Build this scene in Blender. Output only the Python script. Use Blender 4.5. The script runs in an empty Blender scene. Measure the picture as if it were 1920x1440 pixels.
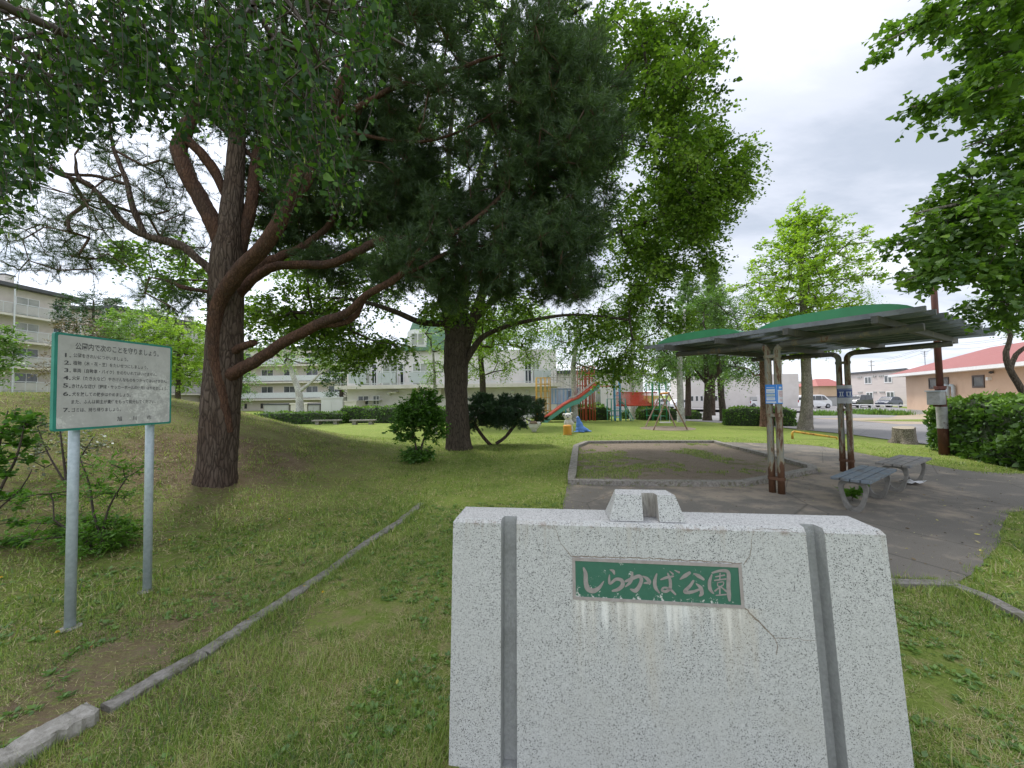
import bpy, bmesh, math, random
import numpy as np
from mathutils import Vector, Matrix
random.seed(7)
RNG = np.random.default_rng(11)
sc = bpy.context.scene
COL = sc.collection
rad = math.radians

# ------------------------------------------------------------ camera
FPX = 723.0                      # focal length in pixels of a 1920 px wide frame
PITCH = math.atan(23 / FPX); ROLL = 0.014
CAM = np.array([0.0, 0.0, 1.5])
_F = np.array([0, math.cos(PITCH), math.sin(PITCH)])
_U0 = np.array([0, -math.sin(PITCH), math.cos(PITCH)]); _R0 = np.array([1.0, 0, 0])
_R = math.cos(ROLL) * _R0 - math.sin(ROLL) * _U0
_U = math.sin(ROLL) * _R0 + math.cos(ROLL) * _U0
cd = bpy.data.cameras.new('camera'); cam = bpy.data.objects.new('camera', cd); COL.objects.link(cam)
cd.sensor_width = 36.0; cd.lens = 36.0 * FPX / 1920; cd.clip_start = 0.05; cd.clip_end = 2000
M3 = Matrix((_R.tolist(), _U.tolist(), (-_F).tolist())).transposed()
cam.matrix_world = Matrix.Translation(Vector(CAM)) @ M3.to_4x4()
sc.camera = cam

# ------------------------------------------------------------ exposure, sky, sun
sc.view_settings.view_transform = 'Standard'; sc.view_settings.look = 'None'
sc.view_settings.gamma = 1.0; sc.view_settings.use_curve_mapping = False
sc.view_settings.exposure = 1.32
sc.cycles.max_bounces = 7; sc.cycles.diffuse_bounces = 4; sc.cycles.glossy_bounces = 3
sc.cycles.transmission_bounces = 5; sc.cycles.transparent_max_bounces = 8
sc.cycles.use_adaptive_sampling = True
try:
    sc.cycles.use_denoising = True
except Exception:
    pass
SUN_EL = rad(60); SUN_AZ = rad(-25)            # azimuth from +Y towards +X
sun_dir = Vector((math.cos(SUN_EL) * math.sin(SUN_AZ), math.cos(SUN_EL) * math.cos(SUN_AZ), math.sin(SUN_EL)))
sl = bpy.data.lights.new('sun', 'SUN'); sl.energy = 1.5; sl.angle = rad(12); sl.color = (1, .965, .91)
so = bpy.data.objects.new('sun', sl); COL.objects.link(so); so.location = (0, 0, 40)
so.rotation_euler = sun_dir.to_track_quat('Z', 'Y').to_euler()

W = bpy.data.worlds.new("World"); sc.world = W; W.use_nodes = True
nt = W.node_tree; nt.nodes.clear()
def wn(t, **k):
    n = nt.nodes.new(t)
    for a, b in k.items(): setattr(n, a, b)
    return n
L = nt.links.new
out = wn('ShaderNodeOutputWorld')
sky = wn('ShaderNodeTexSky', sky_type='NISHITA', sun_disc=False, sun_elevation=SUN_EL, sun_rotation=SUN_AZ)
skyb = wn('ShaderNodeBackground'); skyb.inputs['Strength'].default_value = 0.10
L(sky.outputs[0], skyb.inputs['Color'])
tc = wn('ShaderNodeTexCoord'); sep = wn('ShaderNodeSeparateXYZ'); L(tc.outputs['Generated'], sep.inputs[0])
def wmath(op, a, b=None, c=None, clamp=False):
    n = wn('ShaderNodeMath', operation=op); n.use_clamp = clamp
    for i, v in enumerate((a, b, c)):
        if v is None: continue
        if isinstance(v, (int, float)): n.inputs[i].default_value = v
        else: L(v, n.inputs[i])
    return n.outputs[0]
zc = wmath('MAXIMUM', sep.outputs['Z'], 0.0)
zz = wmath('ADD', zc, 0.16)
cu = wmath('DIVIDE', sep.outputs['X'], zz); cv = wmath('DIVIDE', sep.outputs['Y'], zz)
cmb = wn('ShaderNodeCombineXYZ'); L(cu, cmb.inputs[0]); L(cv, cmb.inputs[1])
# cloud deck: projected on a plane overhead, so bands flatten towards the horizon
mp = wn('ShaderNodeMapping'); mp.inputs['Rotation'].default_value = (0, 0, rad(-28)); mp.inputs['Scale'].default_value = (.55, 1.15, 1)
mp.inputs['Location'].default_value = (3.3, 1.9, 0)
L(cmb.outputs[0], mp.inputs[0])
n1 = wn('ShaderNodeTexNoise'); n1.inputs['Scale'].default_value = .9; n1.inputs['Detail'].default_value = 7; n1.inputs['Roughness'].default_value = .52
n1.inputs['Distortion'].default_value = .5
L(mp.outputs[0], n1.inputs['Vector'])
n2 = wn('ShaderNodeTexNoise'); n2.inputs['Scale'].default_value = 3.6; n2.inputs['Detail'].default_value = 8; n2.inputs['Roughness'].default_value = .6
L(mp.outputs[0], n2.inputs['Vector'])
mixn = wmath('ADD', wmath('MULTIPLY', n1.outputs['Fac'], .72), wmath('MULTIPLY', n2.outputs['Fac'], .28))
ramp = wn('ShaderNodeValToRGB'); L(mixn, ramp.inputs[0])
cr = ramp.color_ramp; cr.interpolation = 'EASE'
cr.elements[0].position = .36; cr.elements[0].color = (.245, .27, .315, 1)
cr.elements[1].position = .66; cr.elements[1].color = (.455, .465, .505, 1)
e = cr.elements.new(.50); e.color = (.345, .362, .405, 1)
# thin cloud glows round the sun; the glow behind and overhead is added to fill the monument front
def wdot(v):
    n = wn('ShaderNodeVectorMath', operation='DOT_PRODUCT'); L(tc.outputs['Generated'], n.inputs[0]); n.inputs[1].default_value = v
    return n.outputs['Value']
ds = wmath('MAXIMUM', wdot(tuple(sun_dir)), 0.0)
glow = wmath('MULTIPLY', wmath('POWER', ds, 7.0), .85)
side = wmath('MAXIMUM', wdot(Vector((-.85, .25, .25)).normalized()[:]), 0.0)
glow2 = wmath('MULTIPLY', wmath('POWER', side, 2.0), .7)
back = wmath('MAXIMUM', wdot(Vector((.1, -.8, .55)).normalized()[:]), 0.0)
glow3 = wmath('MULTIPLY', wmath('POWER', back, 1.2), .75)
low = wmath('POWER', wmath('SUBTRACT', 1.0, wmath('MINIMUM', wmath('MULTIPLY', zc, 3.2), 1.0)), 2.0)
glow4 = wmath('MULTIPLY', low, .38)
gain = wmath('ADD', wmath('ADD', glow, glow2), wmath('ADD', glow3, wmath('ADD', glow4, 1.0)))
mulc = wn('ShaderNodeVectorMath', operation='SCALE'); L(ramp.outputs['Color'], mulc.inputs[0]); L(gain, mulc.inputs['Scale'])
cloudb = wn('ShaderNodeBackground'); L(mulc.outputs[0], cloudb.inputs['Color']); cloudb.inputs['Strength'].default_value = 1.0
mx = wn('ShaderNodeMixShader'); mx.inputs[0].default_value = .93
L(skyb.outputs[0], mx.inputs[1]); L(cloudb.outputs[0], mx.inputs[2]); L(mx.outputs[0], out.inputs['Surface'])

# ------------------------------------------------------------ ground height and sight lines (for reading positions off the photograph)
def sstep(a, b, t):
    t = np.clip((t - a) / (b - a), 0, 1); return t * t * (3 - 2 * t)
def gh(x, y):
    x = np.asarray(x, float); y = np.asarray(y, float)
    t = np.sqrt(((x + 13.584) / 11.125) ** 2 + ((y - 8.906) / 8.542) ** 2)
    h = 1.712 * (1 - sstep(.298, 1.131, t)) ** 1.304 * sstep(-3, 1.5, y)
    h = h - .75 * sstep(17, 36, y) * sstep(4, 16, x) - .25 * sstep(20, 34, y) * (1 - sstep(4, 16, x))
    return h
def ghs(x, y): return float(gh(x, y))
def ray(x, y):
    d = _F + _R * (x - 960) / FPX + _U * (720 - y) / FPX
    return d / d[1]
def P(x, y, Y): return CAM + ray(x, y) * Y                 # point at forward distance Y
def Z(x, y, z=0.0):                                          # point at height z
    d = ray(x, y); return CAM + d * ((z - 1.5) / d[2])
def G(x, y):                                                 # point on the ground
    d = ray(x, y); Y = .3
    while Y < 300:
        q = CAM + d * Y
        if q[2] <= ghs(q[0], q[1]): break
        Y *= 1.01
    lo, hi = Y / 1.01, Y
    for _ in range(25):
        m = (lo + hi) / 2; q = CAM + d * m
        if q[2] <= ghs(q[0], q[1]): hi = m
        else: lo = m
    return CAM + d * hi
def V(*a): return np.array(a, float)
def unit(v): v = np.asarray(v, float); return v / (np.linalg.norm(v) + 1e-12)

# ------------------------------------------------------------ mesh helpers
class MB:
    def __init__(s): s.v = []; s.f = []; s.n = 0
    def add(s, vs, fs):
        o = s.n; s.v.extend([tuple(map(float, a)) for a in vs]); s.n += len(vs)
        s.f.extend([tuple(i + o for i in f) for f in fs]); return s
    def box(s, c, size, rot=None, taper=1.0):
        hx, hy, hz = [k / 2 for k in size]; R = rot if rot is not None else np.eye(3)
        vs = []
        for z in (-1, 1):
            k = 1 if z < 0 else taper
            for x, y in ((-1, -1), (1, -1), (1, 1), (-1, 1)):
                vs.append(np.asarray(c, float) + R @ np.array([x * hx * k, y * hy * k, z * hz]))
        return s.add(vs, [(0, 3, 2, 1), (4, 5, 6, 7), (0, 1, 5, 4), (1, 2, 6, 5), (2, 3, 7, 6), (3, 0, 4, 7)])
    def tube(s, pts, r, n=8, caps=True):
        pts = [np.asarray(p, float) for p in pts]
        rs = [r] * len(pts) if np.isscalar(r) else list(r)
        vs = []; up = None
        for i, p in enumerate(pts):
            a = pts[max(i - 1, 0)]; b = pts[min(i + 1, len(pts) - 1)]; t = unit(b - a)
            if up is None:
                up = np.array([0, 0, 1.0]) if abs(t[2]) < .9 else np.array([1.0, 0, 0])
            u = unit(np.cross(up, t)); w = np.cross(t, u); up = w
            for k in range(n):
                an = 2 * math.pi * k / n; vs.append(p + rs[i] * (math.cos(an) * u + math.sin(an) * w))
        fs = []
        for i in range(len(pts) - 1):
            for k in range(n):
                a = i * n + k; b = i * n + (k + 1) % n; fs.append((a, b, b + n, a + n))
        if caps:
            fs.append(tuple(range(n))[::-1]); fs.append(tuple((len(pts) - 1) * n + k for k in range(n)))
        return s.add(vs, fs)
    def prism(s, poly, d):                       # extrude a 3-D polygon by vector d
        n = len(poly); a = [np.asarray(p, float) for p in poly]; b = [p + np.asarray(d, float) for p in a]
        fs = [tuple(range(n))[::-1], tuple(range(n, 2 * n))] + [(i, (i + 1) % n, n + (i + 1) % n, n + i) for i in range(n)]
        return s.add(a + b, fs)
    def lathe(s, c, prof, n=16, axis=None):      # prof: list of (r, z)
        vs = []
        for r_, z in prof:
            for k in range(n):
                an = 2 * math.pi * k / n; vs.append(np.asarray(c, float) + np.array([r_ * math.cos(an), r_ * math.sin(an), z]))
        fs = [(i * n + k, i * n + (k + 1) % n, (i + 1) * n + (k + 1) % n, (i + 1) * n + k) for i in range(len(prof) - 1) for k in range(n)]
        fs += [tuple(range(n))[::-1], tuple((len(prof) - 1) * n + k for k in range(n))]
        return s.add(vs, fs)
    def build(s, name, m, parent=None, smooth=False, bevel=0, world=True):
        me = bpy.data.meshes.new(name); me.from_pydata(s.v, [], s.f); me.update()
        return link_mesh(name, me, m, parent, smooth, bevel)
def link_mesh(name, me, m, parent=None, smooth=False, bevel=0):
    o = bpy.data.objects.new(name, me); COL.objects.link(o)
    for k in (m if isinstance(m, (list, tuple)) else [m]): me.materials.append(k)
    if smooth: me.polygons.foreach_set('use_smooth', [True] * len(me.polygons))
    if parent is not None:
        o.parent = parent
        o.matrix_parent_inverse = parent_world(parent).inverted()
    if bevel:
        b = o.modifiers.new('bevel', 'BEVEL'); b.width = bevel; b.segments = 2; b.limit_method = 'ANGLE'
    return o
def parent_world(o):
    M = o.matrix_basis.copy()
    if o.parent is not None: M = parent_world(o.parent) @ o.matrix_parent_inverse @ M
    return M
def tag(o, label=None, cat=None, group=None, kind=None):
    if label: o['label'] = label
    if cat: o['category'] = cat
    if group: o['group'] = group
    if kind: o['kind'] = kind
    return o
def thing(name, loc, label, cat, group=None):
    o = bpy.data.objects.new(name, None); COL.objects.link(o); o.location = tuple(map(float, loc)); o.empty_display_size = .2
    return tag(o, label, cat, group)
def rotz(a): c, s_ = math.cos(a), math.sin(a); return np.array([[c, -s_, 0], [s_, c, 0], [0, 0, 1.0]])
def frame(x, y, z): return np.column_stack([x, y, z])
def children(o): return [c for c in COL.objects if c.parent == o]
def copy_tree(o, parent=None):
    c = o.copy(); COL.objects.link(c)
    if parent is not None: c.parent = parent; c.matrix_parent_inverse = o.matrix_parent_inverse
    for ch in children(o): copy_tree(ch, c)
    return c
def merge_np(parts, name, m, parent=None, rnd=True, smooth=False):
    """parts: list of (verts (N,k,3), optional per-face value (N,)) of k-gons -> one mesh"""
    vs = []; ls = []; lt = []; rv = []; off = 0
    for q in parts:
        a, r_ = q; N, k = a.shape[:2]
        if N == 0: continue
        vs.append(a.reshape(-1, 3)); lt.append(np.full(N, k, np.int32)); rv.append(r_)
    co = np.concatenate(vs).astype(np.float32); tot = np.concatenate(lt); rv = np.concatenate(rv).astype(np.float32)
    me = bpy.data.meshes.new(name); me.vertices.add(len(co)); me.vertices.foreach_set('co', co.ravel())
    me.loops.add(len(co)); me.loops.foreach_set('vertex_index', np.arange(len(co), dtype=np.int32))
    me.polygons.add(len(tot)); me.polygons.foreach_set('loop_start', np.concatenate([[0], np.cumsum(tot)[:-1]]).astype(np.int32))
    try: me.polygons.foreach_set('loop_total', tot)
    except Exception: pass
    at = me.attributes.new('rnd', 'FLOAT', 'FACE'); at.data.foreach_set('value', rv)
    me.update(calc_edges=True)
    return link_mesh(name, me, m, parent, smooth)

# ------------------------------------------------------------ materials
class NT:
    def __init__(s, name):
        s.m = bpy.data.materials.new(name); s.m.use_nodes = True; s.t = s.m.node_tree; s.t.nodes.clear()
        s.out = s.n('ShaderNodeOutputMaterial')
    def n(s, t, **k):
        q = s.t.nodes.new(t)
        for a, b in k.items(): setattr(q, a, b)
        return q
    def l(s, a, b): s.t.links.new(a, b)
    def set(s, node, key, v):
        if v is None: return
        if hasattr(v, 'links') or isinstance(v, bpy.types.NodeSocket): s.l(v, node.inputs[key])
        else: node.inputs[key].default_value = v
    def coord(s, kind='Object', scale=None, rot=None, loc=None):
        c = s.n('ShaderNodeTexCoord').outputs[kind]
        if scale or rot or loc:
            mpp = s.n('ShaderNodeMapping'); s.l(c, mpp.inputs[0])
            if scale: mpp.inputs['Scale'].default_value = scale
            if rot: mpp.inputs['Rotation'].default_value = rot
            if loc: mpp.inputs['Location'].default_value = loc
            c = mpp.outputs[0]
        return c
    def noise(s, scale, detail=5, rough=.55, vec=None, dist=0, out_='Fac'):
        q = s.n('ShaderNodeTexNoise'); q.inputs['Scale'].default_value = scale; q.inputs['Detail'].default_value = detail
        q.inputs['Roughness'].default_value = rough; q.inputs['Distortion'].default_value = dist
        if vec is not None: s.l(vec, q.inputs['Vector'])
        return q.outputs[out_]
    def voro(s, scale, vec=None, feature='F1', out_='Distance'):
        q = s.n('ShaderNodeTexVoronoi', feature=feature); q.inputs['Scale'].default_value = scale
        if vec is not None: s.l(vec, q.inputs['Vector'])
        return q.outputs[out_]
    def ramp(s, fac, stops, interp='LINEAR'):
        q = s.n('ShaderNodeValToRGB'); s.l(fac, q.inputs[0]); r_ = q.color_ramp; r_.interpolation = interp
        for i, (p_, c_) in enumerate(stops):
            c4 = tuple(c_) + (1,) if not isinstance(c_, (int, float)) else (c_, c_, c_, 1)
            e_ = r_.elements[i] if i < 2 else r_.elements.new(p_)
            e_.position = p_; e_.color = c4
        return q.outputs['Color']
    def mix(s, fac, a, b, mode='MIX'):
        q = s.n('ShaderNodeMix', data_type='RGBA', blend_type=mode)
        for key, v in ((0, fac), (6, a), (7, b)):
            if isinstance(v, bpy.types.NodeSocket): s.l(v, q.inputs[key])
            elif isinstance(v, (int, float)): q.inputs[key].default_value = v if key == 0 else (v, v, v, 1)
            else: q.inputs[key].default_value = tuple(v) + (1,)
        return q.outputs[2]
    def math(s, op, a, b=None, clamp=False):
        q = s.n('ShaderNodeMath', operation=op); q.use_clamp = clamp
        for i, v in enumerate((a, b)):
            if v is None: continue
            if isinstance(v, (int, float)): q.inputs[i].default_value = v
            else: s.l(v, q.inputs[i])
        return q.outputs[0]
    def attr(s, name='rnd'):
        q = s.n('ShaderNodeAttribute'); q.attribute_name = name; return q.outputs['Fac']
    def bump(s, h, strength=.3, dist=.01):
        q = s.n('ShaderNodeBump'); q.inputs['Strength'].default_value = strength; q.inputs['Distance'].default_value = dist; s.l(h, q.inputs['Height']); return q.outputs[0]
    def pbr(s, col, rough=.6, metal=0, normal=None, spec=.5, **k):
        b = s.n('ShaderNodeBsdfPrincipled')
        if isinstance(col, bpy.types.NodeSocket): s.l(col, b.inputs['Base Color'])
        else: b.inputs['Base Color'].default_value = tuple(col) + (1,)
        s.set(b, 'Roughness', rough); s.set(b, 'Metallic', metal); b.inputs['Specular IOR Level'].default_value = spec
        if normal is not None: s.l(normal, b.inputs['Normal'])
        for a_, v in k.items(): s.set(b, a_, v)
        s.l(b.outputs[0], s.out.inputs['Surface']); return s.m
def pm(name, c1, c2=None, scale=6, rough=.7, metal=0, bump=.15, bscale=40, bd=.004, dirt=None, dscale=3, dlo=.55, dhi=.7, coord='Object', vscale=None, spec=.4):
    """plain procedural: two-tone noise, optional dirt/rust patches, fine bump"""
    t = NT(name); vc = t.coord(coord, scale=vscale)
    c2 = c2 or tuple(k * .82 for k in c1)
    col = t.mix(t.ramp(t.noise(scale, 6, .6, vc), [(.35, 0.0), (.65, 1.0)]), c1, c2)
    rg = rough
    if dirt is not None:
        mk = t.ramp(t.noise(dscale, 9, .68, vc), [(dlo, 0.0), (dhi, 1.0)])
        col = t.mix(mk, col, dirt)
    nb = t.bump(t.noise(bscale, 5, .6, vc), bump, bd) if bump else None
    return t.pbr(col, rg, metal, nb, spec)
def leafmat(name, cols, trans=.35, gloss=.08, rough=.45, tcol=1.5):
    t = NT(name); r_ = t.attr()
    n = len(cols); col = t.ramp(r_, [(i / (n - 1), c) for i, c in enumerate(cols)])
    d = t.n('ShaderNodeBsdfDiffuse'); t.l(col, d.inputs[0])
    tr = t.n('ShaderNodeBsdfTranslucent'); tc_ = t.mix(1.0, col, (1.15 * tcol, 1.35 * tcol, .55 * tcol), 'MULTIPLY'); t.l(tc_, tr.inputs[0])
    m1 = t.n('ShaderNodeMixShader'); m1.inputs[0].default_value = trans; t.l(d.outputs[0], m1.inputs[1]); t.l(tr.outputs[0], m1.inputs[2])
    g = t.n('ShaderNodeBsdfGlossy'); g.inputs['Roughness'].default_value = rough; g.inputs[0].default_value = (.9, .95, 1, 1)
    m2 = t.n('ShaderNodeMixShader'); m2.inputs[0].default_value = gloss; t.l(m1.outputs[0], m2.inputs[1]); t.l(g.outputs[0], m2.inputs[2])
    t.l(m2.outputs[0], t.out.inputs['Surface']); return t.m
# ================================================================== the setting
def pip(x, y, poly):                          # points in polygon (numpy)
    x = np.asarray(x); y = np.asarray(y); ins = np.zeros(x.shape, bool); n = len(poly)
    for i in range(n):
        x1, y1 = poly[i][:2]; x2, y2 = poly[(i + 1) % n][:2]
        c = ((y1 > y) != (y2 > y)) & (x < (x2 - x1) * (y - y1) / (y2 - y1 + 1e-12) + x1); ins ^= c
    return ins
def dist_path(x, y, path):
    d = np.full(np.shape(x), 1e9)
    for i in range(len(path) - 1):
        a = np.array(path[i][:2]); b = np.array(path[i + 1][:2]); ab = b - a
        t = np.clip(((x - a[0]) * ab[0] + (y - a[1]) * ab[1]) / (ab @ ab), 0, 1)
        d = np.minimum(d, np.hypot(x - a[0] - t * ab[0], y - a[1] - t * ab[1]))
    return d
def axis(n, a, b, k):                         # samples dense near 0
    t = np.linspace(math.asinh(a / k), math.asinh(b / k), n); return np.sinh(t) * k
gx = axis(340, -420, 420, 4.0); gy = np.concatenate([[-60, -30, -12, -6, -3, -1.5], axis(300, 0, 700, 5.0)])
X, Y = np.meshgrid(gx, gy); HZ = gh(X, Y)
wob = (.020 * np.sin(X * 2.1 + 1.3 * np.sin(Y * 1.7)) * np.cos(Y * 2.6 + X * .7) + .012 * np.sin(X * 5.3 + 2 * np.sin(Y * 3.1)) * np.cos(Y * 6.1)) * (np.hypot(X, Y) < 14)
mound_t = np.clip(HZ, 0, .4) / .4
HZ = HZ + wob * mound_t
ny, nx = X.shape
gm = bpy.data.meshes.new('lawn')
idx = np.arange(nx * ny).reshape(ny, nx)
fc = np.stack([idx[:-1, :-1], idx[:-1, 1:], idx[1:, 1:], idx[1:, :-1]], -1).reshape(-1, 4)
gm.from_pydata(np.stack([X, Y, HZ], -1).reshape(-1, 3).tolist(), [], fc.tolist())

def mask_sphere(t, vec, c, r0, r1):           # 1 inside r0 falling to 0 at r1
    d = t.n('ShaderNodeVectorMath', operation='DISTANCE'); t.l(vec, d.inputs[0]); d.inputs[1].default_value = c
    q = t.n('ShaderNodeMapRange', interpolation_type='SMOOTHSTEP'); t.l(d.outputs['Value'], q.inputs[0])
    q.inputs[1].default_value = r0; q.inputs[2].default_value = r1; q.inputs[3].default_value = 1; q.inputs[4].default_value = 0
    return q.outputs[0]
def lawn_mat():
    t = NT('lawn_grass'); v = t.coord('Object')
    fine = t.noise(55, 8, .72, v); mid = t.noise(7, 7, .65, v); big = t.noise(.9, 5, .6, v)
    green = t.mix(t.ramp(fine, [(.32, 0.), (.68, 1.)]), (.06, .10, .018), (.25, .33, .065))
    green = t.mix(t.ramp(big, [(.35, 0.), (.65, .6)]), green, (.22, .27, .06))
    straw = t.mix(fine, (.20, .165, .08), (.40, .34, .17)); soil = t.mix(fine, (.13, .095, .06), (.30, .225, .15))
    vs = t.coord('Object', scale=(1, 3.2, 3.2), rot=(0, 0, rad(20)))
    streak = t.noise(9, 10, .80, vs, dist=1.2)
    near = mask_sphere(t, v, (-1.6, 1.6, 0), .6, 3.6)
    m1 = mask_sphere(t, v, (-7.5, 7.5, .8), 3.5, 7.5)
    m2 = mask_sphere(t, v, (-5.3, 7.0, .2), .5, 1.8)
    m3 = mask_sphere(t, v, (-2.15, 2.35, 0), .3, 1.5)
    drymask = t.ramp(t.math('ADD', t.math('ADD', t.math('MULTIPLY', mid, .7), t.math('MULTIPLY', fine, .3)), t.math('MULTIPLY', near, .06)), [(.51, 0.), (.66, .9)])
    col = t.mix(drymask, green, straw)
    brown = t.math('ADD', t.math('MULTIPLY', m1, .165), t.math('ADD', t.math('MULTIPLY', m2, .24), t.math('MULTIPLY', m3, .20)))
    sm = t.ramp(t.math('ADD', streak, brown), [(.60, 0.), (.72, 1.)])
    dk = t.mix(t.ramp(mid, [(.42, 0.), (.6, 1.)]), soil, t.mix(fine, (.09, .068, .038), (.25, .19, .105)))
    col = t.mix(sm, col, dk)
    micro = t.noise(260, 4, .8, v); col = t.mix(1.0, col, t.ramp(micro, [(.30, .45), (.70, 1.45)]), 'MULTIPLY')
    h = t.math('ADD', t.math('MULTIPLY', fine, .5), t.math('ADD', mid, t.math('MULTIPLY', streak, t.math('MULTIPLY', m1, 2.0))))
    return t.pbr(col, .95, 0, t.bump(h, .8, .035), .1)
M_lawn = lawn_mat()
lawn = link_mesh('lawn', gm, M_lawn, None, True); tag(lawn, 'mown park lawn rising into a grassy mound on the left', 'lawn', kind='structure')

def sheet(name, poly, off, m, label, cat, cuts=0, kind='structure'):
    bm = bmesh.new(); vs = [bm.verts.new((p[0], p[1], 0)) for p in poly]; bm.faces.new(vs)
    bmesh.ops.triangulate(bm, faces=bm.faces[:])
    for _ in range(cuts): bmesh.ops.subdivide_edges(bm, edges=[e_ for e_ in bm.edges if e_.calc_length() > 1.2], cuts=1)
    bmesh.ops.triangulate(bm, faces=bm.faces[:])
    for v_ in bm.verts: v_.co.z = ghs(v_.co.x, v_.co.y) + off
    bmesh.ops.recalc_face_normals(bm, faces=bm.faces)
    me = bpy.data.meshes.new(name); bm.to_mesh(me); bm.free()
    if me.polygons[0].normal.z < 0: me.flip_normals()
    return tag(link_mesh(name, me, m), label, cat, kind=kind)
def smooth_poly(pts, it=2):                    # Chaikin corner cutting
    for _ in range(it):
        q = []
        for i in range(len(pts)):
            a = np.array(pts[i][:2]); b = np.array(pts[(i + 1) % len(pts)][:2]); q += [a * .75 + b * .25, a * .25 + b * .75]
        pts = q
    return pts
def wiggle(pts, amp, seed=1):
    r_ = np.random.default_rng(seed); q = []
    for i in range(len(pts)):
        a = np.array(pts[i][:2]); b = np.array(pts[(i + 1) % len(pts)][:2]); n = max(1, int(np.hypot(*(b - a)) / .18))
        for k in range(n): q.append(a + (b - a) * k / n + r_.normal(0, amp, 2))
    return q
# paved resting place: front kerb line, right lawn edge, back lawn edge, sandbox side
plaza_px = [(1045, 1005), (1058, 950), (1064, 905), (1082, 838), (1110, 831), (1345, 829), (1440, 831), (1520, 835), (1560, 840), (1640, 855), (1740, 871), (1850, 890)]
right_px = [(1905, 950), (1880, 985), (1868, 1030), (1850, 1055), (1800, 1092), (1782, 1100)]
plaza = [Z(*p)[:2] for p in plaza_px] + [V(14.5, 5.7), V(17, 5.0), V(17, 3.8), V(10, 4.0), V(7.6, 4.25)] + [Z(*p)[:2] for p in right_px] + [Z(1680, 1097)[:2], V(.35, 3.05)]
plaza_s = wiggle(smooth_poly(plaza, 2), .012, 3)
def asphalt(name, c1, c2, sand=None):
    t = NT(name); v = t.coord('Object')
    fine = t.noise(160, 4, .8, v); mid = t.noise(2.2, 7, .65, v); big = t.noise(.55, 5, .6, v); grit = t.voro(90, v)
    col = t.mix(t.ramp(big, [(.35, 0.), (.65, 1.)]), c1, c2)
    col = t.mix(t.ramp(fine, [(.35, .0), (.75, .55)]), col, tuple(min(1, k * 1.7) for k in c2))
    if sand:
        near = mask_sphere(t, v, (4.2, 8.2, 0), 1.2, 4.6)
        col = t.mix(t.ramp(t.math('ADD', mid, t.math('MULTIPLY', near, .24)), [(.55, 0.), (.74, .9)]), col, t.mix(fine, sand, tuple(k * 1.35 for k in sand)))
    cr_ = t.ramp(t.voro(.55, t.coord('Object', loc=(3, 1, 0)), 'DISTANCE_TO_EDGE'), [(.0, 1.), (.006, 0.)])
    col = t.mix(t.math('MULTIPLY', cr_, .5), col, (.03, .03, .028))
    return t.pbr(col, .9, 0, t.bump(t.math('ADD', fine, grit), .45, .006), .25)
M_asph = asphalt('old_asphalt', (.112, .102, .088), (.155, .142, .122), (.27, .225, .175))
sheet('plaza_paving', plaza_s, .006, M_asph, 'worn grey asphalt paving under the shelter', 'paving')
# sandbox
sb_px = [(1071, 908), (1080, 840), (1100, 832), (1200, 831), (1340, 831), (1352, 835), (1440, 857), (1522, 880), (1524, 886), (1460, 899), (1393, 911), (1300, 911), (1180, 910)]
sb = [Z(*p)[:2] for p in sb_px]
def dirt_mat():
    t = NT('packed_dirt'); v = t.coord('Object')
    fine = t.noise(70, 8, .75, v); mid = t.noise(3.5, 7, .65, v)
    col = t.mix(t.ramp(fine, [(.3, 0.), (.7, 1.)]), (.13, .105, .078), (.42, .345, .27))
    col = t.mix(t.ramp(mid, [(.4, 0.), (.62, .6)]), col, (.25, .205, .16))
    g_ = mask_sphere(t, v, (1.9, 8.6, 0), .6, 2.4); g2 = mask_sphere(t, v, (4.9, 8.3, 0), .2, 1.0)
    gm_ = t.ramp(t.math('ADD', mid, t.math('MULTIPLY', t.math('ADD', g_, g2), .13)), [(.60, 0.), (.72, .7)])
    col = t.mix(gm_, col, t.mix(fine, (.09, .11, .03), (.22, .25, .07)))
    return t.pbr(col, .95, 0, t.bump(t.math('ADD', t.math('MULTIPLY', mid, 3.5), fine), 1.0, .04), .1)
M_dirt = dirt_mat()
sheet('sandbox_dirt', sb, .012, M_dirt, 'bare brown dirt filling the old sandbox', 'dirt')
M_conc = pm('kerb_concrete', (.30, .28, .25), (.17, .155, .135), scale=30, bump=.9, bscale=90, bd=.01, dirt=(.12, .115, .07), dscale=16, dlo=.50, dhi=.62)
M_conc2 = pm('old_concrete', (.40, .375, .335), (.25, .235, .20), scale=24, bump=.9, bscale=70, bd=.012, dirt=(.13, .12, .10), dscale=5, dlo=.55, dhi=.75)
def kerb_path(pts, w, h, mb, closed=False, z0=-.03, jit=.0):
    n = len(pts); seg = n if closed else n - 1
    r_ = np.random.default_rng(5)
    for side in range(1):
        L_, R_ = [], []
        for i in range(n):
            a = np.array(pts[(i - 1) % n if closed else max(i - 1, 0)]); b = np.array(pts[(i + 1) % n if closed else min(i + 1, n - 1)])
            c_ = np.array(pts[i]); d = unit(b - a); nn = np.array([-d[1], d[0]])
            L_.append(c_ + nn * w / 2); R_.append(c_ - nn * w / 2)
        for i in range(seg):
            j = (i + 1) % n
            za = ghs(*pts[i]); zb = ghs(*pts[j])
            vs = [(*L_[i], za + z0), (*R_[i], za + z0), (*R_[j], zb + z0), (*L_[j], zb + z0), (*L_[i], za + h), (*R_[i], za + h), (*R_[j], zb + h), (*L_[j], zb + h)]
            mb.add(vs, [(0, 3, 2, 1), (4, 5, 6, 7), (0, 1, 5, 4), (1, 2, 6, 5), (2, 3, 7, 6), (3, 0, 4, 7)])
    return mb
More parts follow.
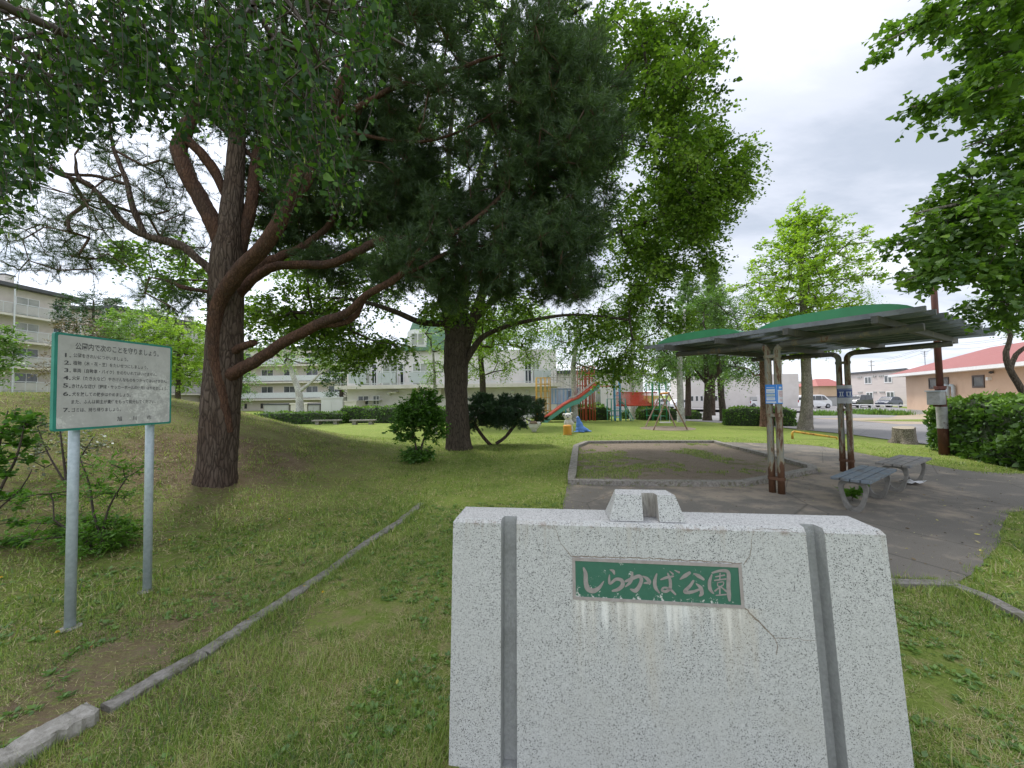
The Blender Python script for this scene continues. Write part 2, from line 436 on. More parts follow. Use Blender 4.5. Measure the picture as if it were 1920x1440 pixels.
def dense(pts, step, closed=False):
    q = []; n = len(pts)
    for i in range(n if closed else n - 1):
        a = np.array(pts[i][:2]); b = np.array(pts[(i + 1) % n][:2]); k = max(1, int(round(np.hypot(*(b - a)) / step)))
        q += [a + (b - a) * j / k for j in range(k)]
    if not closed: q.append(np.array(pts[-1][:2]))
    return q
def ring_kerb(pts, w, h, z0=-.03):            # closed loop extruded as one strip
    mb = MB(); n = len(pts); vs = []
    for i in range(n):
        a = np.array(pts[(i - 1) % n]); b = np.array(pts[(i + 1) % n]); d = unit(b - a); nn = np.array([-d[1], d[0]]); c_ = np.array(pts[i]); z = ghs(*c_)
        vs += [(*(c_ + nn * w / 2), z + z0), (*(c_ + nn * w / 2), z + h), (*(c_ - nn * w / 2), z + h), (*(c_ - nn * w / 2), z + z0)]
    fs = []
    for i in range(n):
        j = (i + 1) % n
        for k in range(3): fs.append((i * 4 + k, i * 4 + k + 1, j * 4 + k + 1, j * 4 + k))
    return mb.add(vs, fs)
rk = ring_kerb(dense(sb, .5, True), .15, .085).build('sandbox_kerb', M_conc)
tag(rk, 'low concrete kerb running round the bare dirt sandbox', 'kerb')
# road, parking lot and bare lot across the road
road_px = [(1240, 781), (1300, 788), (1440, 800), (1522, 808), (1600, 816), (1680, 827), (1752, 836)]
road = [Z(*p)[:2] for p in road_px] + [V(17.5, 7.8), V(24, 4.0), V(40, -6), V(52, 0), V(30, 11), V(24, 16.5)] + [G(*p)[:2] for p in [(1730, 800), (1680, 796), (1615, 791), (1520, 785), (1440, 779), (1330, 771), (1240, 767)]]
M_road = asphalt('road_asphalt', (.16, .155, .155), (.21, .20, .20))
sheet('road', road, .02, M_road, 'grey asphalt road passing behind the park', 'road', cuts=4)
lotp = [V(24.2, 16.6), V(30.2, 11.2), V(50, 9), V(60, 45), V(14, 47)] + [G(*p)[:2] for p in [(1330, 769), (1440, 778.5), (1520, 784.5), (1615, 790.5), (1680, 795.5), (1730, 799.5)]]
def lot_mat():
    t = NT('bare_lot'); v = t.coord('Object'); fine = t.noise(9, 8, .7, v); mid = t.noise(.7, 6, .6, v)
    col = t.mix(fine, (.25, .20, .15), (.44, .36, .28)); col = t.mix(t.ramp(mid, [(.56, 0.), (.66, .8)]), col, t.mix(fine, (.10, .13, .04), (.22, .26, .08)))
    return t.pbr(col, .95, 0, t.bump(fine, .7, .05), .1)
sheet('bare_lot', lotp, .012, lot_mat(), 'dusty bare ground with weeds beyond the road', 'ground', cuts=4)
park_poly = [G(1240, 766.5)[:2], G(1480, 771)[:2], G(1700, 775)[:2], V(36, 27), V(75, 90), V(-5, 90), V(-5, 40)]
sheet('parking_ground', park_poly, .03, M_road, 'grey paved yard where the far cars are parked', 'paving', cuts=4)

# kerb stones of the lawn edging on the left
kp = dense([Z(*p) for p in [(-30, 1462), (178, 1345)]], .52) + dense([Z(*p) for p in [(196, 1336), (380, 1230), (480, 1163), (600, 1085), (690, 1018), (745, 982), (790, 945)]], .6)
kl = ['rough broad broken concrete kerb stone at the lower left corner of the lawn', 'kerb stone of the grass edging just beyond the broken one, nearest the camera']
ks_i = 0
for i in range(len(kp) - 1):
    a, b = kp[i], kp[i + 1]
    if np.hypot(*(b - a)) < .15: continue
    first = i == 0 or ks_i == 0
    d = unit(b - a); nn = np.array([-d[1], d[0]]); w = .125 if a[1] < Z(178, 1345)[1] - .05 else .092; hgt = .062 if w > .1 else .034 - .0022 * i
    c_ = (a + b) / 2; ln = np.hypot(*(b - a)) - .008; mb = MB()
    K = 14; vs = []
    r_ = np.random.default_rng(40 + i)
    for k in range(K + 1):
        q = a + d * (.004 + ln * k / K); jt = r_.normal(0, .0065 if w > .1 else .0035, 4)
        vs += [(*(q + nn * (w / 2 + jt[0])), -.04), (*(q + nn * (w / 2 + jt[0])), hgt - .008 + jt[2]), (*(q + nn * (w / 2 - .012)), hgt + jt[3]), (*(q - nn * (w / 2 - .012)), hgt + jt[3] * .5), (*(q - nn * (w / 2 + jt[1])), hgt - .01 + jt[2]), (*(q - nn * (w / 2 + jt[1])), -.04)]
    fs = [(k * 6 + m_, k * 6 + m_ + 1, (k + 1) * 6 + m_ + 1, (k + 1) * 6 + m_) for k in range(K) for m_ in range(5)] + [(0, 1, 2, 3, 4, 5), tuple(K * 6 + m_ for m_ in range(5, -1, -1))]
    mb.add(vs, fs); o = mb.build('kerb_stone', M_conc2 if w > .1 else M_conc)
    ks_i += 1
    lab = kl[0] if ks_i == 1 else (kl[1] if ks_i == 2 else 'mossy concrete kerb stone, number %d along the lawn edging counted from the near broken one' % ks_i)
    ordn = ['first', 'second', 'third', 'fourth', 'fifth', 'sixth', 'seventh', 'eighth', 'ninth', 'tenth', 'eleventh', 'twelfth', 'thirteenth', 'fourteenth', 'fifteenth', 'sixteenth']
    if ks_i > 2: lab = 'mossy concrete kerb stone in the grass, %s in the row counted away from the camera' % ordn[min(ks_i - 1, 15)]
    tag(o, lab, 'kerb stone', 'kerb stones edging the left lawn')
# right-hand kerb by the paving
fp = [Z(1600, 1092)[:2], Z(1680, 1098)[:2], Z(1785, 1101)[:2]]; fp2 = [Z(1785, 1101)[:2], Z(1850, 1125)[:2], Z(1925, 1165)[:2], Z(2000, 1215)[:2]]
tag(kerb_path(dense(fp, .3), .085, .035, MB()).build('paving_kerb', M_conc), 'straight concrete kerb along the front edge of the asphalt, behind the monument', 'kerb')
tag(kerb_path(dense(fp2, .3), .085, .03, MB()).build('paving_kerb', M_conc), 'concrete kerb bending into the grass at the right edge of the picture', 'kerb')

# ------------------------------------------------------------ grass blades
sand_poly = sb; lawn_edges = [np.array(p) for p in kp]
mon_poly = [(-.33, 1.45), (1.42, 1.28), (1.42, 1.66), (-.25, 1.84)]
def allowed(x, y, soft=.0):
    ok = ~pip(x, y, plaza) & ~pip(x, y, sand_poly) & ~pip(x, y, road) & ~pip(x, y, mon_poly)
    ok &= (dist_path(x, y, kp) > .036) & (dist_path(x, y, dense(sb, 1, True) + [sb[0]]) > .09) & (dist_path(x, y, fp + fp2[1:]) > .05)
    return ok
def vnoise(x, y, s, seed=0):                   # cheap smooth value noise
    r_ = np.random.default_rng(seed); T = r_.random((256, 256)); u = x * s; v = y * s
    i = np.floor(u).astype(int); j = np.floor(v).astype(int); fu = u - i; fv = v - j; fu = fu * fu * (3 - 2 * fu); fv = fv * fv * (3 - 2 * fv)
    g_ = lambda a, b: T[a % 256, b % 256]
    return (g_(i, j) * (1 - fu) + g_(i + 1, j) * fu) * (1 - fv) + (g_(i, j + 1) * (1 - fu) + g_(i + 1, j + 1) * fu) * fv
def grass(n, r0, r1, pw, hgt, wid, seed, flat=.35, bare=.3):
    r_ = np.random.default_rng(seed)
    u = r_.random(n); rr = (r0 ** pw + u * (r1 ** pw - r0 ** pw)) ** (1 / pw); an = np.radians(r_.uniform(-60, 60, n))
    x = rr * np.sin(an); y = rr * np.cos(an)
    nz = .6 * vnoise(x, y, 2.2, 1) + .4 * vnoise(x, y, 8, 2)
    mt = gh(x, y) > .08
    soilp = .16 * np.exp(-((x + 2.15) ** 2 + (y - 2.35) ** 2) / 1.1)
    keep = allowed(x, y) & ((nz > bare * np.where(mt, 1.35, 1) + soilp) | (r_.random(n) < .30)) & (r_.random(n) < np.clip((nz - bare + .12) * 4, 0, 1))
    x = x[keep]; y = y[keep]; nz = nz[keep]; N = len(x); z = gh(x, y)
    az = r_.uniform(0, 2 * np.pi, N); tilt = np.abs(r_.normal(.75, .45, N)); straw = r_.random(N) < (.15 + .28 * (nz < .45))
    tilt = np.where(straw, r_.uniform(1.1, 1.5, N), np.clip(tilt, 0, 1.35))
    h = hgt * r_.lognormal(0, .4, N) * (1 + .7 * (vnoise(x, y, 1.3, 5) - .5)); w = wid * r_.uniform(.6, 1.4, N) * np.where(straw, .6, 1)
    d = np.stack([np.sin(tilt) * np.cos(az), np.sin(tilt) * np.sin(az), np.cos(tilt)], -1)
    s_ = np.stack([-np.sin(az + r_.normal(0, .5, N)), np.cos(az), np.zeros(N)], -1)
    base = np.stack([x, y, z - .003 + np.where(straw, .006, 0)], -1)
    tip = base + d * h[:, None]; tip[:, 2] -= 0
    a = base - s_ * w[:, None] / 2; b = base + s_ * w[:, None] / 2
    rv = np.where(straw, r_.uniform(.82, 1.0, N), np.clip(.38 + .5 * (vnoise(x, y, 3.1, 9) - .5) + r_.normal(0, .20, N), 0, .78))
    return np.stack([a, b, tip], 1), rv
M_blade = leafmat('grass_blades', [(.065, .115, .020), (.14, .22, .034), (.23, .32, .055), (.32, .38, .10), (.44, .37, .20), (.60, .50, .31)], trans=.3, gloss=.03, tcol=1.1)
g1 = grass(430000, .75, 4.4, 1.15, .030, .0040, 1, bare=.30); g2 = grass(230000, 4.0, 15, .8, .040, .010, 2, bare=.30)
def edge_tufts(path, n, seed, w0=.03, w1=.12):
    r_ = np.random.default_rng(seed); q = np.array(dense(path, .05)); i = r_.integers(0, len(q) - 1, n); t = nz2(q[np.minimum(i + 1, len(q) - 1)] - q[i]); nn = np.stack([-t[:, 1], t[:, 0]], 1); o = r_.uniform(w0, w1, n) * np.where(r_.random(n) < .5, -1, 1)
    p = q[i] + nn * o[:, None] + r_.normal(0, .02, (n, 2)); x, y = p.T; k = vnoise(x, y, 5, seed) > .42; x, y, nn, o = x[k], y[k], nn[k], o[k]; N = len(x)
    az = r_.uniform(0, 6.28, N); tl = np.abs(r_.normal(.6, .35, N)); h = .042 * r_.lognormal(0, .4, N); d = np.stack([np.sin(tl) * np.cos(az) - nn[:, 0] * np.sign(o) * .3, np.sin(tl) * np.sin(az) - nn[:, 1] * np.sign(o) * .3, np.cos(tl)], -1); s_ = np.stack([-np.sin(az), np.cos(az), 0 * az], -1) * .0019
    b = np.stack([x, y, gh(x, y) - .003], -1); return np.stack([b - s_, b + s_, b + d * h[:, None]], 1), np.clip(r_.normal(.42, .2, N), 0, .95)
def nz2(a): return a / (np.linalg.norm(a, axis=1, keepdims=True) + 1e-9)
g3 = edge_tufts(kp, 16000, 8, .04, .10); g4 = edge_tufts(fp + fp2[1:], 7000, 9, .04, .12); g5 = edge_tufts([(-.33, 1.42), (-.27, 1.86)], 1500, 10, .0, .06); g6 = edge_tufts([p for p in sb] + [sb[0]], 6000, 12, .07, .12); g7 = edge_tufts([p for p in plaza_s], 20000, 13, .0, .07)
ob = merge_np([g1, g2, g3, g4, g5, g6, g7], 'grass', M_blade); tag(ob, 'short mown grass blades with dry straw among them', 'grass', kind='stuff')
# broad-leaved lawn weeds and clover
def weeds(n, seed):
    r_ = np.random.default_rng(seed); cx_, out_, rv = [], [], []
    rr = (.8 ** .9 + r_.random(n) * (5.5 ** .9 - .8 ** .9)) ** (1 / .9); an = np.radians(r_.uniform(-60, 60, n)); x = rr * np.sin(an); y = rr * np.cos(an)
    k = allowed(x, y) & (vnoise(x, y, 1.6, 21) * .6 + vnoise(x, y, 6, 22) * .4 > .44); x = x[k]; y = y[k]
    for cx0, cy0 in zip(x, y):
        m_ = r_.integers(5, 10); sz = r_.uniform(.009, .030); a0 = r_.uniform(0, 6.28); g_ = r_.uniform(.15, .6)
        for q in range(m_):
            a = a0 + q * 2.4 + r_.normal(0, .2); el = r_.uniform(.1, .8); d = np.array([math.cos(a) * math.cos(el), math.sin(a) * math.cos(el), math.sin(el)])
            s_ = np.array([-math.sin(a), math.cos(a), r_.normal(0, .2)]); b0 = np.array([cx0, cy0, ghs(cx0, cy0) + .002]) + d * sz * .2
            L_ = sz * r_.uniform(.8, 1.5); w = L_ * r_.uniform(.22, .38)
            out_.append([b0, b0 + d * L_ * .45 + s_ * w, b0 + d * L_ - np.array([0, 0, L_ * .15]), b0 + d * L_ * .45 - s_ * w]); rv.append(g_ + r_.normal(0, .06))
    return np.array(out_), np.clip(np.array(rv), 0, .8)
M_weed = leafmat('weed_leaves', [(.06, .13, .02), (.11, .21, .03), (.18, .30, .05), (.26, .36, .08)], trans=.25, gloss=.05, tcol=1.1)
ob = merge_np([weeds(7500, 3)], 'lawn_weeds', M_weed); tag(ob, 'clover and broad-leaved weeds scattered through the near lawn', 'ground cover', kind='stuff')

# sparse grass creeping into the sandbox dirt, and litter specks over the paving
def sand_grass(n, seed):
    r_ = np.random.default_rng(seed); x = r_.uniform(.8, 6, n); y = r_.uniform(6.4, 11.6, n); k = pip(x, y, sb) & (vnoise(x, y, 1.5, 61) * .6 + vnoise(x, y, 6, 62) * .4 + .25 * np.exp(-((x - 1.6) ** 2 + (y - 8.2) ** 2) / 2.5) > .66); x = x[k]; y = y[k]; N = len(x)
    az = r_.uniform(0, 6.28, N); tl = r_.uniform(.2, 1.2, N); h = .035 * r_.lognormal(0, .4, N); d = np.stack([np.sin(tl) * np.cos(az), np.sin(tl) * np.sin(az), np.cos(tl)], -1); s_ = np.stack([-np.sin(az), np.cos(az), 0 * az], -1) * .005
    b = np.stack([x, y, 0 * x + .01], -1); return np.stack([b - s_, b + s_, b + d * h[:, None]], 1), np.clip(r_.normal(.4, .2, N), 0, 1)
tag(merge_np([sand_grass(60000, 4)], 'sparse_grass', M_blade), 'sparse grass growing in the sandbox dirt', 'grass', kind='stuff')
def specks(n, seed):
    r_ = np.random.default_rng(seed); x = r_.uniform(.3, 16, n); y = r_.uniform(3.0, 12, n); e_ = np.minimum(dist_path(x, y, dense(plaza, 1, True)), dist_path(x, y, dense(sb, 1, True) + [sb[0]]))
    k = (pip(x, y, plaza) | pip(x, y, sb)) & (r_.random(n) < .12 + .9 * np.exp(-e_ / .35)); x = x[k]; y = y[k]; N = len(x); a = r_.uniform(0, 6.28, N); L_ = .011 * r_.lognormal(0, .5, N); d = np.stack([np.cos(a), np.sin(a), r_.uniform(-.1, .5, N)], -1) * L_[:, None]; s_ = np.stack([-np.sin(a), np.cos(a), r_.uniform(-.3, .3, N)], -1) * L_[:, None] * .4
    b = np.stack([x, y, np.where(pip(x, y, sb), .016, .010)], -1); return np.stack([b, b + d * .5 + s_, b + d, b + d * .5 - s_], 1), r_.random(N)
tag(merge_np([specks(40000, 5)], 'leaf_litter', leafmat('litter', [(.05, .035, .02), (.16, .11, .06), (.30, .24, .13), (.42, .40, .22)], trans=.05, gloss=.02, tcol=.6)), 'tiny dry leaf scraps and grit scattered over the paving and dirt', 'litter', kind='stuff')

def pine_litter(n, seed):
    r_ = np.random.default_rng(seed); x = r_.uniform(-13, -1.5, n); y = r_.uniform(2.5, 13, n); d0 = np.hypot(x + 5.0, y - 6.6); k = (r_.random(n) < np.clip(1.2 * np.exp(-d0 / 3.2) + .25 * (gh(x, y) > .15), 0, 1)) & (vnoise(x, y, 3, 71) * .5 + vnoise(x, y, 9, 72) * .5 > .42); x, y = x[k], y[k]; N = len(x)
    a = r_.uniform(0, 6.28, N); L_ = .055 * r_.lognormal(0, .4, N); d = np.stack([np.cos(a), np.sin(a), r_.uniform(-.05, .35, N)], -1); s_ = np.stack([-np.sin(a), np.cos(a), r_.uniform(-.3, .3, N)], -1) * .0032
    b = np.stack([x, y, gh(x, y) + .012], -1); return np.stack([b - s_, b + s_, b + d * L_[:, None]], 1), r_.random(N)
tag(merge_np([pine_litter(120000, 6)], 'pine_litter', leafmat('pine_litter', [(.06, .04, .02), (.14, .095, .045), (.26, .19, .10), (.42, .34, .20)], trans=.05, gloss=.02, tcol=.6)), 'brown dead needles and dry grass lying on the mound round the pine', 'litter', kind='stuff')
# ================================================================== near objects
def plane_pt(x, y, p0, n):
    d = ray(x, y); return CAM + d * ((np.asarray(p0) - CAM) @ n) / (d @ n)
def ribbon(mb, pts, ws, n, lift):              # flat brush stroke: pts 3-D on a plane of normal n, ws widths
    pts = [np.asarray(p, float) for p in pts]; L_, R_ = [], []
    # resample smoothly (Catmull-Rom)
    q, w = [], []
    for i in range(len(pts) - 1):
        p0 = pts[max(i - 1, 0)]; p1 = pts[i]; p2 = pts[i + 1]; p3 = pts[min(i + 2, len(pts) - 1)]
        for k in range(6):
            t = k / 6; q.append(.5 * ((2 * p1) + (p2 - p0) * t + (2 * p0 - 5 * p1 + 4 * p2 - p3) * t * t + (3 * p1 - p0 - 3 * p2 + p3) * t ** 3))
            w.append(ws[i] * (1 - t) + ws[i + 1] * t)
    q.append(pts[-1]); w.append(ws[-1])
    vs = []
    for i in range(len(q)):
        t = unit(q[min(i + 1, len(q) - 1)] - q[max(i - 1, 0)]); s_ = np.cross(n, t)
        vs += [q[i] + s_ * w[i] / 2 + n * lift, q[i] - s_ * w[i] / 2 + n * lift]
    mb.add(vs, [(2 * i, 2 * i + 1, 2 * i + 3, 2 * i + 2) for i in range(len(q) - 1)])
    for e_, wi in ((0, w[0]), (-1, w[-1])):     # rounded ends
        c_ = q[e_] + n * lift; t = unit(q[1] - q[0]) if e_ == 0 else unit(q[-1] - q[-2]); s_ = np.cross(n, t)
        mb.add([c_ + n * .00005 + (t * math.cos(a) + s_ * math.sin(a)) * wi / 2 for a in np.linspace(0, 2 * math.pi, 12, endpoint=False)], [tuple(range(12))])
def text_into(mb, body, p_start, p_end, height, up, n, lift, bold=.012, stretch_z=1.0):
    cu_ = bpy.data.curves.new('lettering', 'FONT'); cu_.body = body; cu_.size = 1.0; cu_.offset = bold; cu_.resolution_u = 3
    o = bpy.data.objects.new('lettering', cu_); COL.objects.link(o)
    bpy.context.view_layer.update()
    me = bpy.data.meshes.new_from_object(o.evaluated_get(bpy.context.evaluated_depsgraph_get()))
    co = np.array([v_.co[:] for v_ in me.vertices]); fs = [tuple(p.vertices) for p in me.polygons]
    bpy.data.objects.remove(o); bpy.data.curves.remove(cu_); bpy.data.meshes.remove(me)
    if not len(co): return
    w = co[:, 0].max() - co[:, 0].min(); ax = (np.asarray(p_end) - np.asarray(p_start)); L_ = np.linalg.norm(ax); ax = ax / L_
    x = (co[:, 0] - co[:, 0].min()) * L_ / w; y = co[:, 1] * height
    mb.add([np.asarray(p_start) + ax * a + up * b + n * lift for a, b in zip(x, y)], fs)

# ---------------------------------------------------------------- monument
TL = V(-.250, 1.607, 1.0); mt = unit(V(1.580, -.2087, 0)); mn = V(-mt[1], mt[0], 0)      # along, and away from the camera
MW = 1.594; MD = .18; MZ0 = .095; BAT = .10
def mp_(s, d, z): return TL + mt * s + mn * (d - BAT * (1 - z) * (1 if d < .1 else 0)) + V(0, 0, z - 1.0)
plan = [(0, 0), (.200, 0), (.206, .052), (.257, .052), (.263, 0), (1.331, 0), (1.337, .052), (1.388, .052), (1.394, 0), (MW, 0), (MW, MD), (0, MD)]
mroot = thing('park_monument', TL + mt * MW / 2 + mn * .05 + V(0, 0, -1), 'pale speckled granite park name monument with two vertical grooves and a green plaque', 'monument')
def granite(name, base=(.54, .54, .53), stain=True):
    t = NT(name); v = t.coord('Object')
    vor = t.n('ShaderNodeTexVoronoi'); vor.inputs['Scale'].default_value = 340; t.l(v, vor.inputs['Vector'])
    sepc = t.n('ShaderNodeSeparateColor'); t.l(vor.outputs['Color'], sepc.inputs[0])
    g1_ = t.ramp(sepc.outputs[0], [(.0, .13), (.065, .20), (.085, .50), (.20, .60), (.22, .76), (.62, .82), (.64, .92), (1.0, .98)], 'CONSTANT')
    cl = t.noise(28, 6, .7, v); cl2 = t.noise(3.5, 6, .6, v)
    col = t.mix(1.0, g1_, base, 'MULTIPLY')
    blk = t.ramp(t.noise(150, 3, .9, v), [(.66, 0.), (.71, .7)]); col = t.mix(blk, col, (.14, .14, .145))
    col = t.mix(t.ramp(cl2, [(.4, 0.), (.7, .4)]), col, (.44, .44, .425))
    col = t.mix(t.ramp(cl, [(.55, 0.), (.75, .25)]), col, (.75, .75, .73))
    if stain:
        def along(vec, ax_, off):
            q = t.n('ShaderNodeVectorMath', operation='DOT_PRODUCT'); t.l(vec, q.inputs[0]); q.inputs[1].default_value = tuple(ax_); return t.math('SUBTRACT', q.outputs['Value'], off)
        s_ = along(v, mt, float(TL @ mt)); z_ = along(v, (0, 0, 1), 0)
        def win(a, lo, hi, e_=.01):
            q = t.n('ShaderNodeMapRange'); t.l(a, q.inputs[0]); q.inputs[1].default_value = lo; q.inputs[2].default_value = lo + e_
            q2 = t.n('ShaderNodeMapRange'); t.l(a, q2.inputs[0]); q2.inputs[1].default_value = hi - e_; q2.inputs[2].default_value = hi; q2.inputs[3].default_value = 1; q2.inputs[4].default_value = 0
            return t.math('MULTIPLY', q.outputs[0], q2.outputs[0])
        cb = t.n('ShaderNodeCombineXYZ'); t.l(s_, cb.inputs[0]); t.l(t.math('MULTIPLY', z_, .05), cb.inputs[1])
        st = t.noise(34, 4, .6, cb.outputs[0]); st2 = t.noise(11, 3, .6, cb.outputs[0])
        # run-off under the plaque: length differs from streak to streak
        ln = t.math('MULTIPLY', t.math('SUBTRACT', st, .42), .95); dz = t.math('SUBTRACT', .715, z_)
        wm = t.ramp(t.math('SUBTRACT', ln, dz), [(.0, 0.), (.13, .62)])
        wm = t.math('MULTIPLY', wm, win(s_, .482, 1.106, .02)); wm = t.math('MULTIPLY', wm, win(z_, 0.1, .715, .004))
        col = t.mix(wm, col, (.80, .79, .76))
        tm = t.math('MULTIPLY', t.ramp(t.math('SUBTRACT', t.math('MULTIPLY', t.math('SUBTRACT', st2, .36), 1.5), dz), [(.0, 0.), (.3, .34)]), win(s_, .47, 1.20, .05))
        tm = t.math('MULTIPLY', tm, win(z_, 0.1, .715, .004)); col = t.mix(tm, col, (.50, .43, .33))
        # drip marks from the top edge
        td = t.math('MULTIPLY', t.ramp(t.math('SUBTRACT', t.math('MULTIPLY', t.math('SUBTRACT', st, .5), .9), t.math('SUBTRACT', 1.0, z_)), [(.0, 0.), (.1, .45)]), win(z_, .2, .999, .003))
        col = t.mix(td, col, (.36, .33, .29))
        eb_ = t.math('MULTIPLY', t.ramp(t.noise(22, 8, .8, v), [(.52, 0.), (.62, .8)]), win(z_, .968, .9995, .012)); col = t.mix(eb_, col, (.24, .19, .16))
        lowd = t.math('MULTIPLY', t.ramp(t.noise(5, 7, .7, v), [(.42, 0.), (.68, .5)]), win(z_, .0, .62, .3)); col = t.mix(lowd, col, (.40, .39, .36))
        tb = t.ramp(t.noise(9, 8, .75, v), [(.60, 0.), (.72, .35)]); topm = win(z_, .995, 1.2, .003); col = t.mix(t.math('MULTIPLY', tb, topm), col, (.35, .31, .27))
    return t.pbr(col, .55, 0, t.bump(t.math('ADD', sepc.outputs[1], cl), .12, .002), .35)
M_gran = granite('granite'); M_gran_rough = pm('groove_stone', (.35, .355, .35), (.28, .285, .28), scale=60, bump=.8, bscale=120, bd=.004, dirt=(.20, .205, .19), dscale=5, dlo=.52, dhi=.80)
mb = MB(); N_ = len(plan); rings = []
levels = [(MZ0, 0), (.985, 0), (1.0, .010)]
vs = []
for z, ins in levels:
    for (s, d) in plan:
        ss = s + (ins if s == 0 else (-ins if s == MW else 0)); dd = d + (ins if d == 0 else (-ins if d == MD else 0)); vs.append(mp_(ss, dd, z))
fs = [tuple(range(N_))] + [(k * N_ + i, k * N_ + (i + 1) % N_, (k + 1) * N_ + (i + 1) % N_, (k + 1) * N_ + i) for k in range(2) for i in range(N_) if i not in (1, 2, 3, 5 + 1 - 0, 7 - 0, 5) or i == 4 or i == 0]
groove_i = (1, 2, 3, 5, 6, 7)
groove_i = (1, 2, 3, 5 + 0, 6, 7)
# faces: edges 1-2-3 (left groove) and 5-6-7 (right groove) go to the rough stone mesh
fs = [tuple(range(N_))[::1]] + [(k * N_ + i, k * N_ + (i + 1) % N_, (k + 1) * N_ + (i + 1) % N_, (k + 1) * N_ + i) for k in range(2) for i in range(N_) if i not in (1, 2, 3, 5, 6, 7)]
T0 = 2 * N_
fs += [(T0 + 0, T0 + 1, T0 + 2, T0 + 11), (T0 + 2, T0 + 3, T0 + 6, T0 + 7, T0 + 10, T0 + 11), (T0 + 3, T0 + 4, T0 + 5, T0 + 6), (T0 + 7, T0 + 8, T0 + 9, T0 + 10)]
mb.add(vs, fs); body = mb.build('stone_body', M_gran, mroot)
for gi in ((1, 2, 3), (5, 6, 7)):
    MB().add([vs[k * N_ + i] for k in range(3) for i in range(gi[0], gi[0] + 4)], [(k * 4 + i, k * 4 + i + 1, (k + 1) * 4 + i + 1, (k + 1) * 4 + i) for k in range(2) for i in range(3)]).build('groove', M_gran_rough, mroot)
bb = MB(); c1 = [(.035, .03), (MW - .035, .03), (MW - .035, MD - .02), (.035, MD - .02)]
bb.prism([mp_(s, d, .0) + V(0, 0, -.06) - mn * 0 for s, d in c1], V(0, 0, .154)); bb.build('base', M_gran_rough, mroot)
# cap block with an arched niche
def cp(s, d, z): return TL + mt * s + mn * d + V(0, 0, z)
s0, s1 = .630, .921; cb_ = MB(); zt = .098
bl, br = (s0, .022), (s1, .022); 
lo = [(s0, .020), (.762, .020), (.762, .085), (.822, .085), (.822, .020), (s1, .020), (s1 + .0, .158), (s0, .158)]
hi = [(s0 + .030, .052), (.762, .052), (.767, .085), (.817, .085), (.822, .052), (s1 - .030, .052), (s1 - .045, .140), (s0 + .040, .140)]
cb_ = MB(); vs = [cp(s, d, 0.002) for s, d in lo] + [cp(s, d, zt) for s, d in hi]
fs = [(i, (i + 1) % 8, 8 + (i + 1) % 8, 8 + i) for i in range(8) if i not in (1, 2, 3)] + [(8, 9, 10, 15), (10, 11, 14, 15), (11, 12, 13, 14)]
cb_.add(vs, fs); cap = cb_.build('cap_block', M_gran, mroot)
nb_ = MB(); nb_.add(vs, [(i, i + 1, 9 + i, 8 + i) for i in (1, 2, 3)])
nb_.build('niche', pm('niche_stone', (.21, .19, .165), (.42, .40, .37), scale=25, vscale=(1, 1, .2), bump=.3, dirt=(.08, .075, .07), dscale=20), cap)
# plaque
fn = unit(-mn + V(0, 0, BAT))                    # outward face normal
fup = unit(np.cross(mt, fn) * -1); fup = fup if fup[2] > 0 else -fup
def fpt(s, z, l=0.0): return mp_(s, 0, z) + fn * l
q1, q2, q3, q4 = [plane_pt(*p, TL, fn) for p in ((1073, 1045), (1391, 1058), (1394, 1137), (1074, 1127))]
sL = ((q1 - TL) @ mt + (q4 - TL) @ mt) / 2; sR = ((q2 - TL) @ mt + (q3 - TL) @ mt) / 2; zT = (q1[2] + q2[2]) / 2; zB = (q3[2] + q4[2]) / 2
fm = MB(); bw = .0115
for a, b_, c_, d_ in ((sL, zB, sR, zB + bw), (sL, zT - bw, sR, zT), (sL, zB + bw, sL + bw, zT - bw), (sR - bw, zB + bw, sR, zT - bw)):
    fm.prism([fpt(a, b_, -.004), fpt(c_, b_, -.004), fpt(c_, d_, -.004), fpt(a, d_, -.004)], fn * .0075)
M_bronze = pm('weathered_bronze', (.27, .235, .22), (.34, .31, .295), scale=40, rough=.5, metal=.0, bump=.2, bscale=200, bd=.001)
def plaque_mat():
    t = NT('plaque_green'); v = t.coord('Object'); n_ = t.noise(40, 6, .7, v)
    col = t.mix(n_, (.018, .095, .060), (.038, .14, .095))
    scr = t.ramp(t.noise(60, 6, .8, t.coord('Object', scale=(3, 3, .35), rot=(.3, 0, .2))), [(.66, 0.), (.70, .5)]); col = t.mix(scr, col, (.45, .50, .47))
    q = t.n('ShaderNodeSeparateXYZ'); t.l(v, q.inputs[0]); lowz = t.n('ShaderNodeMapRange'); t.l(q.outputs['Z'], lowz.inputs[0])
    lowz.inputs[1].default_value = float(zB) + .012; lowz.inputs[2].default_value = float(zB) + .045; lowz.inputs[3].default_value = .10; lowz.inputs[4].default_value = 0
    wp = t.ramp(t.math('ADD', t.noise(26, 8, .75, v), lowz.outputs[0]), [(.62, 0.), (.66, .85)]); col = t.mix(wp, col, (.62, .60, .58))
    return t.pbr(col, .45, 0, t.bump(n_, .1, .001), .5)
plq = MB().prism([fpt(sL + bw, zB + bw, -.003), fpt(sR - bw, zB + bw, -.003), fpt(sR - bw, zT - bw, -.003), fpt(sL + bw, zT - bw, -.003)], fn * .0045).build('plaque', plaque_mat(), mroot)
fm.build('plaque_frame', M_bronze, plq)
def zq(x, y): return plane_pt(1000 + x / 3.84, 1000 + y / 3.84, TL + fn * .002, fn)
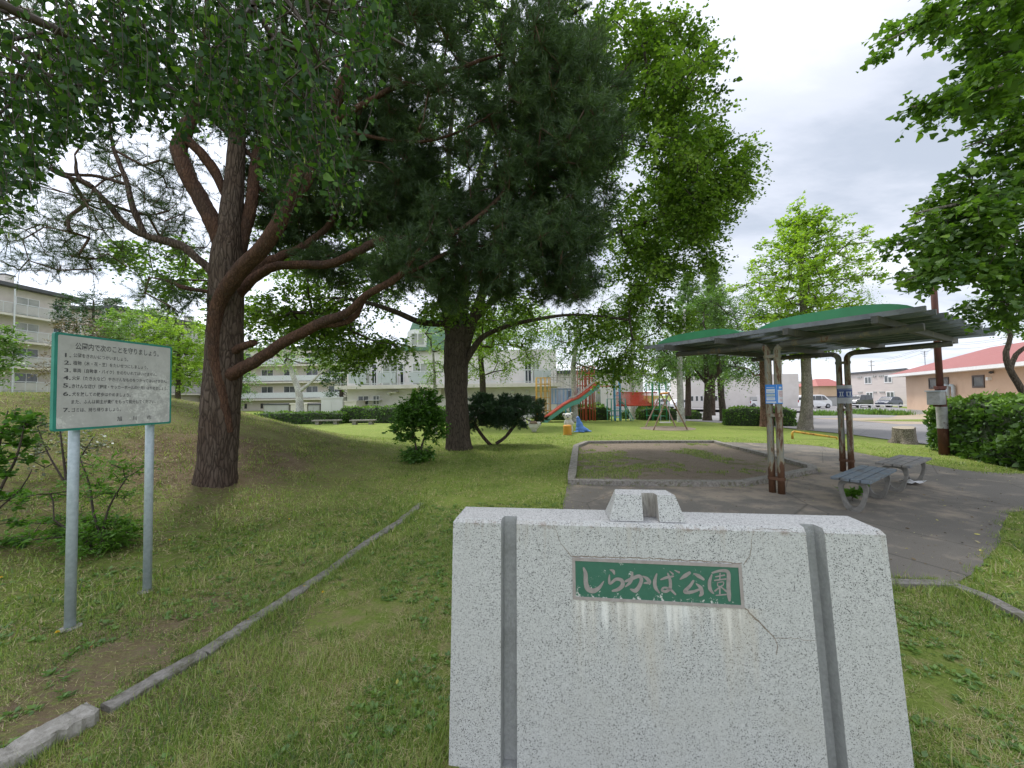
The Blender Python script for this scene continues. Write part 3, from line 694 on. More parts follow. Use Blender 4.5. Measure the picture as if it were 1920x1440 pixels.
strokes = [
 [(362, 250, 14), (376, 290, 30), (378, 350, 34), (392, 398, 38), (432, 414, 36), (475, 390, 24), (507, 345, 6)],
 [(553, 262, 8), (575, 272, 24), (583, 292, 12)], [(548, 300, 8), (546, 335, 18), (552, 362, 16), (595, 330, 22), (635, 338, 28), (642, 372, 30), (612, 402, 26), (570, 414, 14)],
 [(664, 345, 16), (710, 325, 24), (762, 308, 26), (778, 335, 26), (762, 380, 26), (735, 412, 32), (700, 402, 10)], [(712, 282, 14), (708, 325, 26), (692, 358, 22), (662, 384, 8)], [(788, 308, 8), (818, 326, 26), (836, 352, 26), (796, 358, 8)],
 [(888, 292, 10), (874, 345, 26), (880, 392, 26), (908, 428, 10)], [(918, 332, 10), (958, 318, 20), (1008, 308, 10)], [(968, 288, 10), (984, 335, 22), (984, 392, 24), (955, 418, 20), (926, 410, 18), (942, 390, 12), (984, 402, 18), (1022, 438, 14)], [(982, 272, 6), (1004, 292, 14)], [(1018, 266, 6), (1048, 280, 16)],
 [(1124, 284, 22), (1092, 305, 28), (1056, 330, 8)], [(1156, 290, 8), (1188, 306, 28), (1224, 330, 18)], [(1152, 342, 16), (1128, 378, 22), (1090, 420, 26), (1140, 422, 22), (1198, 402, 14)], [(1172, 362, 8), (1204, 392, 28), (1212, 432, 28), (1196, 450, 10)],
 [(1284, 298, 10), (1268, 350, 24), (1272, 400, 26), (1296, 432, 10)], [(1288, 284, 12), (1340, 270, 18), (1392, 272, 24), (1406, 300, 28), (1404, 370, 28), (1408, 440, 30), (1412, 482, 16)],
 [(1312, 312, 9), (1376, 300, 11)], [(1344, 288, 9), (1342, 332, 9)], [(1304, 338, 10), (1384, 328, 12)], [(1326, 354, 8), (1368, 350, 8), (1362, 376, 8), (1330, 380, 8), (1326, 354, 8)],
 [(1346, 384, 9), (1308, 414, 12)], [(1342, 388, 9), (1342, 432, 12)], [(1354, 388, 9), (1388, 416, 14)], [(1316, 446, 8), (1386, 440, 10)]]
lm = MB(); zpx = np.linalg.norm(zq(900, 350) - zq(901, 350))
for i, st_ in enumerate(strokes): ribbon(lm, [zq(a, b) for a, b, _ in st_], [w * zpx for *_, w in st_], fn, .0005 + .00012 * (i % 4))
lm.build('lettering', pm('bronze_letters', (.29, .26, .245), (.23, .205, .195), scale=60, rough=.5, bump=.1), plq)
# cracks running out from the plaque corners
ck = MB(); M_crack = pm('crack_dirt', (.16, .125, .095), (.26, .22, .18), scale=50, bump=0)
def crack(pts, w0, w1, seed):
    r_ = np.random.default_rng(seed); p3 = [plane_pt(*p, TL, fn) for p in pts]; q = []
    for i in range(len(p3) - 1):
        k = max(2, int(np.linalg.norm(p3[i + 1] - p3[i]) / .012))
        for j in range(k): q.append(p3[i] + (p3[i + 1] - p3[i]) * j / k + (mt * r_.normal(0, .0016) + fup * r_.normal(0, .0016)))
    q.append(p3[-1]); ws = [(w0 + (w1 - w0) * i / len(q)) * r_.uniform(.6, 1.4) for i in range(len(q))]
    vs = []
    for i in range(len(q)):
        t_ = unit(q[min(i + 1, len(q) - 1)] - q[max(i - 1, 0)]); s_ = np.cross(fn, t_); vs += [q[i] + s_ * ws[i] / 2 + fn * .0004, q[i] - s_ * ws[i] / 2 + fn * .0004]
    ck.add(vs, [(2 * i, 2 * i + 1, 2 * i + 3, 2 * i + 2) for i in range(len(q) - 1)])
crack([(1073, 1045), (1052, 1020), (1042, 992), (1037, 983)], .0022, .0012, 1); crack([(1193, 1044), (1193, 1025), (1199, 1000), (1198, 985)], .0012, .001, 2)
crack([(1393, 1056), (1408, 1042), (1409, 1015), (1412, 992)], .0025, .0012, 3); crack([(1396, 1140), (1412, 1155), (1428, 1172), (1452, 1194), (1457, 1210), (1456, 1228)], .006, .002, 4)
crack([(1452, 1196), (1490, 1197), (1530, 1201)], .002, .0012, 5); crack([(1412, 993), (1450, 992), (1480, 995), (1512, 1004)], .0014, .001, 6); crack([(1073, 1043), (1200, 1046), (1391, 1056)], .004, .003, 7)
ck.build('crack', M_crack, mroot)

# ---------------------------------------------------------------- rules sign
pa, pb = Z(131, 1178), Z(276, 1108); ts = unit(pb - pa); ns = V(ts[1], -ts[0], 0); ns = ns if ns @ (CAM - pa) > 0 else -ns
bo = pa + ns * .07
cs = [plane_pt(*p, bo, ns) for p in ((103, 622), (323, 650), (320, 795), (98, 808))]
u0 = ((cs[0] - bo) @ ts + (cs[3] - bo) @ ts) / 2; u1 = ((cs[1] - bo) @ ts + (cs[2] - bo) @ ts) / 2; z1 = (cs[0][2] + cs[1][2]) / 2; z0 = (cs[2][2] + cs[3][2]) / 2
def sp(u, z, l=0.0): return bo + ts * u + V(0, 0, z) + ns * l
sroot = thing('rules_sign', pa + ts * .25, 'weathered grey park rules board with green edge on two galvanised posts', 'sign')
M_galv = pm('galvanised_steel', (.34, .40, .43), (.44, .50, .53), scale=35, rough=.45, metal=.15, bump=.1, bscale=150, bd=.001, dirt=(.22, .24, .24), dscale=20, dlo=.6, dhi=.8)
for b_ in (pa, pb):
    p = MB().tube([V(b_[0], b_[1], -.1), V(b_[0], b_[1], z1 - .05)], .0275, 20).build('post', M_galv, sroot, True)
    for f_ in p.data.polygons:
        if len(f_.vertices) > 4: f_.use_smooth = False
    MB().lathe(V(b_[0], b_[1], 0), [(.06, -.02), (.058, .006), (.034, .012), (.028, .012)], 14).build('footing', M_conc2, p)
def rrect(u0_, u1_, z0_, z1_, r, k=5):
    q = []
    for cx_, cz_, a0 in ((u1_ - r, z0_ + r, -90), (u1_ - r, z1_ - r, 0), (u0_ + r, z1_ - r, 90), (u0_ + r, z0_ + r, 180)):
        for i in range(k + 1): a = rad(a0 + 90 * i / k); q.append((cx_ + r * math.cos(a), cz_ + r * math.sin(a)))
    return q
def sign_mat():
    t = NT('sign_panel'); v = t.coord('Object'); n_ = t.noise(7, 8, .7, v); n3 = t.noise(26, 8, .8, v)
    col = t.mix(t.ramp(n_, [(.4, 0.), (.6, 1.)]), (.46, .455, .43), (.53, .525, .50))
    m_ = mask_sphere(t, v, tuple(sp(u1 - .15, (z0 + z1) / 2 - .1)), .05, .38); m2_ = mask_sphere(t, v, tuple(sp(u0 + .03, z0 + .04)), .02, .13)
    pk = t.ramp(t.math('ADD', n3, t.math('MULTIPLY', t.math('ADD', m_, m2_), .16)), [(.62, 0.), (.66, .9)])
    col = t.mix(pk, col, (.66, .66, .62)); dk = t.ramp(t.math('ADD', t.noise(11, 6, .7, v), t.math('MULTIPLY', m_, .12)), [(.58, 0.), (.70, .5)]); col = t.mix(dk, col, (.36, .355, .34))
    return t.pbr(col, .55, 0, t.bump(n3, .15, .001), .4)
M_sgreen = pm('green_edge_paint', (.02, .20, .15), (.03, .25, .19), scale=12, rough=.45, bump=.1)
frame_o = MB().prism([sp(a, b) for a, b in rrect(u0, u1, z0, z1, .016)], -ns * .022).build('frame', M_sgreen, sroot)
MB().prism([sp(a, b, .0015) for a, b in rrect(u0 + .017, u1 - .015, z0 + .015, z1 - .015, .008)], -ns * .001).build('panel', sign_mat(), sroot)
def zs(x, y): return plane_pt(80 + x / 6, 600 + y / 6, bo + ns * .0022, ns)
tm_ = MB()
for body_, a, b, h_, bold in (
    ('公園内で次のことを守りましょう。', (368, 322), (1305, 408), .050, .012), ('1.', (250, 415), (322, 418), .037, .02), ('公園をきれいにつかいましょう。', (345, 414), (962, 463), .030, .012),
    ('2.', (243, 500), (320, 502), .037, .02), ('植物（木・花・芝）をたいせつにしましょう。', (343, 500), (1185, 553), .030, .012), ('3.', (242, 585), (318, 587), .037, .02), ('車両（自動車・バイク）をのりいれてはいけません。', (340, 585), (1285, 632), .030, .012),
    ('4.', (230, 670), (315, 673), .037, .02), ('火気（たき火など）やきけんなものをつかってはいけません。', (330, 670), (1400, 708), .030, .012), ('5.', (228, 757), (315, 760), .037, .02), ('きけんな遊び（野球・サッカーボールの使用）はやめましょう。', (330, 762), (1405, 786), .030, .012),
    ('6.', (228, 852), (315, 853), .037, .02), ('犬を放しての散歩はやめましょう。', (328, 852), (990, 860), .030, .012), ('また、ふんは飼主が責任をもって処分してください。', (322, 940), (1270, 934), .030, .012),
    ('7.', (230, 1035), (305, 1033), .037, .02), ('ゴミは、持ち帰りましょう。', (325, 1032), (880, 1022), .030, .012), ('旭', (838, 1132), (895, 1130), .036, .012), ('川', (1012, 1124), (1060, 1122), .036, .012), ('市', (1170, 1116), (1225, 1114), .036, .012)):
    text_into(tm_, body_, zs(*a), zs(*b), h_, V(0, 0, 1), ns, 0, bold)
M_ink = pm('sign_ink', (.045, .045, .05), (.11, .11, .11), scale=30, rough=.6, bump=0)
tm_.build('lettering', M_ink, sroot)

# ---------------------------------------------------------------- shelter
A_ = Z(1457, 925); vv = unit((Z(1587, 886) - A_) * V(1, 1, 0)); uu = V(vv[1], -vv[0], 0)
def sh(u, v, z): return A_ + uu * u + vv * v + V(0, 0, z)
shroot = thing('park_shelter', sh(0, 1.36, 0), 'rusty steel pergola shelter with grey slats and green curved roof covers', 'shelter')
def rusty(name, base, base2, rust=.62):
    t = NT(name); v = t.coord('Object'); n_ = t.noise(10, 9, .74, t.coord('Object', scale=(1, 1, .22))); f_ = t.noise(60, 5, .7, v)
    col = t.mix(f_, base, base2); q = t.n('ShaderNodeSeparateXYZ'); t.l(v, q.inputs[0])
    lz = t.n('ShaderNodeMapRange'); t.l(q.outputs['Z'], lz.inputs[0]); lz.inputs[1].default_value = .05; lz.inputs[2].default_value = .5; lz.inputs[3].default_value = .35; lz.inputs[4].default_value = 0
    tz = t.n('ShaderNodeMapRange'); t.l(q.outputs['Z'], tz.inputs[0]); tz.inputs[1].default_value = 1.7; tz.inputs[2].default_value = 2.3; tz.inputs[3].default_value = 0; tz.inputs[4].default_value = -.02
    k = t.math('ADD', n_, t.math('ADD', lz.outputs[0], tz.outputs[0]))
    mk = t.ramp(k, [(rust - .08, 0.), (rust - .03, 1.)]); mk2 = t.ramp(k, [(rust - .14, 0.), (rust - .07, .6)])
    col = t.mix(mk2, col, (.30, .235, .12)); col = t.mix(mk, col, t.mix(f_, (.06, .028, .017), (.15, .075, .038)))
    return t.pbr(col, .6, .0, t.bump(t.math('ADD', k, f_), .35, .004), .35)
M_post = rusty('rusted_pale_paint', (.14, .145, .12), (.26, .265, .225), .585); M_beam = rusty('rusted_paint_shaded', (.085, .085, .075), (.13, .13, .115), .66)  # beam copy of the pipe paint, darkened to stand for shade under the roof
M_raf = rusty('rafter_paint', (.10, .10, .09), (.065, .065, .058), .70); M_slat = pm('grey_slat', (.16, .175, .195), (.25, .27, .29), scale=4, rough=.55, bump=.2, dirt=(.10, .10, .10), dscale=6, dlo=.55, dhi=.75)
for v0 in (0.0, 2.70):
    for sgn in (-1, 1):
        r_ = .047; pts = [sh(.062 * sgn, v0, .0), sh(.062 * sgn, v0, 2.10)]
        for a in np.linspace(0, 90, 7)[1:]: pts.append(sh(sgn * (.062 + .11 * (1 - math.cos(rad(a)))), v0, 2.10 + .11 * math.sin(rad(a))))
        pts.append(sh(sgn * (1.6 if v0 < 1 or sgn < 0 else 1.38), v0, 2.235)); pts[-2] = sh(sgn * .175, v0, 2.215)
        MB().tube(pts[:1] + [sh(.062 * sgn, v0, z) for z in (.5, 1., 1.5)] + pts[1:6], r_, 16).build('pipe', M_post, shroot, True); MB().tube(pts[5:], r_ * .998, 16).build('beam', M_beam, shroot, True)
    for z in (.20, 1.14, 2.02):
        q = [sh(.062 * math.copysign(1, math.cos(a)) + .056 * math.cos(a), v0 + .056 * math.sin(a), z) for a in np.linspace(0, 2 * math.pi, 24, endpoint=False)]
        MB().prism(q, V(0, 0, .045)).build('strap', M_post, shroot)
for u_ in (-1.42, -.52, .42, 1.32):
    MB().box(sh(u_, 1.36, 2.315), (3.86, .065, .085), frame(vv, -uu, V(0, 0, 1))).build('rafter', M_raf, shroot)
r2 = np.random.default_rng(4); nsl = 11
for k in range(nsl):
    v_ = -.40 + k * (3.72 / (nsl - 1))
    for half in (0, 1):
        a, b = ((-2.08, -.02), (-.30, 1.74))[half]; a += r2.uniform(-.05, .05); b += r2.uniform(-.05, .05)
        MB().box(sh((a + b) / 2, v_ + (.0 if half else .052), 2.386 + .0), (b - a, .05, .06), frame(uu, vv, V(0, 0, 1))).build('slat', M_slat, shroot)
M_gcov = pm('green_fibreglass', (.035, .25, .10), (.05, .30, .13), scale=3, rough=.4, bump=.15, bscale=30, dirt=(.06, .17, .08), dscale=2, dlo=.6, dhi=.8, spec=.5)
for a, b in ((-1.80, -.30), (-.06, 1.60)):
    prof = []
    for t_ in np.linspace(0, 1, 25):
        h_ = .125 * (1 - abs(2 * t_ - 1) ** 3.2) ** .8 if 0 < t_ < 1 else 0; prof.append((a + (b - a) * t_, 2.43 + h_))
    vs = []; M_ = len(prof)
    for v_ in (-.30, 3.0):
        for th in (0, -.012): vs += [sh(u_, v_, z + th) for u_, z in prof]
    fs = [(i, i + 1, 2 * M_ + i + 1, 2 * M_ + i) for i in range(M_ - 1)] + [(M_ + i, 3 * M_ + i, 3 * M_ + i + 1, M_ + i + 1) for i in range(M_ - 1)]
    fs += [tuple(range(M_)), tuple(range(2 * M_, 3 * M_))[::-1]]
    MB().add(vs, fs).build('roof_cover', M_gcov, shroot)
# notices taped round the posts (things held by the shelter)
def notice(name, v0, z0_, z1_, w, label, blue_top):
    nrm = unit(np.array([CAM[0], CAM[1], 0]) - np.array([*sh(0, v0, 0)[:2], 0])); nrm = unit(-vv * .75 + uu * .62)
    wd = unit(np.cross(V(0, 0, 1), nrm)); c0 = sh(0, v0, 0) + nrm * .0
    # sheet bent over the two pipes
    K = 16; prof = []
    for i in range(K + 1):
        a = -1.25 + 2.5 * i / K; d_ = math.sin(a) * wd + math.cos(a) * nrm
        cc = uu * .062 * np.sign((d_ @ uu) + 1e-9); prof.append(cc + d_ * .0545)
    root = thing(name, sh(0, v0, z0_), label, 'notice')
    root.location = tuple(sh(0, v0, z0_))
    def strip(nm, fa, fb, za, zb, col, lift, parent):
        # arc-length param
        pr = np.array(prof); L_ = np.concatenate([[0], np.cumsum(np.linalg.norm(np.diff(pr, axis=0), axis=1))]); L_ /= L_[-1]
        ts_ = np.linspace(fa, fb, 12); pts = np.stack([np.interp(ts_, L_, pr[:, k]) for k in range(3)], -1); c_ = pr.mean(0)
        vs = []
        for p in pts:
            o_ = unit(p * V(1, 1, 0)) * lift
            for z in (za, zb): vs.append(sh(0, v0, z) + p + o_)
        return MB().add(vs, [(2 * i, 2 * i + 2, 2 * i + 3, 2 * i + 1) for i in range(11)]).build(nm, col, parent, True)
    return root, strip
M_blue = pm('printed_blue', (.03, .20, .60), (.04, .24, .66), scale=8, rough=.4, bump=0); M_navy = pm('printed_navy', (.02, .05, .22), (.025, .065, .26), scale=8, rough=.4, bump=0)
M_paper = pm('faded_paper', (.55, .60, .66), (.62, .66, .70), scale=20, rough=.6, bump=0); M_print = pm('pale_print', (.50, .55, .40), (.30, .40, .55), scale=60, rough=.6, bump=0, coord='Object')
M_pink = pm('pink_print', (.50, .30, .32), (.62, .58, .60), scale=60, rough=.6, bump=0); M_greyp = pm('grey_board', (.42, .43, .46), (.50, .51, .54), scale=10, rough=.5, bump=.05)
root, st = notice('notice_sheet', 0.0, 1.335, 1.62, .2, 'blue and white printed notice wrapped round the nearer shelter post', 1)
st('sheet', 0, 1, 1.335, 1.62, M_blue, .002, root)
for fa, fb, za, zb, mm in ((.05, .56, 1.345, 1.37, M_paper), (.08, .52, 1.385, 1.43, M_paper), (.08, .52, 1.44, 1.485, M_print), (.08, .52, 1.495, 1.555, M_paper), (.12, .46, 1.507, 1.520, M_print), (.12, .44, 1.40, 1.412, M_print), (.60, .61, 1.34, 1.615, M_paper), (.66, .97, 1.35, 1.54, M_paper), (.70, .93, 1.43, 1.525, M_pink), (.74, .90, 1.365, 1.41, M_pink), (.72, .86, 1.56, 1.585, M_paper), (.1, .5, 1.575, 1.582, M_paper)):
    st('printed_panel', fa, fb, za, zb, mm, .003 + .0008 * (mm is M_print or mm is M_pink), root)
root, st = notice('notice_band', 2.70, 1.28, 1.62, .2, 'navy printed band on grey sheet round the farther shelter post', 1)
st('sheet', 0, 1, 1.28, 1.62, M_greyp, .002, root); st('printed_panel', .02, .98, 1.39, 1.555, M_navy, .003, root)
for fa, fb, za, zb in ((.14, .42, 1.485, 1.498), (.20, .25, 1.42, 1.485), (.31, .36, 1.42, 1.485), (.14, .42, 1.412, 1.422), (.52, .84, 1.485, 1.498), (.55, .61, 1.42, 1.485), (.72, .78, 1.43, 1.485), (.55, .86, 1.412, 1.422), (.1, .9, 1.53, 1.536)):
    st('printed_letter', fa, fb, za, zb, M_paper, .0045, root)

# ---------------------------------------------------------------- benches
M_bslat = pm('faded_blue_wood', (.10, .14, .18), (.17, .19, .20), scale=9, rough=.65, bump=.4, bscale=60, vscale=(1, 1, 4), dirt=(.10, .095, .085), dscale=5, dlo=.5, dhi=.66)
M_bslat2 = pm('weathered_grey_wood', (.27, .25, .22), (.17, .165, .155), scale=9, rough=.7, bump=.4, bscale=60, dirt=(.10, .11, .13), dscale=4, dlo=.5, dhi=.66)
M_bleg = pm('cast_concrete_leg', (.21, .20, .18), (.14, .135, .12), scale=14, bump=.5, bscale=60, bd=.004, dirt=(.08, .08, .065), dscale=8)
def bench(c, ax, Ln, label, gr, m):
    ax = unit(ax); ay = V(-ax[1], ax[0], 0); r = thing('park_bench', c, label, 'bench', gr); W_ = .38; n = 4; gp = .012; sw = (W_ - gp * (n - 1)) / n
    for i in range(n):
        y = -W_ / 2 + sw / 2 + i * (sw + gp)
        MB().box(c + ay * y + V(0, 0, .405 + .002 * (i % 2)), (Ln, sw, .034), frame(ax, ay, V(0, 0, 1))).build('seat_slat', m, r, bevel=.004)
    for e_ in (-1, 1):
        c0 = c + ax * e_ * (Ln / 2 - .13); K = 40; o_, i_ = [], []
        for k in range(K):
            a = 2 * math.pi * k / K; ca, sa = math.cos(a), math.sin(a)
            y = math.copysign(abs(ca) ** .55, ca); z = math.copysign(abs(sa) ** .55, sa)
            zz_ = .19 + z * .195; wd_ = (.085 + .085 * ((zz_ / .385) ** 1.0)); o_.append((y * wd_, max(zz_, -.005)))
            z2 = .205 + math.copysign(abs(sa) ** .8, sa) * .150; w2 = (.085 + .085 * ((z2 / .385) ** 1.0)) - .040; i_.append((math.copysign(abs(ca) ** .8, ca) * w2, z2))
        vs = []
        for d_ in (-.028, .028):
            vs += [c0 + ax * d_ + ay * y + V(0, 0, z) for y, z in o_]; vs += [c0 + ax * d_ + ay * y + V(0, 0, z) for y, z in i_]
        fs = []
        for k in range(K):
            j = (k + 1) % K; fs += [(k, j, K + j, K + k), (2 * K + j, 2 * K + k, 3 * K + k, 3 * K + j), (j, k, 2 * K + k, 2 * K + j), (K + k, K + j, 3 * K + j, 3 * K + k)]
        MB().add(vs, fs).build('leg', M_bleg, r, bevel=.004)
    return r
def seatpt(px_, py_): return Z(px_, py_, .42)
b1 = [seatpt(*p) for p in ((1557, 894), (1630, 904), (1684, 878), (1613, 873))]; b2 = [seatpt(*p) for p in ((1644, 868), (1702, 873), (1740, 857), (1692, 854))]
for bq, lab, m in ((b1, 'bluish slatted park bench nearer the camera with a weed at its foot', M_bslat), (b2, 'greyer slatted park bench behind the bluish one', M_bslat2)):
    c_ = sum(bq) / 4; c_[2] = 0; ax = (bq[3] - bq[0]) + (bq[2] - bq[1]); Ln = np.linalg.norm(ax) / 2; bench(c_, ax, min(Ln, 1.3), lab, 'slatted park benches under the shelter', m)

# ---------------------------------------------------------------- rusty pole with box, stump, barrier
pb_ = G(1771, 853); top = P(1748, 500, pb_[1] - .05); M_pole = pm('rusty_red_pole', (.115, .035, .025), (.07, .028, .022), scale=14, rough=.7, bump=.4, bscale=60, dirt=(.20, .10, .07), dscale=6, dlo=.56, dhi=.7, vscale=(1, 1, .4))
prt = thing('utility_post', pb_, 'tall rusty red steel post carrying a grey metal box by the hedge', 'post'); axp = unit(top - pb_)
MB().tube([pb_ - axp * .1, pb_ + axp * 1.0, pb_ + axp * 1.56], [.095, .09, .088], 18).build('pole', M_pole, prt, True)
MB().tube([pb_ + axp * 1.5, pb_ + axp * 3, top + axp * .25], [.062, .06, .055], 16).build('pole_extension', M_pole, prt, True)
M_wp = pm('peeling_white_paint', (.42, .42, .41), (.30, .29, .28), scale=15, rough=.6, bump=.3, dirt=(.10, .04, .03), dscale=7, dlo=.58, dhi=.64)
MB().tube([pb_ + axp * .62, pb_ + axp * 1.12], [.0945, .0935], 18, False).build('paint_patch', M_wp, prt, True)
MB().tube([pb_ + axp * 1.53, pb_ + axp * 1.60], .105, 16).build('collar', M_pole, prt)
side = unit(V(-.9, -.45, 0)); cbx = pb_ + axp * 1.32 + side * .27; R3 = frame(side, V(-side[1], side[0], 0), V(0, 0, 1))
bx = MB().box(cbx, (.33, .22, .30), R3, 1.0).build('meter_box', pm('box_grey', (.34, .34, .33), (.26, .26, .25), scale=12, rough=.5, bump=.2, dirt=(.20, .17, .14), dscale=7), prt, bevel=.01)
MB().box(cbx + V(0, 0, .165), (.37, .26, .025), R3).build('lid', M_galv, bx); MB().box(cbx + side * .0 - R3[:, 1] * .0 + V(0, 0, -.17), (.12, .08, .05), R3).build('bracket', M_pole, bx)
# stump
sb_ = G(1697, 831); strt = thing('tree_stump', sb_, 'grey sawn tree stump beside the road', 'stump'); K = 28; vs = []; r3 = np.random.default_rng(8); lob = [1 + .10 * math.sin(3 * a + 1) + .05 * math.sin(7 * a) for a in np.linspace(0, 2 * math.pi, K, endpoint=False)]
zs_ = [-.05, 0, .05, .12, .2, .3, .4, .45]; rs_ = [.34, .32, .285, .262, .25, .24, .235, .235]
for z, r in zip(zs_, rs_):
    for k in range(K):
        a = 2 * math.pi * k / K; rr = r * (lob[k] if z > .1 else 1 + (lob[k] - 1) * 2.2) * (1 + r3.normal(0, .018)); zz_ = z + (.03 * math.cos(a - .5) if z > .42 else 0)
        vs.append(sb_ + V(rr * math.cos(a), rr * math.sin(a), zz_))
M_bark = None
def bark(name, c1, c2, c3, sc_=9, zs=.22, st=.9, bd=.03, lichen=None, crack=.8):
    t = NT(name); v = t.coord('Object', scale=(1, 1, zs)); n_ = t.noise(sc_, 9, .72, v, dist=.35); wv = t.n('ShaderNodeVectorMath', operation='ADD'); t.l(v, wv.inputs[0]); nq = t.n('ShaderNodeTexNoise'); nq.inputs['Scale'].default_value = 6; nq.inputs['Detail'].default_value = 5; t.l(v, nq.inputs['Vector']); ns_ = t.n('ShaderNodeVectorMath', operation='SCALE'); t.l(nq.outputs['Color'], ns_.inputs[0]); ns_.inputs['Scale'].default_value = .12; t.l(ns_.outputs[0], wv.inputs[1]); vo = t.voro(sc_ * 1.9, wv.outputs[0], 'DISTANCE_TO_EDGE'); n2_ = t.noise(2.2, 5, .6, t.coord('Object'))
    col = t.mix(t.ramp(n_, [(.32, 0.), (.68, 1.)]), c1, c2); col = t.mix(t.ramp(n2_, [(.45, 0.), (.68, .8)]), col, c3)
    col = t.mix(t.ramp(vo, [(.0, crack), (.14, 0.)]), col, tuple(k * .4 for k in c1))
    if lichen: col = t.mix(t.ramp(t.noise(16, 8, .75, t.coord('Object')), [(.60, 0.), (.66, .7)]), col, lichen)
    return t.pbr(col, .92, 0, t.bump(t.math('ADD', n_, t.math('MULTIPLY', t.math('MINIMUM', vo, .25), 1.8)), st, bd), .15)
M_stump = bark('stump_bark', (.20, .17, .13), (.33, .29, .235), (.15, .13, .10), 14, .4, lichen=(.42, .42, .35))
MB().add(vs, [(i * K + k, i * K + (k + 1) % K, (i + 1) * K + (k + 1) % K, (i + 1) * K + k) for i in range(len(zs_) - 1) for k in range(K)]).build('bark', M_stump, strt, True)
tv = vs[-K:]; MB().add([np.mean(tv, 0)] + tv, [(0, 1 + k, 1 + (k + 1) % K) for k in range(K)]).build('cut_face', pm('sawn_wood', (.42, .36, .27), (.30, .25, .18), scale=30, bump=.4), strt)
# yellow barrier
l0, l1 = G(1486, 823), G(1569, 824); mby = pm('chipped_yellow_paint', (.62, .36, .05), (.55, .30, .04), scale=9, rough=.5, bump=.2, dirt=(.25, .10, .04), dscale=9, dlo=.5, dhi=.6)
hl = .24; pts = [l0 - V(0, 0, .05), l0 + V(0, 0, hl - .06), l0 + (l1 - l0) * .015 + V(0, 0, hl - .02), l0 + (l1 - l0) * .04 + V(0, 0, hl), l0 + (l1 - l0) * .5 + V(0, 0, hl * .62), l1 + V(0, 0, .06), l1 + (l1 - l0) * .01 - V(0, 0, .04)]
tag(MB().tube(pts, .033, 10).build('pipe_barrier', mby, None, True), 'low bent yellow pipe barrier with rust, on the grass by the road', 'barrier')
# crumpled white litter under the far bench
bc = sum(b2) / 4; lc = V(bc[0] + .28, bc[1] + .16, .02); lv = []; rl = np.random.default_rng(2)
for i in range(5):
    for j in range(4): lv.append(lc + V(.06 * (i - 2), .07 * (j - 1.5), rl.uniform(0, .07)))
tag(MB().add(lv, [(i * 4 + j, i * 4 + j + 1, (i + 1) * 4 + j + 1, (i + 1) * 4 + j) for i in range(4) for j in range(3)]).build('paper_litter', pm('white_paper', (.75, .75, .76), scale=10, bump=0)), 'crumpled white paper lying under the greyer bench', 'litter')
# ================================================================== trees and plants
OVATE = [(0, 0, 0), (.28, .34, .05), (.58, .30, .05), (1, 0, -.05), (.58, -.30, .05), (.28, -.34, .05)]
BIRCH = [(0, 0, 0), (.22, .38, .04), (.45, .36, .05), (1.05, 0, -.08), (.45, -.36, .05), (.22, -.38, .04)]
GINK = [(0, 0, 0), (.62, .46, .04), (.92, .40, .06), (.84, 0, 0), (.92, -.40, .06), (.62, -.46, .04)]
LONG = [(0, 0, 0), (.45, .17, .05), (1, 0, -.08), (.45, -.17, .05)]
KITE = [(0, 0, 0), (.45, .30, .04), (1, 0, 0), (.45, -.30, .04)]
def nz(a): return a / (np.linalg.norm(a, axis=-1, keepdims=True) + 1e-9)
def leaves_at(base, d, nrm, size, templ):
    d = nz(d); s_ = nz(np.cross(nrm, d)); n_ = np.cross(d, s_); t = np.array(templ)
    return base[:, None] + size[:, None, None] * (t[None, :, 0, None] * d[:, None] + t[None, :, 1, None] * s_[:, None] + t[None, :, 2, None] * n_[:, None])
def ell(specs, rng, mult=1.0, pixel=True, shell=.5):
    cs_ = []
    for s in specs:
        if pixel: (px_, py_, Y_), r_, n = s; c = P(px_, py_, Y_)
        else: c, r_, n = s
        n = max(1, int(n * mult)); d = nz(rng.normal(size=(n, 3))); q = rng.random(n) ** (1 / 3); q = np.where(rng.random(n) < shell, .75 + .3 * rng.random(n), q)
        cs_.append(np.asarray(c) + d * q[:, None] * np.array(r_))
    return np.concatenate(cs_)
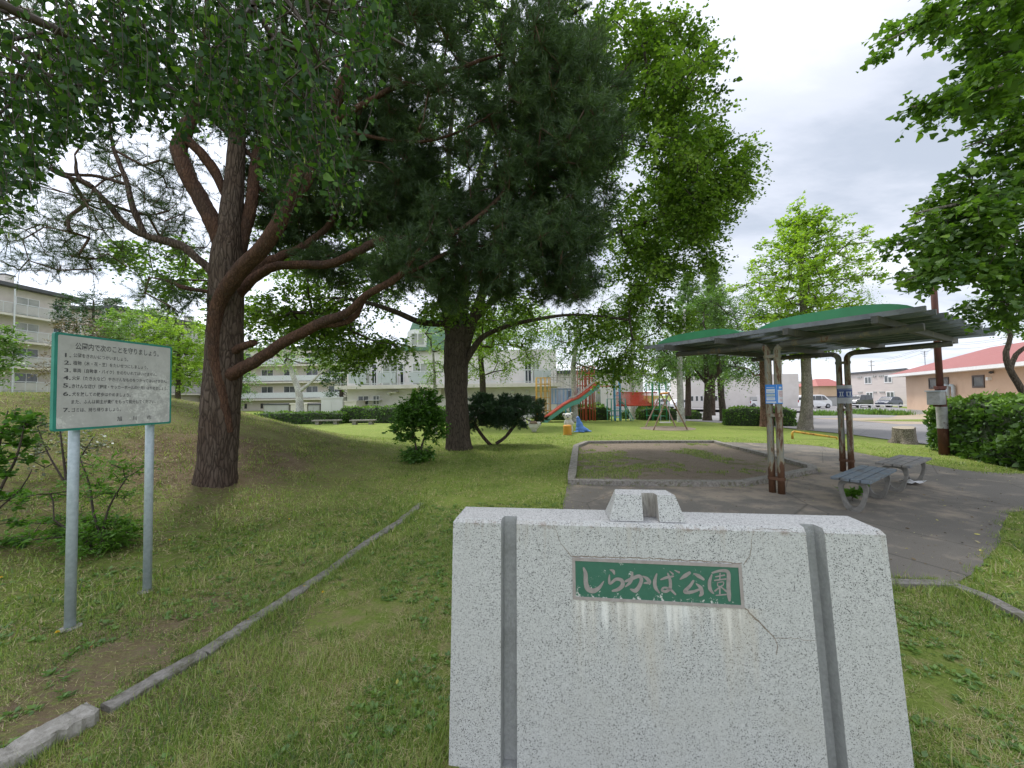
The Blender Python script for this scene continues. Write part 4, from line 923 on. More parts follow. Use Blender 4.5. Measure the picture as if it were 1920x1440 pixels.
class Skel:
    """branches grown from seed limbs out to every clump of leaves"""
    def __init__(s): s.p = []; s.par = []; s.fix = []
    def path(s, pts, rs, parent=-1):
        ids = []
        for p, r in zip(pts, rs):
            s.p.append(np.asarray(p, float)); s.par.append(parent); s.fix.append(r); parent = len(s.p) - 1; ids.append(parent)
        return ids
    def grow(s, clumps, rng, wob=.10, sag=.08, step=.45, up=0.0):
        base = np.array(s.p); order = np.argsort([np.min(np.linalg.norm(base - c, axis=1)) for c in clumps]); s.paths = []
        arr = np.zeros((len(s.p) + len(clumps) * 14, 3)); arr[:len(s.p)] = base; n = len(s.p)
        for i in order:
            c = clumps[i]; dd = np.linalg.norm(arr[:n] - c, axis=1) + .35 * np.maximum(0, arr[:n, 2] - c[2]); j = int(np.argmin(dd)); a = arr[j]; L_ = np.linalg.norm(c - a)
            k = int(min(12, max(1, round(L_ / step)))); ids = [j]; off = rng.normal(0, wob * L_, 3)
            for q in range(1, k + 1):
                t = q / k; p = a + (c - a) * t + off * math.sin(math.pi * t) + V(0, 0, -sag * L_ * math.sin(math.pi * t)) + (rng.normal(0, .03 * L_ / k, 3) if q < k else 0)
                s.p.append(p); s.par.append(ids[-1]); s.fix.append(None); ids.append(len(s.p) - 1); arr[n] = p; n += 1
            s.paths.append(ids)
    def mesh(s, name, m, parent, r0=.006, ex=.45, sides=5, rmax=.2):
        N = len(s.p); cnt = np.zeros(N)
        for ids in s.paths: cnt[ids[-1]] += 1
        for i in range(N - 1, -1, -1):
            if s.par[i] >= 0: cnt[s.par[i]] += cnt[i]
        mb = MB()
        for ids in s.paths:
            rs = [min(rmax, r0 * max(cnt[i], 1) ** ex) for i in ids]; rs[0] = min(rs[0], rs[1] * 1.25 if len(rs) > 1 else rs[0])
            mb.tube([s.p[i] for i in ids], rs, sides, False)
        return mb.build(name, m, parent, True)
def sprays(clumps, R, ntw, nl, size, templ, rng, center=None, out=.6, droop=.25, flat=.5, upn=1.0, szv=.25, hang=0.0, tw=None, rnd=(.5, .22), zlight=.25, spread=.05):
    """leafy twigs round every clump centre"""
    n = len(clumps); c = np.repeat(clumps, ntw, 0); Rr = (np.repeat(np.broadcast_to(R, n), ntw)) * rng.uniform(.6, 1.25, n * ntw)
    d = rng.normal(size=(n * ntw, 3)); d[:, 2] *= flat; d = nz(d)
    if center is not None: d = nz(d + out * nz(c - np.asarray(center)))
    b0 = c + rng.normal(0, .18, (n * ntw, 3)) * np.mean(R)
    cr = np.repeat(rng.normal(0, 1, n), ntw)
    t = (np.arange(nl) + .6) / nl; tt = np.tile(t, n * ntw); D = np.repeat(d, nl, 0); B = np.repeat(b0, nl, 0); RR = np.repeat(Rr, nl); CR = np.repeat(cr, nl)
    p = B + D * (RR * tt)[:, None]; p[:, 2] -= droop * RR * tt ** 2
    tang = D.copy(); tang[:, 2] -= 2 * droop * tt; tang = nz(tang)
    N = len(p); sd = nz(np.cross(tang, [0, 0, 1.0]) + 1e-4) * np.where(np.arange(N) % 2 == 0, 1, -1)[:, None]
    ld = nz(tang * .6 + sd * .9 + rng.normal(0, .35, (N, 3)) + np.array([0, 0, -hang])); p = p + rng.normal(0, spread, (N, 3)) * RR[:, None]
    nr = rng.normal(0, .55, (N, 3)); nr[:, 2] += upn
    if hang > .8: nr = rng.normal(0, 1, (N, 3)); nr[:, 2] *= .3
    sz = size * rng.lognormal(0, szv, N) * (1 - .25 * (tt > .9))
    rv = np.clip(rnd[0] + rnd[1] * (.55 * CR + .6 * rng.normal(0, 1, N)), 0, 1)
    segs = None
    if tw:
        e_ = b0 + d * Rr[:, None]; e_[:, 2] -= droop * Rr; s2 = nz(np.cross(d, [0, 0, 1.0]) + 1e-4) * tw; m2 = (b0 + e_) / 2; m2[:, 2] += .25 * droop * Rr
        segs = (np.stack([b0 - s2, b0 + s2, m2 + s2 * .7, m2 - s2 * .7], 1), np.stack([m2 - s2 * .7, m2 + s2 * .7, e_ + s2 * .3, e_ - s2 * .3], 1))
    return (leaves_at(p, ld, nr, sz, templ), rv), segs
def needles(clumps, R, ntw, nn, ln, wd, rng, center, out=.5, upb=.35, rnd=(.5, .22), tw=.004, cone=.75, seglen=.16):
    n = len(clumps); c = np.repeat(clumps, ntw, 0); m = n * ntw; Rr = np.broadcast_to(R, n).repeat(ntw) * rng.uniform(.5, 1.25, m)
    d = rng.normal(size=(m, 3)); d[:, 2] *= .7; d = nz(nz(d) + out * nz(c - np.asarray(center)) + np.array([0, 0, upb]))
    tip = c + d * Rr[:, None]; cr = np.repeat(rng.normal(0, 1, n), ntw)
    N = m * nn; D = np.repeat(d, nn, 0); T = np.repeat(tip, nn, 0); q = rng.random(N); base = T - D * (q * seglen)[:, None]
    nd = nz(D * rng.uniform(.35, 1.1, N)[:, None] + nz(rng.normal(size=(N, 3))) * cone); L_ = ln * rng.uniform(.7, 1.25, N); sd = nz(np.cross(nd, rng.normal(size=(N, 3)))) * wd / 2
    v = np.stack([base - sd, base + sd, base + nd * L_[:, None]], 1); rv = np.clip(rnd[0] + rnd[1] * (.5 * np.repeat(cr, nn) + .5 * rng.normal(0, 1, N)), 0, 1)
    s2 = nz(np.cross(d, [0, 0, 1.0]) + 1e-4) * tw
    return (v, rv), (np.stack([c - s2, c + s2, tip + s2 * .5, tip - s2 * .5], 1),)
def twig_mesh(segs, name, m, parent):
    return merge_np([(s, np.full(len(s), .5)) for s in segs], name, m, parent)
def rough_tube(pts, rs, name, m, parent, sides=26, step=.12, amp=.05, seed=0, flare=None, freq=3.2, knots=0, kink=0):
    pts = [np.asarray(p, float) for p in pts]; q, rr = [], []; rk_ = np.random.default_rng(seed + 500)
    for i in range(len(pts) - 1):
        p0 = pts[max(i - 1, 0)]; p1 = pts[i]; p2 = pts[i + 1]; p3 = pts[min(i + 2, len(pts) - 1)]; k = max(2, int(np.linalg.norm(p2 - p1) / step))
        for j in range(k):
            t = j / k; q.append(.5 * ((2 * p1) + (p2 - p0) * t + (2 * p0 - 5 * p1 + 4 * p2 - p3) * t * t + (3 * p1 - p0 - 3 * p2 + p3) * t ** 3)); rr.append(rs[i] * (1 - t) + rs[i + 1] * t)
    q.append(pts[-1]); rr.append(rs[-1])
    if kink:
        o_ = np.cumsum(rk_.normal(0, 1, (len(q), 3)), 0); o_ -= np.linspace(0, 1, len(q))[:, None] * o_[-1]; o_ /= max(1e-6, np.abs(o_).max()); q = [a + b * kink * min(1, rr[0] * 12) for a, b in zip(q, o_)]
    tl_ = len(q) * step; kn = [(rk_.uniform(.1, tl_), rk_.uniform(0, 6.28), rk_.uniform(.12, .38), rk_.uniform(.035, .08)) for _ in range(knots)]
    r_ = np.random.default_rng(seed); ph = r_.uniform(0, 6.28, 6); vs = []; up = None; n = sides; ln = 0
    for i, p in enumerate(q):
        t = unit(q[min(i + 1, len(q) - 1)] - q[max(i - 1, 0)])
        if up is None: up = V(0, 1, 0) if abs(t[2]) > .5 else V(0, 0, 1)
        u = unit(np.cross(up, t)); w = np.cross(t, u); up = w
        if i: ln += np.linalg.norm(p - q[i - 1])
        for k in range(n):
            a = 2 * math.pi * k / n
            f = 1 + amp * (math.sin(freq * a + ph[0] + ln * 1.1) * .6 + math.sin(5 * a + ph[1] - ln * 2.3) * .5 + math.sin(9 * a + ph[2] + 3 * math.sin(ln * 2)) * .35) + r_.normal(0, amp * .35)
            for kz, ka, kh, kw in kn:
                da = (a - ka + math.pi) % (2 * math.pi) - math.pi; f += kh * math.exp(-((ln - kz) / kw) ** 2 - (da / .7) ** 2)
            if flare: f *= 1 + flare * math.exp(-ln / .22) * (1 + .5 * math.sin(4 * a + ph[3]))
            vs.append(p + rr[i] * f * (math.cos(a) * u + math.sin(a) * w))
    fs = [(i * n + k, i * n + (k + 1) % n, (i + 1) * n + (k + 1) % n, (i + 1) * n + k) for i in range(len(q) - 1) for k in range(n)] + [tuple((len(q) - 1) * n + k for k in range(n))]
    return MB().add(vs, fs).build(name, m, parent, True)
def traced(lst): return [P(a, b, c) for a, b, c, w in lst], [w / 2 * c / FPX for a, b, c, w in lst]
def seed_nodes(sk, pts, rs, step=.3):
    q = []; 
    for i in range(len(pts) - 1):
        k = max(1, int(np.linalg.norm(pts[i + 1] - pts[i]) / step)); q += [pts[i] + (pts[i + 1] - pts[i]) * j / k for j in range(k)]
    q.append(pts[-1]); return sk.path(q, [None] * len(q))

M_pbark = bark('pine_bark', (.075, .052, .040), (.15, .115, .09), (.10, .068, .05), 11, .20, 1.0, .035, lichen=(.17, .15, .12))
M_obark = bark('orange_pine_bark', (.060, .034, .024), (.135, .072, .046), (.065, .045, .036), 15, .30, 1.0, .018, crack=.55, lichen=(.13, .10, .08))
M_ebark = bark('elm_bark', (.07, .055, .042), (.13, .105, .08), (.09, .075, .055), 12, .18, 1.0, .03)
M_bbark = bark('birch_bark', (.52, .50, .46), (.66, .65, .61), (.30, .27, .23), 4, 2.5, .3, .01, lichen=(.06, .05, .045))
M_gbark = bark('ginkgo_bark', (.20, .175, .14), (.30, .27, .22), (.17, .15, .12), 12, .3, .8, .02)
M_twig = pm('twig_bark', (.075, .055, .042), (.045, .034, .028), scale=10, bump=0)
M_rtwig = pm('pine_twig_bark', (.13, .07, .045), (.07, .045, .035), scale=6, bump=0)
L_pine = leafmat('pine_needles', [(.028, .050, .022), (.05, .09, .034), (.09, .145, .050), (.18, .25, .095)], trans=.32, gloss=.03, tcol=1.0)
L_elm = leafmat('elm_leaves', [(.05, .10, .014), (.10, .18, .02), (.17, .26, .035), (.27, .37, .07)], trans=.42, gloss=.03, tcol=1.12)
L_birch = leafmat('birch_leaves', [(.016, .040, .012), (.03, .070, .017), (.06, .125, .022), (.16, .28, .04)], trans=.34, gloss=.02, rough=.35, tcol=1.2)
L_gink = leafmat('ginkgo_leaves', [(.035, .085, .018), (.085, .16, .026), (.15, .25, .035), (.26, .38, .06)], trans=.42, gloss=.035, rough=.45, tcol=1.2)
L_gyel = leafmat('yellow_green_leaves', [(.12, .20, .02), (.20, .31, .03), (.30, .42, .045), (.42, .54, .08)], trans=.4, gloss=.04, tcol=1.1)
L_mid = leafmat('mid_green_leaves', [(.05, .10, .02), (.09, .17, .03), (.15, .25, .045), (.25, .36, .08)], trans=.35, gloss=.05, tcol=1.1)
L_pale = leafmat('pale_green_leaves', [(.10, .17, .05), (.17, .27, .07), (.26, .38, .11), (.36, .47, .18)], trans=.35, gloss=.06, tcol=1.1)
L_dark = leafmat('dark_green_leaves', [(.015, .04, .014), (.03, .07, .02), (.05, .11, .03), (.08, .16, .04)], trans=.22, gloss=.05, tcol=.9)
L_hedge = leafmat('hedge_leaves', [(.03, .07, .012), (.06, .125, .02), (.11, .20, .03), (.20, .33, .06)], trans=.25, gloss=.02, tcol=1.1)

# ---------------------------------------------------------------- the big pine on the mound foot
rp = np.random.default_rng(21); pbase = G(405, 903); YT = pbase[1]; kY = YT / 6.0
def D(l): return [(a, b, c * kY, w) for a, b, c, w in l]
ptree = thing('pine_tree', pbase, 'large spreading pine with reddish limbs behind the rules sign', 'tree')
tr = D([(404, 915, 6.0, 70), (408, 870, 6.0, 64), (413, 780, 6.0, 66), (420, 690, 6.0, 66), (424, 600, 6.0, 62), (425, 540, 6.0, 60), (425, 480, 6.0, 56), (432, 410, 6.05, 42), (440, 330, 6.1, 34), (446, 230, 6.1, 28), (452, 100, 6.2, 22), (458, -120, 6.3, 14)])
P_, R_ = traced(tr); R_ = [q * .93 for q in R_]; rough_tube(P_, R_, 'trunk', M_pbark, ptree, 30, .1, .05, 3, flare=.16); sk = Skel(); seed_nodes(sk, P_[5:], R_)
limbs = [
 [(432, 810, 5.90, 12), (418, 740, 5.84, 20), (404, 670, 5.80, 26), (402, 610, 5.76, 28), (412, 560, 5.72, 32), (450, 505, 5.62, 35), (490, 465, 5.55, 34), (522, 420, 5.5, 32), (540, 375, 5.45, 28), (565, 310, 5.4, 26), (600, 235, 5.4, 22), (640, 150, 5.4, 18), (680, 40, 5.4, 13)],
 [(424, 500, 5.95, 34), (405, 430, 5.9, 36), (378, 370, 5.85, 34), (352, 320, 5.8, 32), (338, 275, 5.8, 32), (352, 225, 5.8, 30), (372, 160, 5.9, 24), (385, 80, 5.9, 18), (380, -60, 5.9, 10)],
 [(350, 262, 5.8, 18), (372, 284, 5.88, 21), (398, 318, 6.0, 23), (428, 385, 6.1, 24)],
 [(415, 545, 5.9, 18), (392, 505, 5.85, 18), (360, 472, 5.8, 18), (338, 458, 5.8, 20), (290, 445, 5.7, 16), (245, 425, 5.6, 14), (205, 380, 5.5, 12), (165, 345, 5.4, 10), (110, 325, 5.3, 8), (55, 285, 5.2, 6)],
 [(268, 437, 5.65, 13), (250, 392, 5.6, 12), (236, 340, 5.6, 10), (212, 280, 5.6, 8), (205, 220, 5.6, 6)], [(175, 350, 5.4, 9), (148, 330, 5.35, 9), (140, 290, 5.3, 7)],
 [(236, 345, 5.6, 8), (180, 330, 5.5, 7), (125, 325, 5.5, 7), (85, 300, 5.5, 5)],
 [(428, 705, 5.9, 30), (455, 692, 5.8, 27), (490, 675, 5.7, 25), (535, 640, 5.6, 24), (580, 615, 5.5, 24), (610, 600, 5.45, 22), (650, 588, 5.4, 18), (680, 562, 5.35, 17), (710, 543, 5.3, 17), (745, 520, 5.3, 15), (768, 495, 5.3, 12), (800, 450, 5.4, 8)],
 [(600, 607, 5.46, 14), (640, 603, 5.5, 14), (668, 590, 5.5, 13), (680, 570, 5.5, 10), (700, 548, 5.5, 9)],
 [(432, 570, 6.05, 24), (470, 530, 6.0, 22), (510, 500, 5.95, 20), (560, 492, 5.9, 20), (620, 488, 5.85, 19), (665, 468, 5.8, 18), (720, 445, 5.8, 16), (790, 442, 5.8, 13), (850, 435, 5.8, 12), (905, 400, 5.8, 10), (945, 360, 5.8, 9), (968, 325, 5.8, 7), (985, 270, 5.8, 5)],
 [(435, 520, 6.1, 26), (455, 440, 6.15, 26), (468, 380, 6.2, 24), (478, 300, 6.25, 22), (495, 220, 6.3, 18), (520, 120, 6.3, 14), (540, 0, 6.3, 9)],
 [(440, 560, 6.2, 22), (485, 500, 6.3, 22), (520, 480, 6.35, 20), (560, 462, 6.5, 16), (610, 420, 6.6, 13), (650, 350, 6.6, 10)],
 [(530, 395, 5.5, 24), (575, 345, 5.7, 22), (590, 290, 5.9, 20), (620, 230, 6, 17), (655, 160, 6.1, 14), (700, 90, 6.1, 10), (740, 20, 6.1, 7)],
 [(618, 235, 6.0, 9), (680, 252, 5.9, 8), (740, 262, 5.8, 7), (800, 262, 5.7, 7), (870, 240, 5.7, 5), (960, 190, 5.7, 4)],
 [(600, 240, 5.4, 16), (680, 200, 5.4, 13), (780, 150, 5.5, 10), (880, 120, 5.5, 8), (980, 90, 5.5, 5)],
 [(405, 550, 5.9, 9), (375, 545, 5.8, 9), (345, 538, 5.7, 9), (320, 528, 5.7, 7), (280, 520, 5.6, 5)],
 [(440, 655, 5.9, 18), (462, 648, 5.82, 17), (478, 640, 5.78, 14)], [(402, 640, 5.8, 14), (392, 628, 5.72, 12), (386, 618, 5.7, 6)],
 [(745, 520, 5.3, 9), (790, 500, 5.6, 8), (850, 470, 5.9, 7), (920, 460, 6.1, 6)], [(480, 300, 6.2, 10), (380, 210, 6.2, 10), (250, 130, 6.2, 8), (120, 70, 6.2, 6)]]
for i, l in enumerate(limbs):
    P_, R_ = traced(D(l)); R_ = [q * .82 for q in R_]; R_[-1] *= (.35 if i not in (16, 17) else .8); rough_tube(P_, R_, 'limb', M_obark if i not in (3, 4, 5, 6, 17) else M_pbark, ptree, 16, .05, .05, 30 + i, freq=2, knots=5 if len(l) > 6 else 2, kink=.045)
    if i not in (2, 16, 17): seed_nodes(sk, P_[2:], R_)
pe = [((900, 200, 6.5), (2.1, 1.8, 2.0), 260), ((1040, 300, 6.2), (1.05, 1.3, 1.7), 150), ((840, 455, 6.4), (1.0, 1.0, .62), 52), ((985, 480, 6.2), (1.0, 1.0, .65), 62), ((1075, 520, 6.3), (.55, .7, .45), 14), ((760, 500, 5.6), (.5, .5, .35), 14),
      ((650, 110, 6.4), (1.5, 1.6, 1.3), 110), ((430, 20, 6.3), (1.8, 1.6, 1.0), 70), ((160, 60, 6.3), (1.8, 1.6, 1.2), 50), ((150, 380, 6.0), (1.5, 1.4, 1.0), 100), ((40, 440, 5.8), (.9, 1.0, .6), 36), ((300, 330, 6.4), (.7, .9, .6), 30), ((330, 430, 6.6), (.6, .7, .35), 16), ((500, 300, 7.0), (.8, .7, .8), 34), ((640, 500, 6.9), (.6, .7, .3), 16), ((545, 440, 7.1), (.5, .6, .35), 14), ((640, 320, 6.6), (.9, .9, .8), 22), ((330, 560, 5.9), (.5, .5, .25), 9),
      ((560, -330, 6.4), (3.8, 3.0, 2.2), 150), ((60, -150, 6.3), (2.4, 2.0, 1.6), 60), ((540, 230, 6.7), (1.2, 1.1, .9), 60), ((710, 330, 6.5), (1.0, 1.0, .9), 60), ((430, 130, 6.9), (1.4, 1.0, .7), 50), ((600, 420, 6.9), (.7, .8, .35), 18), ((290, 190, 6.5), (1.1, 1.0, .5), 24), ((780, 400, 6.6), (.8, .8, .5), 34), ((560, 380, 6.9), (.6, .6, .3), 12), ((880, 545, 6.5), (.7, .7, .25), 18)]  # first two masses here lie above the view, added to shade the mound
pc = ell(pe, rp); pctr = P(560, 150, 6.4)
sk.grow(pc, rp, wob=.12, sag=.06, step=.35); sk.mesh('branches', M_rtwig, ptree, r0=.0055, ex=.40, sides=5, rmax=.05)
lft = pc[:, 0] < P(385, 300, 6.2)[0]; pcd = pc[~lft]; pcl = pc[lft]; (al, sl_) = needles(pcl, .27, 10, 26, .10, .0058, rp, pctr, rnd=(.42, .22))
parts_ = [al]; (a, segs) = needles(pcd, .27, 18, 38, .105, .0080, rp, pctr, rnd=(.45, .24)); parts_.append(a)
(a2, s2) = needles(pcd[rp.random(len(pcd)) < .8] + rp.normal(0, .12, (1, 3)), .36, 8, 30, .11, .0078, rp, pctr, rnd=(.32, .2)); parts_.append(a2)
merge_np(parts_, 'needles', L_pine, ptree); twig_mesh(list(segs) + list(s2) + list(sl_), 'twigs', M_rtwig, ptree)
# some dead reddish needle tufts hang inside the crown
dead = ell([((680, 100, 6.0), (.9, .6, .6), 9), ((730, 170, 6.0), (.7, .5, .3), 5), ((600, 60, 6.0), (.8, .6, .4), 5)], rp)
(a, segs) = needles(dead, .14, 5, 26, .07, .005, rp, pctr); merge_np([a], 'dead_needles', leafmat('dead_needles', [(.10, .045, .02), (.20, .09, .035)], trans=.2, tcol=.6), ptree)

# ---------------------------------------------------------------- the broad-leaved tree behind it
re_ = np.random.default_rng(5); eb = G(860, 842); etree = thing('elm_tree', eb, 'tall broad-leaved tree with several dark stems rising from one thick trunk', 'tree'); kE = eb[1] / 11.4
def DE(l): return [(a, b, c * kE, w) for a, b, c, w in l]
tr = DE([(861, 846, 11.4, 46), (858, 820, 11.4, 44), (856, 760, 11.4, 41), (855, 700, 11.4, 43), (857, 650, 11.4, 47), (860, 612, 11.4, 46)])
P_, R_ = traced(tr); rough_tube(P_, R_, 'trunk', M_ebark, etree, 26, .14, .055, 9, flare=.22); se = Skel(); seed_nodes(se, P_[-2:], R_)
for i, l in enumerate([
 [(850, 640, 11.3, 28), (842, 590, 11.3, 26), (832, 540, 11.2, 22), (818, 480, 11.2, 20), (800, 420, 11.2, 17), (770, 330, 11.1, 13), (740, 230, 11, 9), (700, 80, 11, 6)],
 [(862, 640, 11.4, 26), (866, 580, 11.5, 24), (872, 520, 11.6, 20), (884, 440, 11.7, 17), (900, 330, 11.8, 14), (930, 200, 11.8, 10), (960, 20, 11.8, 6)],
 [(872, 650, 11.3, 22), (886, 600, 11.2, 20), (905, 550, 11.1, 17), (935, 490, 11, 15), (985, 400, 10.9, 12), (1060, 300, 10.9, 10), (1130, 190, 10.9, 7), (1200, 90, 10.9, 4)],
 [(848, 606, 11.3, 12), (820, 607, 11.2, 12), (785, 603, 11, 11), (750, 588, 10.9, 10), (705, 572, 10.8, 8), (650, 560, 10.7, 6), (580, 560, 10.6, 4)],
 [(872, 680, 11.3, 12), (890, 650, 11.2, 12), (905, 632, 11.1, 10), (940, 615, 11, 8), (1000, 600, 11, 7), (1080, 590, 11, 5), (1180, 600, 11, 4)],
 [(888, 600, 11.4, 14), (930, 560, 11.6, 12), (1000, 520, 11.8, 10), (1100, 460, 11.8, 8), (1200, 420, 11.6, 6), (1290, 400, 11.5, 4)],
 [(836, 560, 11.3, 13), (790, 500, 11.5, 11), (720, 440, 11.7, 9), (640, 380, 11.8, 7), (560, 330, 11.8, 5)],
 [(868, 560, 11.5, 16), (850, 460, 11.9, 14), (840, 340, 12.2, 10), (850, 180, 12.4, 7)], [(843, 600, 11.1, 5), (836, 578, 11.0, 5), (828, 565, 10.95, 3)]]):
    P_, R_ = traced(DE(l)); rough_tube(P_, R_, 'limb', M_ebark, etree, 12, .16, .05, 60 + i, freq=2); seed_nodes(se, P_[2:] if i < 8 else P_, R_, .5)
ee = [((640, 470, 11.8), (2.0, 2.0, 1.2), 50), ((1150, 300, 11.5), (2.9, 3.0, 4.2), 230), ((1215, 150, 11.4), (1.05, 1.6, 1.5), 75), ((1285, 250, 11.4), (.8, 1.2, .9), 34), ((1305, 345, 11.4), (1.35, 1.6, 1.3), 100), ((1255, 450, 11.4), (1.35, 1.6, 1.25), 84), ((1180, 570, 11), (1.0, 1.2, .6), 20), ((1250, 585, 11.2), (.7, .9, .4), 8),
      ((900, 180, 11.8), (4.2, 3.4, 4.6), 190), ((690, 420, 11.8), (2.8, 3.0, 2.6), 110), ((930, 570, 11.4), (2.2, 2.2, .6), 44), ((1100, 615, 11), (.9, 1.0, .4), 12), ((1150, 690, 10.8), (.45, .5, .35), 7), ((1205, 655, 11), (.6, .7, .4), 6), ((560, 590, 11.0), (1.9, 1.6, .65), 64), ((655, 640, 11.0), (1.0, 1.0, .55), 26), ((735, 650, 10.9), (.55, .8, .35), 9), ((330, 500, 10.6), (1.2, 1.2, .6), 26), ((960, -130, 11.6), (4.5, 3.6, 3), 90)]
ec = ell(ee, re_); ectr = P(1000, 300, 11.5)
se.grow(ec, re_, wob=.10, sag=.05, step=.6); se.mesh('branches', M_twig, etree, r0=.0075, ex=.42, sides=4, rmax=.06)
(a, segs) = sprays(ec, .57, 12, 12, .088, OVATE, re_, ectr, out=.7, droop=.30, flat=.6, tw=.004, rnd=(.45, .26))
merge_np([a], 'leaves', L_elm, etree); twig_mesh(segs, 'twigs', M_twig, etree)

# ---------------------------------------------------------------- birch whose hanging sprays fill the upper left
rb = np.random.default_rng(77); bt = thing('birch_tree', V(-4.3, .6, 0), 'near birch at the left whose drooping leaf sprays hang across the upper left corner', 'tree')
P_ = [V(-4.3, .6, -.1), V(-4.25, .65, 1.5), V(-4.2, .75, 3), V(-4.0, .9, 4.5), V(-3.9, 1.0, 6.2), V(-3.8, 1.1, 8)]; rough_tube(P_, [.19, .16, .14, .11, .075, .03], 'trunk', M_bbark, bt, 20, .15, .03, 5, flare=.3)
sb2 = Skel(); seed_nodes(sb2, P_[2:], None, .4)
for l in ([V(-4.1, .8, 3.6), V(-3.2, 1.3, 4.2), V(-2.2, 1.9, 4.3), V(-1.3, 2.4, 4.15)], [V(-4.1, .9, 4.1), V(-3.0, 1.9, 4.7), V(-1.9, 2.8, 4.8), V(-.9, 3.3, 4.6)], [V(-4.1, .8, 3.2), V(-3.3, 1.7, 3.7), V(-2.7, 2.4, 3.8), V(-2.2, 3.0, 3.7)]):
    rough_tube(l, [.055, .038, .022, .010], 'limb', M_twig, bt, 8, .12, .03, 8); seed_nodes(sb2, l, None, .3)
ex_ = [-60, 0, 40, 80, 120, 180, 240, 290, 340, 400, 450, 500, 530, 560, 600, 640, 665, 700, 740]; ey_ = [470, 455, 430, 330, 280, 300, 260, 240, 280, 260, 270, 290, 450, 400, 340, 470, 260, 130, 40]
starts, ends = [], []
for i in range(430):
    x = rb.uniform(-60, 735); yend = np.interp(x, ex_, ey_) * (.45 + .58 * rb.random() ** .5); Yd = rb.uniform(1.7, 3.3); e_ = P(x, yend, Yd); ln = rb.uniform(.35, .95)
    if e_[2] + ln > 5.2: continue
    s_ = e_ + V(rb.normal(0, .07) - .06, rb.normal(0, .08), ln); starts.append(s_); ends.append(e_)
starts = np.array(starts); ends = np.array(ends); sb2.grow(starts, rb, wob=.08, sag=-.04, step=.3); sb2.mesh('branches', M_twig, bt, r0=.0026, ex=.42, sides=5, rmax=.03)
tw_ = MB(); bases, dirs, sizes = [], [], []
for s_, e_ in zip(starts, ends):
    k = 9; off = rb.normal(0, .035, 3); pth = [s_ + (e_ - s_) * t + off * math.sin(math.pi * t) for t in np.linspace(0, 1, k)]; tw_.tube(pth, [.0022 * (1 - .6 * i / k) for i in range(k)], 3, False)
    L_ = np.linalg.norm(e_ - s_); nlv = int(L_ / .024)
    for j in range(nlv):
        t = (j + .5) / nlv; p = s_ + (e_ - s_) * t + off * math.sin(math.pi * t); a = rb.uniform(0, 6.28); bases.append(p + rb.normal(0, .012, 3)); dirs.append([math.cos(a) * .75, math.sin(a) * .75, rb.uniform(-1.1, -.1)]); sizes.append(rb.uniform(.026, .052) * (1 - .35 * (t > .85)))
tw_.build('twigs', M_twig, bt); N_l = len(bases); lv = leaves_at(np.array(bases), np.array(dirs), rb.normal(size=(N_l, 3)), np.array(sizes), BIRCH)
merge_np([(lv, np.clip(rb.normal(.38, .24, N_l), 0, 1))], 'leaves', L_birch, bt)
cr2 = ell([(V(-3.9, .6, 6.0), (2.4, 2.2, 1.9), 90)], rb, pixel=False); (a, segs) = sprays(cr2, .55, 7, 10, .06, KITE, rb, V(-3.9, .6, 5), droop=.9, hang=.6, tw=.003); merge_np([a], 'added_unseen_leaves', L_birch, bt)  # unseen upper crown, added so it shades the left foreground
# catkins hang between the leaves
ckm = MB(); cs_i = rb.choice(len(bases), 160, replace=False)
for i in cs_i: b0 = bases[i]; ckm.tube([b0, b0 + V(0, 0, -.012), b0 + V(.002, 0, -.03), b0 + V(.003, 0, -.036)], [.0012, .0035, .0032, .001], 6)
ckm.build('catkins', pm('catkin_green', (.24, .30, .06), (.18, .22, .05), scale=60, bump=0), bt)['kind'] = 'stuff'

# ---------------------------------------------------------------- ginkgo reaching in from the right
rg = np.random.default_rng(31); gt = thing('ginkgo_tree', V(6.9, 3.7, 0), 'near ginkgo reaching into the picture from the right edge with fan leaves', 'tree')
P_ = [V(6.9, 3.7, -.1), V(6.9, 3.7, 1.5), V(6.85, 3.75, 3), V(6.8, 3.7, 4.5), V(6.8, 3.7, 6.5)]; rough_tube(P_, [.2, .17, .15, .11, .05], 'trunk', M_gbark, gt, 20, .15, .04, 15, flare=.3)
sg = Skel(); seed_nodes(sg, P_[1:], None, .4)
for l in ([(2050, -80, 3.7), (1960, -40, 3.5), (1850, 0, 3.35), (1740, 40, 3.25), (1665, 75, 3.2)], [(2050, 130, 3.7), (1960, 140, 3.5), (1850, 170, 3.35), (1750, 195, 3.3), (1710, 200, 3.3)], [(2080, 300, 3.7), (1960, 330, 3.6), (1850, 370, 3.6), (1760, 390, 3.55), (1715, 400, 3.5)], [(2080, 420, 3.8), (1960, 440, 3.7), (1850, 470, 3.7), (1760, 500, 3.65), (1700, 525, 3.6)], [(2080, 230, 3.9), (1960, 210, 3.8), (1880, 250, 3.7), (1810, 275, 3.6)]):
    p_ = [V(6.85, 3.72, P(*l[0])[2] - .2)] + [P(*q) for q in l]; rough_tube(p_, list(np.linspace(.035, .006, len(p_))), 'limb', M_gbark, gt, 8, .1, .03, 18); seed_nodes(sg, p_[1:], None, .15)
